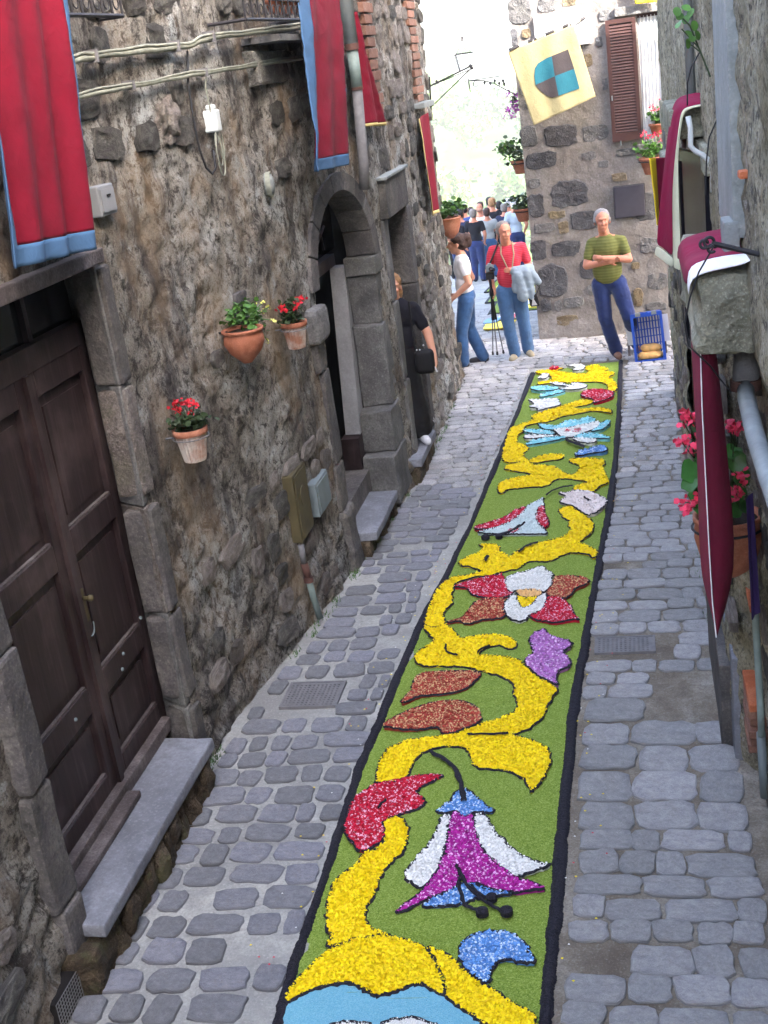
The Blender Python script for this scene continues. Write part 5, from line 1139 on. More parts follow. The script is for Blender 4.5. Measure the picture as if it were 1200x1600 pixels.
# ------------------------------------------------------------------ flag on its striped pole
def flag():
    y = 15.7; t = thing('flag', ony(915, 27, y), 'pale yellow flag with blue and charcoal quartered shield on a striped pole', 'flag')
    A, B = np.array(ony(918, 26, FY-.02)), np.array(ony(796, 78, y)); E_ = np.array(ony(737, 103, y+.3))
    n = 9
    for k in range(n):
        p, q = A+(B-A)*k/n, A+(B-A)*(k+1)/n; m = MB(); m.tube([p, q], .019, 8); m.build('pole_section', MT['iron'] if k % 2 == 0 else MT['c_cream'], t)
    m = MB(); m.tube([B, E_], .004, 6); m.build('pole_tip', MT['steel'], t); m = MB(); m.lathe([(.001, -.03), (.02, 0), (.001, .03)], tuple(A), 10); m.build('finial', MT['iron'], t)
    TL, TR, BR, BL = [np.array(ony(780+u/4, v/4, y)) for u, v in ((55, 325), (460, 150), (600, 610), (215, 785))]
    TR[1] += .35; BR[1] += .3
    Q = lambda u, v: (780+u/4, v/4)
    shield = [(425, 308), (290, 365), (240, 395), (222, 425), (218, 475), (225, 530), (250, 562), (295, 598), (330, 612), (370, 600), (500, 555)]
    quad = {'flag_b': [[(325, 350), (290, 365), (240, 395), (222, 425), (218, 475), (225, 530), (345, 475)], [(465, 430), (345, 475), (370, 600), (500, 555)]], 'flag_k': [[(425, 308), (325, 350), (345, 475), (465, 430)], [(225, 530), (250, 562), (295, 598), (330, 612), (370, 600), (345, 475)]]}
    # parametrise pixels by the flag's own (s, t) so the shield lies on the cloth
    Ppx = np.array([(55, 325), (460, 150), (600, 610), (215, 785)], float)
    def st(p):
        s, tt = .5, .5
        for _ in range(30):
            f = Ppx[0]*(1-s)*(1-tt)+Ppx[1]*s*(1-tt)+Ppx[2]*s*tt+Ppx[3]*(1-s)*tt-np.array(p, float)
            ds = -Ppx[0]*(1-tt)+Ppx[1]*(1-tt)+Ppx[2]*tt-Ppx[3]*tt; dt = -Ppx[0]*(1-s)-Ppx[1]*s+Ppx[2]*s+Ppx[3]*(1-s)
            s, tt = np.array([s, tt])-np.linalg.solve(np.stack([ds, dt], 1), f)
        return s, tt
    def pos(s, tt, lift=0):
        p = TL*(1-s)*(1-tt)+TR*s*(1-tt)+BR*s*tt+BL*(1-s)*tt
        p = p.copy(); p[1] += .03*math.sin(s*5.5+tt*1.2)*(.2+tt)+.012*math.sin(s*17+tt*3)-lift; sag = .03*math.sin(PI*s)*0; return p
    n = 40; V = np.array([pos(i/(n-1), j/(n-1)) for j in range(n) for i in range(n)])
    for k in range(1, 5): pass
    F = np.array([(j*n+i, j*n+i+1, (j+1)*n+i+1, (j+1)*n+i) for j in range(n-1) for i in range(n-1)]); C = np.array([((f[0] % n+.5)/(n-1), (f[0]//n+.5)/(n-1)) for f in F])
    o = nmesh('cloth', V, F, MT['flag_y'], None, t, True); s = o.modifiers.new('th', 'SOLIDIFY'); s.thickness = .004; s.offset = 0
    for mk, polys in quad.items():
        for pg in polys:
            P = np.array([st(p) for p in pg]); P = rough_line(P, True, .03, 0.0, 1); lo, hi = P.min(0), P.max(0); g = 26
            m = MB(); tri = tessellate_polygon([[Vector((a, b, 0)) for a, b in P]]); bm = bmesh.new(); vs = [bm.verts.new((a, b, 0)) for a, b in P]
            for tr in tri:
                try: bm.faces.new([vs[i] for i in tr])
                except ValueError: pass
            bmesh.ops.subdivide_edges(bm, edges=bm.edges, cuts=9, use_grid_fill=True); me = bpy.data.meshes.new('q')
            for v in bm.verts: v.co = Vector(pos(v.co.x, v.co.y, .012))
            bm.to_mesh(me); bm.free(); me.materials.append(MT[mk]); o = link('shield_quarter', me, t); s = o.modifiers.new('th', 'SOLIDIFY'); s.thickness = .004; s.offset = 0
    for s_ in (.02, .2, .38, .56, .74, .92):
        p = pos(s_, 0); q = B+(A-B)*np.clip((p[0]-B[0])/(A[0]-B[0]), 0, 1); m = MB(); m.tube([p, q], .006, 5); m.build('tie', MT['c_white'], t)
flag()

# ------------------------------------------------------------------ lantern bracket, scroll bracket
def lantern():
    y = 15.1; W = lambda u, v: ony(u, v, y); t = thing('street_lamp', W(673, 135), 'old glass lantern on a triangular iron bracket at the left wall end', 'lamp')
    def bar(nm, pts, r_, mat=MT['iron']): m = MB(); m.tube(pts, r_, 6); return m.build(nm, mat, t)
    bar('wall_plate', [W(671, 120), W(674, 178)], .012); bar('arm', [W(671, 135), W(738, 102)], .011); bar('arm', [W(683, 130), W(736, 108)], .006); bar('brace', [W(674, 167), W(735, 108)], .008)
    bar('collar', [W(681, 126), W(686, 130)], .016); bar('collar', [W(733, 101), W(739, 108)], .018)
    c = W(726, 97); cx, cz = c[0], c[2]; h = .17; w0, w1 = .065, .1
    for sx in (-1, 1):
        for sy in (-1, 1): bar('lantern_post', [(cx+sx*w0, y+sy*w0, cz-h*.55), (cx+sx*w1, y+sy*w1, cz+h*.55)], .004)
    for sx, sy, ex, ey in ((-1, -1, 1, -1), (-1, 1, 1, 1), (-1, -1, -1, 1), (1, -1, 1, 1)): bar('lantern_rim', [(cx+sx*w1, y+sy*w1, cz+h*.55), (cx+ex*w1, y+ey*w1, cz+h*.55)], .006)
    m = MB(); m.lathe([(w1*1.25, 0), (w1*.7, .06), (.02, .10), (.02, .12)], (cx, y, cz+h*.58), 4, a0=PI/4, a1=2*PI+PI/4); m.build('lantern_roof', MT['lamp_glass'], t)
    m = MB(); m.lathe([(.001, .05), (.018, .035), (.012, .02), (.026, .0), (.001, -.01)], (cx, y, cz+h*.58+.14), 10); m.build('finial', MT['castiron'], t)
    m = MB(); m.lathe([(w0*1.35, -h*.55), (w1*1.35, h*.55)], (cx, y, cz), 4, a0=PI/4, a1=2*PI+PI/4); m.build('lantern_pane', MT['lamp_glass'], t)
g = N('lamp_glass'); MT['lamp_glass'] = g.out((.95, .97, 1, 1), .08); g.b.inputs['Transmission Weight'].default_value = .95; g.b.inputs['IOR'].default_value = 1.05
lantern()
def scroll():
    y = FY+.6; W = lambda u, v: ony(u, v, y); t = thing('flower_bracket', W(800, 140), 'wrought iron scroll bracket with violet flowers on the far house corner', 'bracket')
    def bar(nm, pts, r_): m = MB(); m.tube(pts, r_, 6); return m.build(nm, MT['iron'], t)
    bar('arm', [W(733, 126), W(781, 119)], .007); bar('pendant', [W(731, 121), W(735, 144)], .009); P = [W(u, v) for u, v in ((735, 126), (756, 126), (772, 130), (786, 138), (802, 146), (810, 150))]; bar('scroll_arm', P, .008)
    c = W(744, 132); bar('spiral', [(c[0]+(.055-.007*q)*math.cos(q+.6), y, c[2]+(.055-.007*q)*math.sin(q+.6)) for q in np.linspace(0, 7, 26)], .006)
    for u, v in ((757, 129), (766, 130), (773, 126), (780, 130), (788, 131), (786, 126)):
        a = W(u, v); m = MB(); m.prism([(a[0]-.02, y, a[2]), (a[0], y, a[2]+.025), (a[0]+.02, y, a[2]), (a[0], y, a[2]-.035)], (0, .008, 0)); m.build('iron_leaf', MT['iron'], t)
scroll()

# ------------------------------------------------------------------ plants in pots
def leaves(name, c, n, rad, size, mat, parent, seed=0, droop=0.0, front=None, kind=True, gap=0):
    """n folded leaves spread through an uneven volume"""
    r = np.random.default_rng(seed); V, F = [], []
    cl = r.normal(0, 1, (max(3, n//22), 3)); cl /= np.linalg.norm(cl, axis=1)[:, None]; cl *= r.uniform(.35, .95, (len(cl), 1))
    for k in range(n):
        b = cl[r.integers(len(cl))]; p = (b+r.normal(0, .28, 3))*np.array(rad)+np.array(c); p[2] -= droop*np.hypot(*(p-np.array(c))[:2])
        s = size*r.uniform(.6, 1.3); a = Euler((r.normal(0, .6), r.normal(0, .6), r.uniform(0, 6.28))).to_matrix()
        o = len(V)
        for q in ((0, 0, 0), (.42, .35, .08), (.36, .75, .02), (0, 1.05, -.12), (-.36, .75, .02), (-.42, .35, .08), (0, .5, -.06)): V.append(tuple(Vector(p)+a @ Vector(q)*s))
        F += [(o, o+1, o+6), (o+1, o+2, o+6), (o+2, o+3, o+6), (o+3, o+4, o+6), (o+4, o+5, o+6), (o+5, o, o+6)]
    o = nmesh(name, np.array(V), np.array(F), mat, None, parent)
    if kind: o['kind'] = 'stuff'
    return o
def blossoms(pts, size, mat, parent, seed=0, n=11):
    """each blossom head is a small cluster of petals"""
    r = random.Random(seed)
    for p in pts:
        m = MB()
        for k in range(n):
            a = Euler((r.uniform(-1.2, 1.2), r.uniform(-1.2, 1.2), r.uniform(0, 6.3))).to_matrix(); s = size*r.uniform(.5, .9); c = Vector(p)+Vector((r.gauss(0, 1), r.gauss(0, 1), r.gauss(0, .8)))*size*.38
            m.add([c+a @ Vector(q)*s for q in ((0, 0, 0), (.4, .35, .12), (.3, .8, .2), (-.3, .8, .2), (-.4, .35, .12))], [(0, 1, 2, 3, 4)])
        m.build('blossom', mat, parent, fix=False)
def stems(c, tips, parent, mat, r_=.003):
    m = MB()
    for p in tips: mid = ((c[0]+p[0])/2+.01, (c[1]+p[1])/2, (c[2]+p[2])/2+.02); m.tube([c, mid, p], r_, 4)
    m.build('stems', mat, parent)
def pot(t, c, prof, mat, n=28, sx=1, sy=1, flute=0, soil_r=None, soil_z=None, parent_name='pot'):
    m = MB(); m.lathe(prof, c, n, sx=sx, sy=sy, flute=flute); o = m.build(parent_name, mat, t, smooth=not flute)
    if soil_r: m = MB(); m.lathe([(.0005, soil_z+.008), (soil_r*.6, soil_z+.006), (soil_r, soil_z)], c, 16, sx=sx, sy=sy); m.build('soil', MT['soil'], t)
    return o
GP = 'terracotta pots hung on the left wall'
def cone_pot(label, u, v, wpx, hpx, seed, fl, white=True, leafmat='leaf_dark', extra=None):
    P = onleft(u, v, .13); x, y, z = P; sc_ = 1.0; d = y; R_ = wpx/2/FPX*math.hypot(d, 2.5)*1.0; H = hpx/FPX*d*1.05
    t = thing('flower_pot', (x, y, z-H), label, 'flower pot', GP)
    pot(t, (x, y, z-H), [(.001, 0), (R_*.62, 0), (R_*.66, .01), (R_*.9, H*.8), (R_*.9, H*.82)], MT['flute_pot'] if white else MT['terracotta'], 48, flute=.05, soil_r=R_*.88, soil_z=H*.9)
    pot(t, (x, y, z-H), [(R_*.9, H*.80), (R_*1.0, H*.82), (R_*1.02, H), (R_*.93, H), (R_*.9, H*.88)], MT['terracotta'], 28, parent_name='rim')
    m = MB(); m.tube([(x+R_*1.03*math.cos(q), y+R_*1.03*math.sin(q), z-H*.28) for q in np.linspace(0, 2*PI, 24)], .004, 6, cap=False); m.tube([(x-R_, y, z-H*.28), (float(lsurf(y, z))-.02, y, z-H*.28)], .006, 6); m.build('wire_ring', MT['castiron'], t)
    leaves('foliage', (x, y, z+.05), 190, (R_*.95, R_*1.05, .075), .036, MT[leafmat], t, seed)
    r = random.Random(seed); pts = [(x+r.uniform(-1, 1)*R_*.8, y+r.uniform(-1, 1)*R_*.95, z+.07+r.uniform(0, .09)) for _ in range(fl)]
    stems((x, y, z), pts, t, MT['leaf_dark']); blossoms(pts, .036, MT['red_petal'], t, seed, 9); return t
k = N('white_streaked_terracotta'); w_ = k.n('ShaderNodeTexCoord'); 
cc = k.mix(k.ramp(k.noise(9, 5, .6), [(.35, (0, 0, 0)), (.6, (1, 1, 1))]), rgb(150, 104, 84), rgb(196, 186, 178)); MT['flute_pot'] = k.out(cc, .85, k.bump(k.noise(30, 4), .3, .01))
cone_pot('fluted pot of red begonias on the left wall, lowest and nearest of the three', 296, 668, 56, 56, 3, 9)
cone_pot('fluted pot of red begonias on the left wall, right of the round-bellied pot', 458, 502, 42, 42, 4, 9)
def belly():
    P = onleft(378, 512, .14); x, y, z = P; t = thing('flower_pot', (x, y, z-.2), 'round-bellied terracotta pot with green trailing plant and pale pansies on the left wall', 'flower pot', GP); R_ = .125
    pot(t, (x, y, z-.22), [(.001, 0), (.03, .0), (.05, .02), (.10, .07), (.128, .13), (.125, .17), (.118, .19), (.132, .20), (.132, .215), (.115, .215), (.11, .18)], MT['terracotta'], 32, soil_r=.112, soil_z=.195)
    leaves('foliage', (x, y+.05, z+.06), 230, (.11, .16, .08), .038, MT['leaf'], t, 6); leaves('trailing_foliage', (x+.03, y+.22, z+.0), 60, (.06, .07, .13), .035, MT['leaf'], t, 7)
    pts = [onleft(u, v, .2) for u, v in ((411, 472), (420, 480), (409, 488), (424, 500), (419, 533), (405, 512))]; stems((x, y+.1, z), pts, t, MT['leaf']); blossoms(pts, .026, MT['yellow_petal'], t, 2, 6)
    m = MB(); m.tube([(x-.1, y, z-.02), (float(lsurf(y, z))-.02, y, z-.02)], .007, 6); m.build('hook', MT['iron'], t)
belly()
def wallpot(label, c, R_, seed, leafn, flowers=(), fm='red_petal', rad=None, lm='leaf', lsize=.05, group=None, cat='flower pot', tex='terracotta', bracket=None, bl=.035):
    x, y, z = c; t = thing('flower_pot', (x, y, z-R_*1.4), label, cat, group)
    pot(t, (x, y, z-R_*1.35), [(.001, 0), (R_*.55, 0), (R_*.62, R_*.1), (R_*.92, R_*1.1), (R_*1.02, R_*1.12), (R_*1.04, R_*1.35), (R_*.93, R_*1.35), (R_*.9, R_*1.2)], MT[tex], 28, soil_r=R_*.9, soil_z=R_*1.25)
    rad = rad or (R_*1.1, R_*1.1, R_*.8); leaves('foliage', (x, y, z+rad[2]*.7), leafn, rad, lsize, MT[lm], t, seed)
    if flowers: stems((x, y, z), flowers, t, MT['leaf']); blossoms(flowers, bl, MT[fm], t, seed)
    if bracket: m = MB(); m.tube([(x+R_*1.05*math.cos(q), y+R_*1.05*math.sin(q), z-R_*.3) for q in np.linspace(0, 2*PI, 20)], .006, 5, cap=False); m.tube([(x, y, z-R_*.3), bracket], .008, 5); m.build('bracket', MT['iron'], t)
    return t
# pot on the end of the left wall
c = ony(696, 352, 14.9); t = thing('flower_pot', c, 'wide terracotta bowl with fresh green plant at the left wall end', 'flower pot')
pot(t, (c[0]+.04, c[1], c[2]-.06), [(.001, -.1), (.05, -.1), (.11, -.04), (.145, .06), (.15, .13), (.158, .135), (.158, .15), (.138, .15), (.13, .1)], MT['terracotta'], 28, soil_r=.14, soil_z=.12)
leaves('foliage', (c[0]+.05, c[1], c[2]+.18), 190, (.17, .15, .10), .06, MT['leaf'], t, 12)
m = MB(); m.box((c[0]-.12, c[1]-.03, c[2]-.05), (c[0]-.05, c[1]+.03, c[2]+.02)); m.build('bracket', MT['iron'], t)
GF = 'flower pots around the far house'
def fl_at(L, y): return [ony(u, v, y) for u, v in L]
wallpot('small orange pot of pink geraniums standing in the far window', ony(1026, 193, FY-.05), .10, 21, 120, fl_at([(1018, 166), (1034, 158), (1030, 170), (1022, 172), (1038, 168)], FY-.1), 'pink_petal', (.11, .1, .10), 'leaf', .05, GF, tex='terracotta')
wallpot('terracotta pot of pink and red geraniums below the far window', ony(1018, 245, FY-.28), .155, 22, 160, fl_at([(1003, 212), (1008, 207), (1014, 211), (1021, 208), (1027, 211), (1010, 215), (1019, 215), (1034, 219), (1031, 206)], FY-.3), 'pink_petal', (.17, .14, .11), 'leaf', .055, GF, bracket=(ony(1018, 250, FY)[0], FY, ony(1018, 250, FY)[2]))
y = FY+.5; c = ony(813, 250, y); wallpot('hanging pot with trailing green plant on the side of the far house, highest one', c, .13, 23, 230, (), 'red_petal', (.26, .2, .16), 'leaf_dark', .06, GF, bracket=(-1.27, y, c[2]-.1))
leaves('trailing_foliage', tuple(np.array(ony(796, 236, y))), 120, (.17, .1, .12), .05, MT['leaf'], bpy.data.objects['flower_pot.'+'%03d' % 0] if False else t, 31)
y = FY+.6; c = ony(817, 325, y); wallpot('pot with green plant on the side of the far house beside the crowd', c, .13, 24, 160, (), 'red_petal', (.2, .15, .10), 'leaf_dark', .06, GF, bracket=(-1.27, y, c[2]-.1))
t = thing('flower_basket', ony(800, 150, FY+.6), 'cluster of violet flowers hanging under the scroll bracket', 'flowers'); r = random.Random(4)
c = ony(801, 160, FY+.6); blossoms([(c[0]+r.gauss(0, .06), c[1]+r.gauss(0, .06), c[2]+r.uniform(-.2, .14)) for _ in range(26)], .045, MT['violet_petal'], t, 9, 8); leaves('foliage', c, 40, (.07, .07, .12), .04, MT['leaf_dark'], t, 13)
m = MB(); m.tube([ony(800, 146, FY+.6), (c[0], c[1], c[2]-.05)], .006, 5); m.build('hanger', MT['iron'], t)
# third sill pot on the right wall
c = (.30, 8.75, 2.30); c = ony(1078, 342, 8.6); wallpot('terracotta bowl with green plant under the third sill of the right wall', (c[0]+.03, c[1], c[2]), .12, 25, 130, (), 'red_petal', (.14, .16, .10), 'leaf', .05, None, bracket=(.42, c[1], c[2]-.1))
# big begonia pot near the camera on the right
def begonia():
    y = 5.35; c = ony(1130, 812, y); t = thing('flower_pot', (c[0], y, c[2]-.2), 'big round terracotta pot of red begonias hanging on the right wall', 'flower pot'); R_ = .150
    pot(t, (c[0]+.02, y, c[2]-.27), [(.001, 0), (.05, .0), (.09, .03), (.13, .10), (.152, .19), (.150, .24), (.142, .265), (.155, .275), (.155, .295), (.14, .295), (.132, .26)], MT['terracotta'], 36, soil_r=.136, soil_z=.27)
    r = random.Random(11)
    def big_leaf(p, s, rot):
        a = Euler(rot).to_matrix(); m = MB(); ring = []
        for k in range(14):
            q = 2*PI*k/14; rr = 1+.10*math.sin(5*q+r.random())-.35*(math.cos(q+PI/2) < -.85); ring.append((math.cos(q)*rr*.85, math.sin(q)*rr, .12*math.cos(q)**2+.05*math.sin(3*q)))
        m.add([Vector(p)+a @ Vector(q)*s for q in ring]+[Vector(p)+a @ Vector((0, -.1, -.08))*s], [(k, (k+1) % 14, 14) for k in range(14)]); return m.build('leaf', MT['leaf_gloss'], t, smooth=True, fix=False)
    for (u, v, s) in ((1082, 735, .07), (1094, 722, .055), (1100, 760, .075), (1092, 775, .06), (1108, 785, .06), (1078, 755, .05), (1115, 770, .05), (1098, 795, .05), (1090, 748, .06), (1150, 720, .06), (1158, 745, .055), (1150, 770, .06), (1160, 790, .05), (1148, 795, .05), (1145, 705, .05), (1088, 668, .03), (1105, 740, .05), (1125, 790, .06), (1140, 785, .05), (1118, 745, .05)):
        p = ony(u, v, y-.02+r.uniform(-.08, .06)); big_leaf(p, s*.9, (r.uniform(.5, 1.3), r.uniform(-.5, .5), r.uniform(-1, 1)))
    fl = [(1070, 652), (1078, 648), (1086, 654), (1092, 648), (1067, 658), (1095, 682), (1065, 690), (1074, 692), (1082, 702), (1090, 700), (1062, 783), (1072, 790), (1080, 793), (1088, 780), (1092, 775), (1142, 664), (1150, 662), (1146, 675), (1153, 672), (1156, 742), (1152, 768), (1160, 765), (1098, 645), (1150, 778)]
    pts = [ony(u, v, y-.05+r.uniform(-.05, .05)) for u, v in fl]; stems((c[0]+.02, y, c[2]), pts, t, MT['leaf_dark'], .0025); blossoms(pts, .042, MT['pink_petal'], t, 5, 12)
    m = MB(); m.tube([(c[0]+.02+.16*math.cos(q), y+.16*math.sin(q), c[2]-.03) for q in np.linspace(0, 2*PI, 24)], .006, 6, cap=False); m.tube([(c[0]+.1, y+.1, c[2]-.03), (.44, y+.1, c[2]-.03)], .008, 6); m.build('iron_ring', MT['iron'], t)
begonia()
def climber():
    y = 5.6; t = thing('potted_climber', ony(1075, 60, y), 'small leafy sprig growing high on the right wall beside the cables', 'plant'); r = random.Random(3)
    m = MB(); m.tube([ony(1110, 120, y), ony(1092, 75, y), ony(1078, 40, y), ony(1060, 22, y)], .004, 5); m.tube([ony(1092, 75, y), ony(1065, 45, y)], .003, 5); m.tube([ony(1095, 82, y), ony(1080, 70, y)], .003, 5); m.build('stem', MT['leaf_dark'], t)
    for u, v in ((1058, 18), (1072, 12), (1062, 25), (1079, 20), (1085, 40), (1076, 52), (1082, 60), (1075, 68), (1090, 55), (1060, 38), (1072, 30)):
        p = ony(u, v, y+r.uniform(-.05, .05)); a = Euler((r.uniform(.6, 1.5), r.uniform(-.5, .5), r.uniform(-1, 1))).to_matrix(); m = MB()
        ring = [(math.cos(2*PI*k/10)*.8, math.sin(2*PI*k/10), .1*math.cos(4*PI*k/10)) for k in range(10)]; m.add([Vector(p)+a @ Vector(q)*.022 for q in ring]+[Vector(p)], [(k, (k+1) % 10, 10) for k in range(10)]); m.build('leaf', MT['leaf'], t, smooth=True, fix=False)
climber()
# balcony railings high on the left wall
def railing(px0, px1, vz, off, label, pots=False):
    A, B = onleft(px0[0], px0[1], off), onleft(px1[0], px1[1], off); y0, y1, z0 = A[1], B[1], (A[2]+B[2])/2; t = thing('balcony_railing', (float(lx(y0))+off, y0, z0), label, 'railing')
    f = lambda y, z, d=0.0: (float(lx(y))+off+d, y, z)
    for z, r_ in ((z0, .012), (z0+.12, .007), (z0+.85, .014)): m = MB(); m.tube([f(y, z) for y in np.linspace(y0, y1, 8)], r_, 6); m.build('rail', MT['iron'], t)
    n = int((y1-y0)/.11)
    for k in range(n+1):
        y = y0+(y1-y0)*k/n; m = MB(); m.tube([f(y, z0), f(y, z0+.85)], .007, 6); m.build('baluster', MT['iron'], t)
        if k < n:
            yc = y+.055; m = MB(); m.tube([f(yc+.03*math.cos(q), z0+.06+.03*math.sin(q)) for q in np.linspace(0, 2*PI, 12)], .004, 5, cap=False); m.build('scroll', MT['iron'], t)
    for y in (y0, y1): m = MB(); m.tube([f(y, z0, -off-.05), f(y, z0)], .012, 6); m.build('bracket', MT['iron'], t)
    return t, f
railing((84, 32), (190, 16), 0, .12, 'iron balcony railing above the cables beside the large red banner'); t, f = railing((385, 36), (470, 26), 0, .22, 'iron balcony railing left of the second red banner')
yb = onleft(455, 20, .2)[1]; zb = onleft(455, 38, .2)[2]
for k in range(3): wallpot(('orange slatted pot holder nearest the second red banner', 'small terracotta pot in the middle of the upper balcony', 'terracotta pot at the left of the upper balcony')[k], (float(lx(yb))+.14, yb+.25-.22*k, zb+.16), .065, 40+k, 40, (), 'red_petal', (.06, .07, .05), 'leaf_dark', .03, 'small pots behind the balcony railing')

# ------------------------------------------------------------------ crate of bread
def crate():
    B = onz(1014, 566); y = 14.72; x0, x1 = onz(1003, 566)[0]-.035, onz(1038, 561)[0]+.02; x0, x1 = -.015, .335; t = thing('plastic_crate', ((x0+x1)/2, y, 0), 'blue plastic crate stood on end beside the crossed-armed man', 'crate')
    lean = .10; H_ = .58; D = .24
    M = Matrix.Translation((x0, y, .0)) @ Matrix.Rotation(-.10, 4, 'X') @ Matrix.Rotation(-.05, 4, 'Y'); W_ = x1-x0; m = MB()
    blue = MT['crate_blue']
    m.box((0, 0, 0), (.02, D, H_), 0, M); m.box((W_-.02, 0, 0), (W_, D, H_), 0, M); m.build('side', blue, t)
    m = MB(); m.box((.02, 0, 0), (W_-.02, D, .02), 0, M); m.box((.02, 0, H_-.02), (W_-.02, D, H_), 0, M); m.build('end', blue, t)
    m = MB(); m.box((-.012, -.012, H_-.035), (W_+.012, .015, H_+.012), 0, M); m.box((-.012, -.012, -.0), (W_+.012, .015, .03), 0, M); m.box((-.012, -.012, .03), (.022, .015, H_-.035), 0, M); m.box((W_-.022, -.012, .03), (W_+.012, .015, H_-.035), 0, M); o = m.build('rim', blue, t)
    for i in range(9): m = MB(); xx = .035+(W_-.07)*i/8; m.box((xx-.009, D-.014, .02), (xx+.009, D, H_-.02), 0, M); m.build('slat', blue, t)
    for z in (.10, .19, .28, .37, .46): m = MB(); m.box((.02, D-.012, z-.006), (W_-.02, D-.004, z+.006), 0, M); m.build('crossbar', blue, t)
    for k, (a, b) in enumerate(((.05, .11), (.14, .20), (.24, .30))):
        m = MB(); m.box((a, -.016, H_-.02), (b, .02, H_+.022), 0, M); m.build('grip', blue if k == 1 else MT['concrete'], t)
    for k, (zz, s) in enumerate(((.065, 1.0), (.14, .85))):
        bm = bmesh.new(); bmesh.ops.create_icosphere(bm, subdivisions=3, radius=1)
        for v in bm.verts: c = v.co.copy(); v.co = Vector((math.copysign(abs(c.x)**.6, c.x)*.15*s, c.y*.085, c.z*.05*(1+.08*math.sin(c.x*9))))
        me = bpy.data.meshes.new('bread_loaf'); bm.to_mesh(me); bm.free(); me.materials.append(MT['bread']); me.polygons.foreach_set('use_smooth', [True]*len(me.polygons)); o = bpy.data.objects.new('bread_loaf', me); col.objects.link(o)
        o.location = (x0+W_/2+.01*k, y+.07+.05*k, zz+.012); o.rotation_euler = (0, .04*k, .05); tag(o, ('golden bread loaf lying lowest in the blue crate', 'browner bread loaf behind the front one in the blue crate')[k], 'bread', 'loaves in the blue crate')
    t2 = thing('white_card', (x0-.1, y+.3, 0), 'white card sheet propped behind the blue crate', 'card'); a, b, c, d = ony(974, 497, y+.32), ony(1043, 490, y+.32), ony(1048, 532, y+.32), ony(982, 540, y+.32)
    m = MB(); m.prism([a, b, c, d], (0, .004, 0)); m.build('sheet', MT['marble'], t2); m = MB(); m.box((a[0]+.03, y+.33, 0), (a[0]+.06, y+.36, a[2]-.02)); m.build('stand_leg', MT['oldwood'], t2); m = MB(); m.box((b[0]-.06, y+.33, 0), (b[0]-.03, y+.36, b[2]-.02)); m.build('stand_leg', MT['oldwood'], t2)
MT['crate_blue'] = simple('blue_crate_plastic', rgb(28, 72, 168), .35, .1, 8, .03); MT['bread'] = simple('bread_crust', rgb(216, 168, 104), .8, .3, 14, .3)
crate()

# ------------------------------------------------------------------ people
def prim_cap(m, a, b, ra, rb, n=14):
    a, b = Vector(a), Vector(b); d = (b-a); L = d.length; d.normalize(); u = d.cross(Vector((0, 0, 1)) if abs(d.z) < .9 else Vector((1, 0, 0))).normalized(); w_ = d.cross(u); vs = [a-d*ra]; rows = []
    for t_ in (-60, -30, 0): q = math.radians(t_); rows.append((a+d*(ra*math.sin(q)), ra*math.cos(q)))
    for t_ in (0, 30, 60): q = math.radians(t_); rows.append((b+d*(rb*math.sin(q)), rb*math.cos(q)))
    for c, r_ in rows: vs += [c+(u*math.cos(2*PI*j/n)+w_*math.sin(2*PI*j/n))*r_ for j in range(n)]
    vs.append(b+d*rb); k = len(rows); e = len(vs)-1
    fs = [(0, 1+(j+1) % n, 1+j) for j in range(n)]+[(1+i*n+j, 1+i*n+(j+1) % n, 1+(i+1)*n+(j+1) % n, 1+(i+1)*n+j) for i in range(k-1) for j in range(n)]+[(1+(k-1)*n+j, 1+(k-1)*n+(j+1) % n, e) for j in range(n)]
    m.add(vs, fs)
def prim_ell(m, c, r_, rot=(0, 0, 0)):
    a = Euler(rot).to_matrix(); n, k = 16, 10; vs = [Vector(c)+a @ Vector((0, 0, -r_[2]))]
    for i in range(1, k):
        q = -PI/2+PI*i/k; vs += [Vector(c)+a @ Vector((r_[0]*math.cos(q)*math.cos(2*PI*j/n), r_[1]*math.cos(q)*math.sin(2*PI*j/n), r_[2]*math.sin(q))) for j in range(n)]
    vs.append(Vector(c)+a @ Vector((0, 0, r_[2]))); e = len(vs)-1
    fs = [(0, 1+(j+1) % n, 1+j) for j in range(n)]+[(1+i*n+j, 1+i*n+(j+1) % n, 1+(i+1)*n+(j+1) % n, 1+(i+1)*n+j) for i in range(k-2) for j in range(n)]+[(1+(k-2)*n+j, 1+(k-2)*n+(j+1) % n, e) for j in range(n)]
    m.add(vs, fs)
_ts = None
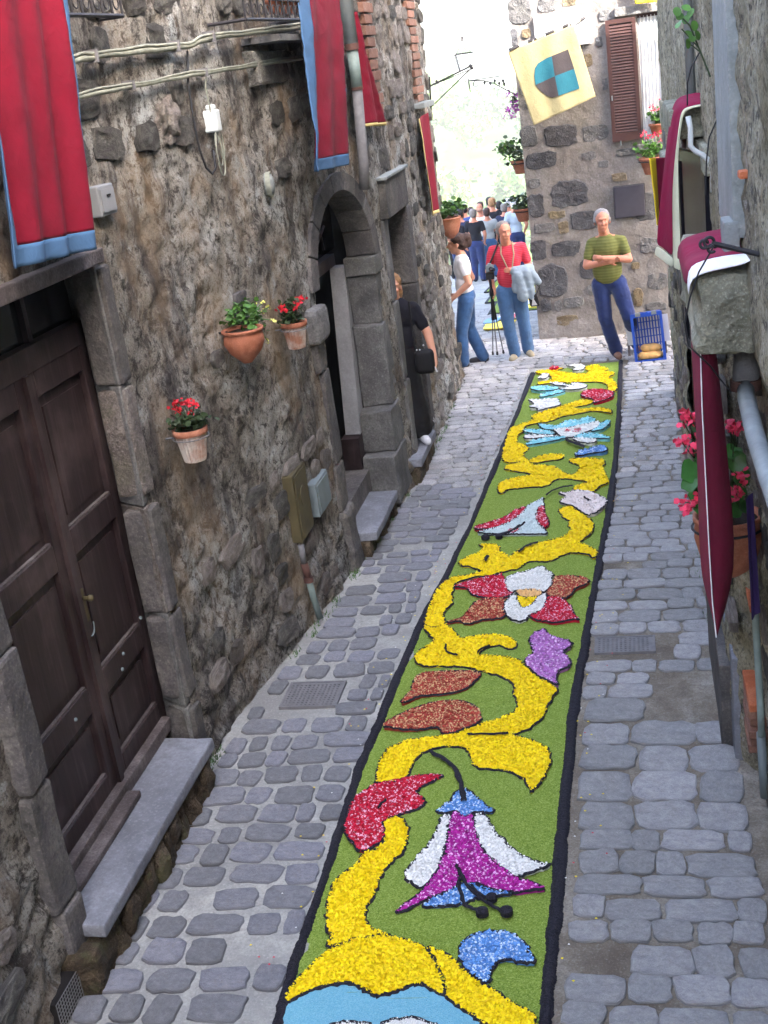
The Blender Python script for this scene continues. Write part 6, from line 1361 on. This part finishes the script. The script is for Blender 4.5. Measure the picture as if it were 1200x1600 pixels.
def fuse(name, prims, mat, parent, vox=.012, sm=6, wrinkle=0.0, seed=0, post=None):
    """one continuous skin over overlapping tapered limbs"""
    m = MB()
    for p in prims:
        if not isinstance(p[0], str): prim_cap(m, *p)
        else: prim_ell(m, *p[1:])
    global _ts
    me = bpy.data.meshes.new(name); me.from_pydata(m.v, [], m.f); o = bpy.data.objects.new(name, me)
    if _ts is None: _ts = bpy.data.scenes.new('scratch')
    _ts.collection.objects.link(o)
    r_ = o.modifiers.new('r', 'REMESH'); r_.mode = 'VOXEL'; r_.voxel_size = vox; s = o.modifiers.new('s', 'SMOOTH'); s.factor = .5; s.iterations = sm
    
    with bpy.context.temp_override(scene=_ts, view_layer=_ts.view_layers[0]):
        dg = bpy.context.evaluated_depsgraph_get(); me2 = bpy.data.meshes.new_from_object(o.evaluated_get(dg))
    bpy.data.objects.remove(o)
    me2.name = name
    if wrinkle:
        for v in me2.vertices:
            c = v.co; a_ = mnoise.noise(Vector((c.x*9+seed, c.y*9, c.z*16)))*.6+mnoise.noise(Vector((c.x*20, c.y*20+seed, c.z*34)))*.4; v.co = c+v.normal*a_*wrinkle
    if post: post(me2)
    me2.materials.clear(); me2.materials.append(mat); me2.polygons.foreach_set('use_smooth', [True]*len(me2.polygons)); ob = bpy.data.objects.new(name, me2); col.objects.link(ob); ob.parent = parent; return ob
MT['skin'] = simple('fair_skin', rgb(206, 150, 126), .55, .08, 10, .05); MT['skin2'] = simple('ruddy_skin', rgb(196, 132, 108), .55, .1, 10, .05)  # even skin tones, one fair and one ruddy
for nm in ('skin', 'skin2'): MT[nm].node_tree.nodes['Principled BSDF'].inputs['Subsurface Weight'].default_value = .12; MT[nm].node_tree.nodes['Principled BSDF'].inputs['Subsurface Radius'].default_value = (.02, .008, .004)
HC = {'grey': rgb(138, 136, 138), 'dkgrey': rgb(120, 112, 108), 'brown': rgb(62, 44, 40), 'black': rgb(34, 30, 32), 'blond': rgb(150, 112, 76), 'bald': rgb(176, 132, 112), 'white': rgb(206, 204, 204)}
for k, c in HC.items(): MT['hair_'+k] = simple(k+'_hair', c, .6, .3, 30, .5)
MT['eye'] = simple('eye_dark', rgb(30, 24, 24), .3, .1); MT['lip'] = simple('lip', rgb(170, 92, 84), .5, .1)
def denim(name, c): return cloth(name, c, .9, .2, .3)
MT['jeans_dark'] = denim('dark_blue_jeans', rgb(34, 48, 96)); MT['jeans_mid'] = denim('worn_blue_jeans', rgb(66, 98, 138)); MT['jeans_blue'] = denim('blue_jeans', rgb(50, 84, 128))
def striped(name, a, b, sc_=55):
    m = N(name); wv = m.n('ShaderNodeTexWave'); wv.bands_direction = 'Z'; wv.inputs['Scale'].default_value = sc_; wv.inputs['Distortion'].default_value = .6; m.l(m.co.outputs['Object'], wv.inputs['Vector'])
    return m.out(m.ramp(wv.outputs['Fac'], [(.35, a), (.65, b)]), .85, m.bump(m.noise(30, 4), .3, .01))
MT['shirt_green'] = striped('olive_striped_polo', rgb(98, 100, 50), rgb(112, 114, 62), 9); MT['shirt_red'] = striped('red_striped_polo', rgb(190, 40, 62), rgb(200, 66, 84), 14)
for nm, c in (('shirt_white', rgb(222, 220, 224)), ('shirt_grey', rgb(150, 156, 160)), ('shirt_navy', rgb(38, 44, 72)), ('shirt_black', rgb(20, 18, 28)), ('shirt_blue', rgb(56, 76, 130)), ('jacket_grey', rgb(138, 150, 162)), ('shirt_cream', rgb(206, 204, 196)), ('shirt_ltblue', rgb(176, 190, 206))): MT[nm] = cloth(nm, c)
for nm, c in (('shoe_tan', rgb(158, 146, 122)), ('shoe_brown', rgb(126, 92, 78)), ('shoe_white', rgb(206, 206, 212)), ('shoe_dark', rgb(44, 40, 44)), ('bag_black', rgb(22, 20, 24)), ('trouser_black', rgb(16, 14, 20)), ('trouser_khaki', rgb(140, 128, 104))): MT[nm] = simple(nm, c, .7, .15)
def hand(prims, wr, dirv, side, curl=.5, s=1.0):
    """palm, four fingers and a thumb, slightly curled; dirv = where the fingers point"""
    w0 = Vector(wr); d = Vector(dirv).normalized(); up = Vector(side).normalized(); n = d.cross(up).normalized(); up = n.cross(d).normalized(); pc = w0+d*.045*s
    prims.append((w0, w0+d*.05*s, .022*s, .026*s)); 
    for k, (o, L) in enumerate(((-.026, .062), (-.009, .07), (.009, .066), (.026, .052))):
        b = w0+d*.068*s+up*o*s; e = b+(d*math.cos(curl)+n*math.sin(curl))*L*.55*s; f = e+(d*math.cos(curl*2)+n*math.sin(curl*2))*L*.5*s; prims += [(w0+d*.03*s+up*o*.8*s, b, .013*s, .0095*s), (b, e, .0095*s, .0085*s), (e, f, .0085*s, .0075*s)]
    tb = w0+d*.02*s-up*.024*s; te = tb+(d*.6-up*.8+n*.4).normalized()*.034*s; prims += [(tb, te, .0125*s, .0105*s), (te, te+(d*.9-up*.2+n*.3).normalized()*.028*s, .0105*s, .0085*s)]
def person(label, loc, face, J, top, bottom, shoe, hair, skin='skin', sleeve=.55, group=None, vox=.0125, fat=1.0, hairstyle='short', skirt=False, lean=(0, 0), detail=True, collar=False, headdir=0.0, s=1.0, tshort=False):
    """loc: feet; face: rotation about Z (0 faces the camera). J: joints in local space."""
    t = thing('person', loc, label, 'person', group); R_ = Matrix.Rotation(face, 3, 'Z'); V = lambda p: (R_ @ Vector(p))*s
    j = dict(neck=(0, .01, 1.47), head=(0, -.02, 1.635), shL=(-.185, 0, 1.415), shR=(.185, 0, 1.415), elL=(-.235, .02, 1.13), elR=(.235, .02, 1.13), wrL=(-.24, -.06, .90), wrR=(.24, -.06, .90), hipL=(-.09, 0, .90), hipR=(.09, 0, .90), knL=(-.10, -.02, .48), knR=(.10, -.02, .48), anL=(-.105, .02, .085), anR=(.105, .02, .085), toeL=(-.13, -.13, .03), toeR=(.13, -.13, .03), chest=(0, -.005, 1.27), belly=(0, -.02, 1.07), pelvis=(0, .01, .93), hdL=(0, -.3, -1), hdR=(0, -.3, -1))
    j.update(J); P = {k: V(v) for k, v in j.items()}
    hd = P['head']; HR = Matrix.Rotation(face+headdir, 3, 'Z'); hs_ = s*1.1; hv = lambda p: hd+(HR @ Vector(p))*hs_; he = (0, 0, face+headdir); el = lambda c, r_, rot=None: ('e', c, tuple(x*s for x in r_), rot or (0, 0, face))
    body = [('e', hv((0, .012, .03)), (.076*hs_, .094*hs_, .088*hs_), he), ('e', hv((0, -.022, -.045)), (.056*hs_, .062*hs_, .072*hs_), he), ('e', hv((0, -.045, -.088)), (.032*hs_, .03*hs_, .026*hs_), he), (hv((0, .015, -.06)), P['neck']-Vector((0, 0, .02)), .054*hs_, .06*hs_),
            (hv((0, -.088, .012)), hv((0, -.108, -.028)), .009*hs_, .015*hs_), ('e', hv((0, -.079, .033)), (.05*hs_, .016*hs_, .010*hs_), he), ('e', hv((-.03, -.070, -.02)), (.024*hs_, .018*hs_, .022*hs_), he), ('e', hv((.03, -.070, -.02)), (.024*hs_, .018*hs_, .022*hs_), he), ('e', hv((0, -.084, -.058)), (.024*hs_, .012*hs_, .012*hs_), he),
            ('e', hv((-.079, .01, -.01)), (.010*hs_, .018*hs_, .030*hs_), he), ('e', hv((.079, .01, -.01)), (.010*hs_, .018*hs_, .030*hs_), he),
            el(P['chest'], (.15, .10, .19)), el(P['belly'], (.14*fat, .10*fat, .17)), el(P['pelvis'], (.145, .10, .12))]
    for S in 'LR':
        body += [(P['neck']-Vector((0, 0, .03*s)), P['sh'+S], .05*s, .052*s), (P['sh'+S], P['el'+S], .054*s, .045*s), (P['el'+S], P['wr'+S], .046*s, .030*s), (P['hip'+S], P['kn'+S], .078*s, .052*s), (P['kn'+S], P['an'+S], .05*s, .034*s)]
        hand(body, P['wr'+S], R_ @ Vector(j['hd'+S]), R_ @ Vector((0, -1, 0) if abs(j['hd'+S][2]) > .6 else (0, 0, 1)), .45, 1.0*s)
    fuse('body', body, MT[skin], t, .0095 if detail else .02, 2, 0)
    shirt = [el(P['chest']+Vector((0, 0, .02*s)), (.168+.01*(fat-1), .118*(.6+.4*fat), .20)), el(P['belly'], (.158*fat, .122*fat, .19)), el((P['pelvis']+P['belly'])/2+Vector((0, 0, .02*s)), (.158*(.5+.5*fat), .12*(.4+.6*fat), .10))]
    for S in 'LR':
        e = P['sh'+S]+(P['el'+S]-P['sh'+S])*sleeve; shirt += [(P['neck']+(P['sh'+S]-P['neck'])*.35-Vector((0, 0, .035*s)), P['sh'+S], .058*s, .062*s), (P['sh'+S], e, .062*s, .06*s), (P['chest'], P['sh'+S], .12*s, .06*s)]
        if sleeve > 1: shirt.append((P['el'+S], P['wr'+S]*.9+P['el'+S]*.1, .052*s, .042*s))
    if skirt is False: pass
    if collar: shirt.append((P['neck']+Vector((0, 0, .0)), P['neck']-Vector((0, 0, .03*s)), .062*s, .085*s))
    zcut = P['belly'].z*.45+P['pelvis'].z*.55
    fuse('shirt', shirt, MT[top], t, vox, 5, .007*s, sum(map(ord, label)) % 31)
    tr = [el(P['pelvis'], (.162*(.6+.4*fat), .122*(.6+.4*fat), .125))]
    if skirt:
        k = (P['anL']+P['anR'])/2; tr += [(P['pelvis'], Vector((P['pelvis'].x*.4+k.x*.6, P['pelvis'].y*.4+k.y*.6, .45*s)), .15*s, .17*s), (Vector((P['pelvis'].x*.4+k.x*.6, P['pelvis'].y*.4+k.y*.6, .5*s)), Vector((k.x, k.y, .22*s)), .165*s, .19*s), (P['anL']+Vector((0, 0, .06)), P['anR']+Vector((0, 0, .06)), .11*s, .11*s)]
    else:
        for S in 'LR': tr += [(P['hip'+S]-Vector((0, 0, .02)), P['kn'+S], .112*s, .083*s), (P['kn'+S], P['an'+S]+Vector((0, 0, .0)), .083*s, .080*s)]
    fuse('trousers' if not skirt else 'skirt', tr, MT[bottom], t, vox, 4, .009*s, 5)
    for S in 'LR':
        a, b = P['an'+S], P['toe'+S]; d = (b-a); d.z = 0; d.normalize(); hl = Vector((a.x, a.y, 0))-d*.03*s; sh = [(Vector((hl.x, hl.y, a.z*0+.045*s+(a.z-.085*s))), Vector((b.x, b.y, .036*s+max(0, b.z-.03*s))),   .050*s, .042*s), (a, a-Vector((0, 0, .03*s)), .045*s, .04*s)]
        o = fuse('shoe', sh, MT[shoe], t, .012 if detail else .02, 3)
    h = MT['hair_'+hair]
    if hairstyle == 'short': hp = [('e', hv((0, .028, .048)), (.086*hs_, .096*hs_, .082*hs_), he), ('e', hv((0, .05, -.005)), (.082*hs_, .072*hs_, .075*hs_), he)]
    elif hairstyle == 'fringe': hp = [('e', hv((0, .032, .052)), (.084*hs_, .094*hs_, .080*hs_), he), ('e', hv((-.066, .022, .01)), (.026*hs_, .05*hs_, .045*hs_), he), ('e', hv((.066, .022, .01)), (.026*hs_, .05*hs_, .045*hs_), he), ('e', hv((0, .055, -.01)), (.08*hs_, .066*hs_, .07*hs_), he)]
    elif hairstyle == 'bald': hp = [('e', hv((0, .05, -.01)), (.083*hs_, .072*hs_, .055*hs_), he)]
    elif hairstyle == 'bun': hp = [('e', hv((0, .026, .045)), (.090*hs_, .10*hs_, .085*hs_), he), ('e', hv((0, .06, -.01)), (.082*hs_, .07*hs_, .075*hs_), he), ('e', hv((0, .12, .06)), (.055*hs_, .06*hs_, .055*hs_), he), ('e', hv((0, .14, .01)), (.04*hs_, .045*hs_, .07*hs_), he)]
    else: hp = [('e', hv((0, .03, .045)), (.092*hs_, .10*hs_, .088*hs_), he), ('e', hv((0, .055, -.05)), (.095*hs_, .075*hs_, .11*hs_), he)]
    def rough(me):
        for v in me.vertices: v.co += v.normal*mnoise.noise(v.co*60)*.006
    fuse('hair', hp, h, t, .012 if detail else .02, 2, 0, 0, rough)
    if detail:
        for sx in (-1, 1):
            m = MB(); prim_ell(m, hv((sx*.030, -.083, .010)), (.012*s, .006*s, .0065*s), he); m.build('eye', MT['eye'], t, smooth=True)
            m = MB(); prim_ell(m, hv((sx*.031, -.092, .030)), (.018*s, .006*s, .005*s), he); m.build('eyebrow', h, t, smooth=True)
        m = MB(); prim_ell(m, hv((0, -.094, -.056)), (.022*s, .006*s, .005*s), he); m.build('lips', MT['lip'], t, smooth=True)
    return t, P, hv
# man with crossed arms
JA = dict(head=(-.03, -.03, 1.64), neck=(-.015, .01, 1.48), shL=(-.175, 0, 1.395), shR=(.175, 0, 1.395), elL=(-.245, -.07, 1.15), elR=(.245, -.08, 1.18), wrL=(.02, -.20, 1.19), wrR=(-.05, -.25, 1.25), hdL=(1, .25, .25), hdR=(-1, .2, .1), hipL=(-.10, 0, .92), hipR=(.10, 0, .92), knL=(-.07, -.05, .49), knR=(.21, -.12, .50), anL=(.03, .03, .085), anR=(.27, .20, .12), toeL=(.06, -.12, .03), toeR=(.33, .06, .03), belly=(-.01, -.04, 1.08))
man, Pm, hm = person('grey-haired man in olive polo with arms crossed, standing against the far house', (-.28, 15.1, 0), .0, JA, 'shirt_green', 'jeans_dark', 'shoe_brown', 'grey', 'skin2', .62, None, .011, 1.12, 'fringe', collar=True, headdir=.12, s=1.03)
# man in red with camera, tripod and grey jacket
JB = dict(head=(-.02, -.06, 1.625), neck=(0, .0, 1.47), elL=(-.26, .05, 1.15), wrL=(-.22, -.05, .93), elR=(.26, .03, 1.14), wrR=(.06, -.20, 1.17), hdR=(-1, -.2, .1), hdL=(.1, -.3, -1), knL=(-.08, -.06, .49), knR=(.12, .0, .49), anL=(-.03, -.05, .085), anR=(.15, .08, .085), toeL=(-.08, -.20, .03), toeR=(.18, -.08, .03))
red, Pr, hr = person('man in red striped polo and jeans carrying a tripod and a grey jacket', (-1.52, 15.55, 0), .12, JB, 'shirt_red', 'jeans_mid', 'shoe_tan', 'dkgrey', 'skin2', .62, None, .011, 1.06, 'fringe', collar=True, headdir=.3, s=1.0)
def gear():
    L = Vector(red.location)
    def W(p): return tuple(Vector(p))
    t = thing('tripod', (L.x-.24, L.y-.1, .0), 'folded black tripod held by the man in red', 'tripod'); x, y = L.x-.24, L.y-.12
    m = MB(); m.lathe([(.001, 0), (.03, .0), (.03, .06), (.018, .1), (.018, .22), (.028, .23), (.028, .28), (.001, .29)], (x, y, .86), 12); m.build('tripod_head', MT['black_paint'], t)
    for k, (dx, dy) in enumerate(((-.06, 0), (.0, -.03), (.075, .02))):
        m = MB(); m.tube([(x, y, .9), (x+dx*.35, y+dy*.5, .55)], .014, 8); m.build('upper_leg', MT['bag_black'], t); m = MB(); m.tube([(x+dx*.35, y+dy*.5, .56), (x+dx, y+dy, .12)], .008, 8); m.build('lower_leg', MT['castiron'], t); m = MB(); m.lathe([(.001, 0), (.016, .01), (.012, .05), (.001, .06)], (x+dx, y+dy, .09), 8); m.build('foot', MT['bag_black'], t)
    t = thing('camera', (L.x-.25, L.y-.18, 1.22), 'silver camera with black strap hanging at the shoulder of the man in red', 'camera'); x, y, z = L.x-.225, L.y-.16, 1.17
    m = MB(); m.box((x-.05, y-.03, z), (x+.05, y+.03, z+.09)); m.box((x-.025, y-.03, z+.09), (x+.025, y+.02, z+.11)); o = m.build('camera_body', MT['steel'], t); bv = o.modifiers.new('b', 'BEVEL'); bv.width = .008; o.rotation_euler = (0, 0, 0)
    m = MB(); m.lathe([(.001, .06), (.022, .06), (.026, .0), (.03, -.03)], (0, 0, 0), 14); o = m.build('lens', MT['black_paint'], t); o.matrix_parent_inverse = Matrix(); o.location = Vector((x+.03, y-.05, z+.04))-t.location; o.rotation_euler = (PI/2, 0, .5)
    m = MB(); m.box((x-.055, y-.035, z-.09), (x+.045, y+.035, z-.005)); m.build('case', MT['bag_black'], t)
    m = MB(); m.tube([(x, y, z+.09), (L.x-.16, L.y-.13, 1.38), (L.x-.11, L.y-.04, 1.485), (L.x-.1, L.y+.08, 1.45)], .012, 6); m.build('strap', MT['bag_black'], t)
    m = MB(); m.tube([(L.x-.07, L.y-.02, 1.50), (L.x-.07, L.y-.15, 1.38), (L.x+.0, L.y-.20, 1.2)], .009, 6); m.tube([(L.x+.07, L.y-.02, 1.50), (L.x+.09, L.y-.14, 1.36), (L.x+.06, L.y-.21, 1.2)], .009, 6); o = m.build('neck_strap', MT['trouser_khaki'], t)
    t = thing('jacket', (L.x+.22, L.y-.15, 1.1), 'grey jacket draped over the forearm of the man in red', 'jacket')
    pr = [(Vector((L.x+.07, L.y-.19, 1.16)), Vector((L.x+.27, L.y-.10, 1.15)), .055, .065), (Vector((L.x+.12, L.y-.20, 1.12)), Vector((L.x+.16, L.y-.19, .82)), .06, .07), (Vector((L.x+.22, L.y-.15, 1.12)), Vector((L.x+.27, L.y-.14, .80)), .07, .05), (Vector((L.x+.27, L.y-.12, 1.12)), Vector((L.x+.36, L.y-.12, .98)), .06, .045), (Vector((L.x+.08, L.y-.2, 1.08)), Vector((L.x+.07, L.y-.2, .92)), .045, .04)]
    o = fuse('folds', [tuple(p) for p in pr], MT['jacket_grey'], None, .012, 5, .014, 3); o.parent = t; o.matrix_parent_inverse = Matrix.Translation(-t.location)
    t = thing('camera_bag', (L.x+.28, L.y-.15, .75), 'small black and white bag dangling under the grey jacket', 'bag'); m = MB(); m.prism([(L.x+.22, L.y-.18, .84), (L.x+.33, L.y-.18, .84), (L.x+.36, L.y-.18, .68), (L.x+.24, L.y-.18, .68)], (0, .07, 0)); o = m.build('pouch', MT['bag_black'], t); bv = o.modifiers.new('b', 'BEVEL'); bv.width = .012
    m = MB(); m.prism([(L.x+.28, L.y-.186, .80), (L.x+.33, L.y-.186, .70), (L.x+.26, L.y-.186, .70)], (0, .004, 0)); m.build('white_patch', MT['marble'], t); m = MB(); m.tube([(L.x+.33, L.y-.16, .83), (L.x+.37, L.y-.15, .92), (L.x+.3, L.y-.14, 1.0)], .006, 5); m.build('strap', MT['bag_black'], t)
gear()
# woman in white T-shirt and jeans, seen from the side with her hair up
JC = dict(head=(0, -.05, 1.60), neck=(0, .01, 1.44), shL=(-.165, 0, 1.38), shR=(.165, 0, 1.38), elL=(-.20, .10, 1.12), elR=(.20, .06, 1.12), wrL=(-.16, -.10, .93), wrR=(.15, -.16, .94), hdL=(.2, -1, -.1), hdR=(-.1, -1, -.2), knL=(-.09, .0, .48), knR=(.10, -.10, .49), anL=(-.10, .14, .085), anR=(.10, -.12, .085), toeL=(-.11, -.01, .03), toeR=(.11, -.27, .03), belly=(0, -.01, 1.07))
lady, Pl, hl = person('brown-haired woman in white T-shirt and jeans at the left wall corner, facing left', (-2.08, 15.35, 0), -1.45, JC, 'shirt_white', 'jeans_blue', 'shoe_dark', 'brown', 'skin', .5, None, .011, .93, 'bun', s=.98)
# woman in black leaning out of the second doorway
JD = dict(head=(-.02, -.02, 1.585), neck=(0, .01, 1.43), shL=(-.16, 0, 1.36), shR=(.16, 0, 1.36), elL=(-.24, .05, 1.10), wrL=(-.2, -.12, 1.0), elR=(.27, -.04, 1.10), wrR=(.30, -.14, .86), hdR=(.1, -.3, -1), hdL=(.5, -1, 0), knL=(-.08, 0, .46), knR=(.09, 0, .46), anL=(-.06, .03, .085), anR=(.10, -.02, .085), toeL=(-.08, -.12, .03), toeR=(.13, -.17, .03))
F_ = onz(646, 694, .25)
wb, Pw, hw = person('woman in black skirt and top holding a cigarette on the second doorstep', (-2.205, 11.33, .25), .25, JD, 'shirt_black', 'trouser_black', 'shoe_white', 'blond', 'skin', .7, None, .011, .95, 'long', skirt=True, s=.97)
def bag():
    L = Vector(wb.location); t = thing('handbag', (L.x+.2, L.y-.1, L.z+.7), 'black handbag on the shoulder of the woman in black', 'handbag'); x, y, z = L.x+.22, L.y-.10, L.z+.70
    m = MB(); m.box((x-.09, y-.05, z), (x+.10, y+.06, z+.24)); o = m.build('bag_body', MT['bag_black'], t); bv = o.modifiers.new('b', 'BEVEL'); bv.width = .05; bv.segments = 4
    m = MB(); m.tube([(x-.07, y, z+.22), (L.x+.15, y-.02, L.z+.98), (L.x+.13, L.y-.03, L.z+1.39)], .009, 6); m.build('strap', MT['bag_black'], t)
    for dx, dz in ((-.05, .25), (-.02, .25), (.02, .29)): m = MB(); prim_ell(m, (x+dx, y-.055, z+dz), (.008, .008, .008)); m.build('stud', MT['marble'], t)
    wr = Vector(wb.location)+Pw['wrR']; t = thing('cigarette', tuple(wr), 'lit white cigarette in the right hand of the woman in black', 'cigarette'); m = MB(); m.tube([wr+Vector((.0, -.05, -.07)), wr+Vector((.025, -.085, -.115))], .006, 6); m.build('paper', MT['marble'], t); m = MB(); m.tube([wr+Vector((-.008, -.035, -.055)), wr+Vector((.0, -.05, -.07))], .0062, 6); m.build('filter', MT['bread'], t)
bag()
# the crowd further down the slope
def crowd():
    rel = dict(elL=(-.26, .02, 1.14), elR=(.26, .02, 1.14), wrL=(-.2, -.06, .95), wrR=(.2, -.06, .95)); hips = dict(elL=(-.34, .08, 1.14), elR=(.34, .08, 1.14), wrL=(-.19, -.04, .98), wrR=(.19, -.04, .98), hdL=(.6, -1, -.2), hdR=(-.6, -1, -.2))
    W = lambda u, y: (ony(u, 350, y)[0], y, float(gz(y)))
    L = [('man in white T-shirt with hands on hips seen from behind in the crowd', W(751, 31), PI, hips, 'shirt_cream', 'jeans_mid', 'bald', 1.04, 'bald'),
         ('person in black shirt left of the white T-shirt man in the crowd', W(741, 29.5), 2.9, rel, 'shirt_black', 'jeans_dark', 'dkgrey', .98, 'short'),
         ('young person in grey behind the right shoulder of the white T-shirt man', W(762, 30.5), 3.3, rel, 'shirt_grey', 'jeans_blue', 'brown', .97, 'short'),
         ('man in navy shirt at the left of the crowd beside the flower bowl', W(721, 30), 2.7, rel, 'shirt_navy', 'jeans_dark', 'black', 1.0, 'short'),
         ('man in blue shirt behind the navy one in the crowd', W(728, 32.6), 2.9, rel, 'shirt_blue', 'jeans_dark', 'black', 1.05, 'short'),
         ('person in grey shirt behind the white T-shirt in the crowd', W(753, 34), 3.3, rel, 'shirt_grey', 'jeans_dark', 'brown', 1.06, 'short'),
         ('person in black with fair hair in the middle of the crowd', W(772, 32.5), 3.0, rel, 'shirt_black', 'trouser_black', 'blond', 1.10, 'short'),
         ('dark-haired person farthest back in the crowd', W(768, 35.5), 3.1, rel, 'shirt_cream', 'jeans_dark', 'black', 1.12, 'short'),
         ('person in pale blue shirt beside the far house corner', W(806, 31), 3.4, rel, 'shirt_ltblue', 'jeans_dark', 'white', 1.05, 'short'),
         ('pale-haired person in white at the back right of the crowd', W(797, 34.5), 3.0, rel, 'shirt_cream', 'trouser_khaki', 'white', 1.06, 'short'),
         ('person in dark clothes half hidden behind the woman in white T-shirt', W(712, 28.5), 2.5, rel, 'shirt_black', 'jeans_dark', 'brown', .96, 'short')]
    L += [('person in pale pink top between the navy and white shirts in the crowd', W(738, 33.5), 2.8, rel, 'shirt_cream', 'jeans_mid', 'brown', 1.0, 'short'), ('person in charcoal at the back beside the fair-haired one in black', W(782, 34), 3.4, rel, 'shirt_grey', 'jeans_dark', 'black', 1.04, 'short'),
          ('man in dark jacket just left of the pale blue shirt in the crowd', W(790, 32), 3.0, rel, 'shirt_navy', 'jeans_dark', 'dkgrey', 1.0, 'short'), ('woman in black top half behind the bowl of fresh green plant', W(706, 31.5), 2.6, rel, 'shirt_black', 'trouser_black', 'brown', .98, 'short'), ('tall person in grey jacket at the far left of the crowd', W(716, 34.5), 3.0, rel, 'jacket_grey', 'jeans_dark', 'black', 1.06, 'short')]
    for (lb, lc, fc, J, tp, bt, hr_, s_, hs) in L: person(lb, lc, fc, J, tp, bt, 'shoe_dark' if tp != 'shirt_cream' else 'shoe_tan', hr_, 'skin2', .6, 'people gathered on the slope beyond the lane', .02, 1.0, hs, detail=False, s=s_)
crowd()

# ------------------------------------------------------------------ woods across the valley
def woods():
    r = np.random.default_rng(3); mats = [simple('woodland_leaf_a', rgb(62, 96, 36), .8, .3, .5, .1), simple('woodland_leaf_b', rgb(46, 68, 32), .8, .3, .5, .1), simple('woodland_leaf_c', rgb(84, 108, 44), .8, .3, .5, .1)]
    Vs, Fs, Ms = [], [], []; o = 0
    for k in range(620):
        y = r.uniform(110, 330); x = -y*.30+r.uniform(-.26, .55)*y
        z0 = float(np.interp(y, [45, 60, 110, 190, 330, 600, 900], [-8.6, -18, -42, -46, -12, -20, -30])); R_ = r.uniform(3.5, 7)
        if y > 250: z0 += 2
        n = 150; nb = 7; cb = r.normal(0, .42, (nb, 3))*np.array([1, 1, .8]); b = cb[r.integers(nb, size=n)]; d = r.normal(0, 1, (n, 3)); d /= np.linalg.norm(d, axis=1)[:, None]; p = (b+d*r.uniform(.25, .5, (n, 1)))*R_+[x, y, z0+R_*1.3]
        s = R_*.13*r.uniform(.6, 1.5, n)[:, None]; u = r.normal(0, 1, (n, 3)); u /= np.linalg.norm(u, axis=1)[:, None]; w2 = np.cross(u, d+r.normal(0, .5, (n, 3))); w2 /= np.linalg.norm(w2, axis=1)[:, None]
        V = np.stack([p+u*s, p+w2*s, p-u*s, p-w2*s], 1).reshape(-1, 3); Vs.append(V); Fs.append(np.arange(n*4).reshape(n, 4)+o); o += n*4; Ms.append(np.full(n, r.integers(3)))
    ob = nmesh('woodland', np.vstack(Vs), np.vstack(Fs), mats, np.concatenate(Ms)); tag(ob, 'pale hazy wooded hillside beyond the end of the lane', 'woods', kind='stuff')
woods()
def haze():
    m = MB(); m.box((-520, -30, -60), (520, 905, 62)); mt = bpy.data.materials.new('haze'); mt.use_nodes = True; n = mt.node_tree; n.nodes.remove(n.nodes['Principled BSDF']); v = n.nodes.new('ShaderNodeVolumePrincipled')
    v.inputs['Density'].default_value = .0007; v.inputs['Color'].default_value = (.98, 1, .95, 1); v.inputs['Anisotropy'].default_value = .3; n.links.new(v.outputs[0], n.nodes['Material Output'].inputs['Volume'])
    o = m.build('haze', mt); tag(o, 'pale summer haze filling the valley beyond the lane', 'haze', kind='stuff'); return o
haze()
if _ts is not None: bpy.data.scenes.remove(_ts)
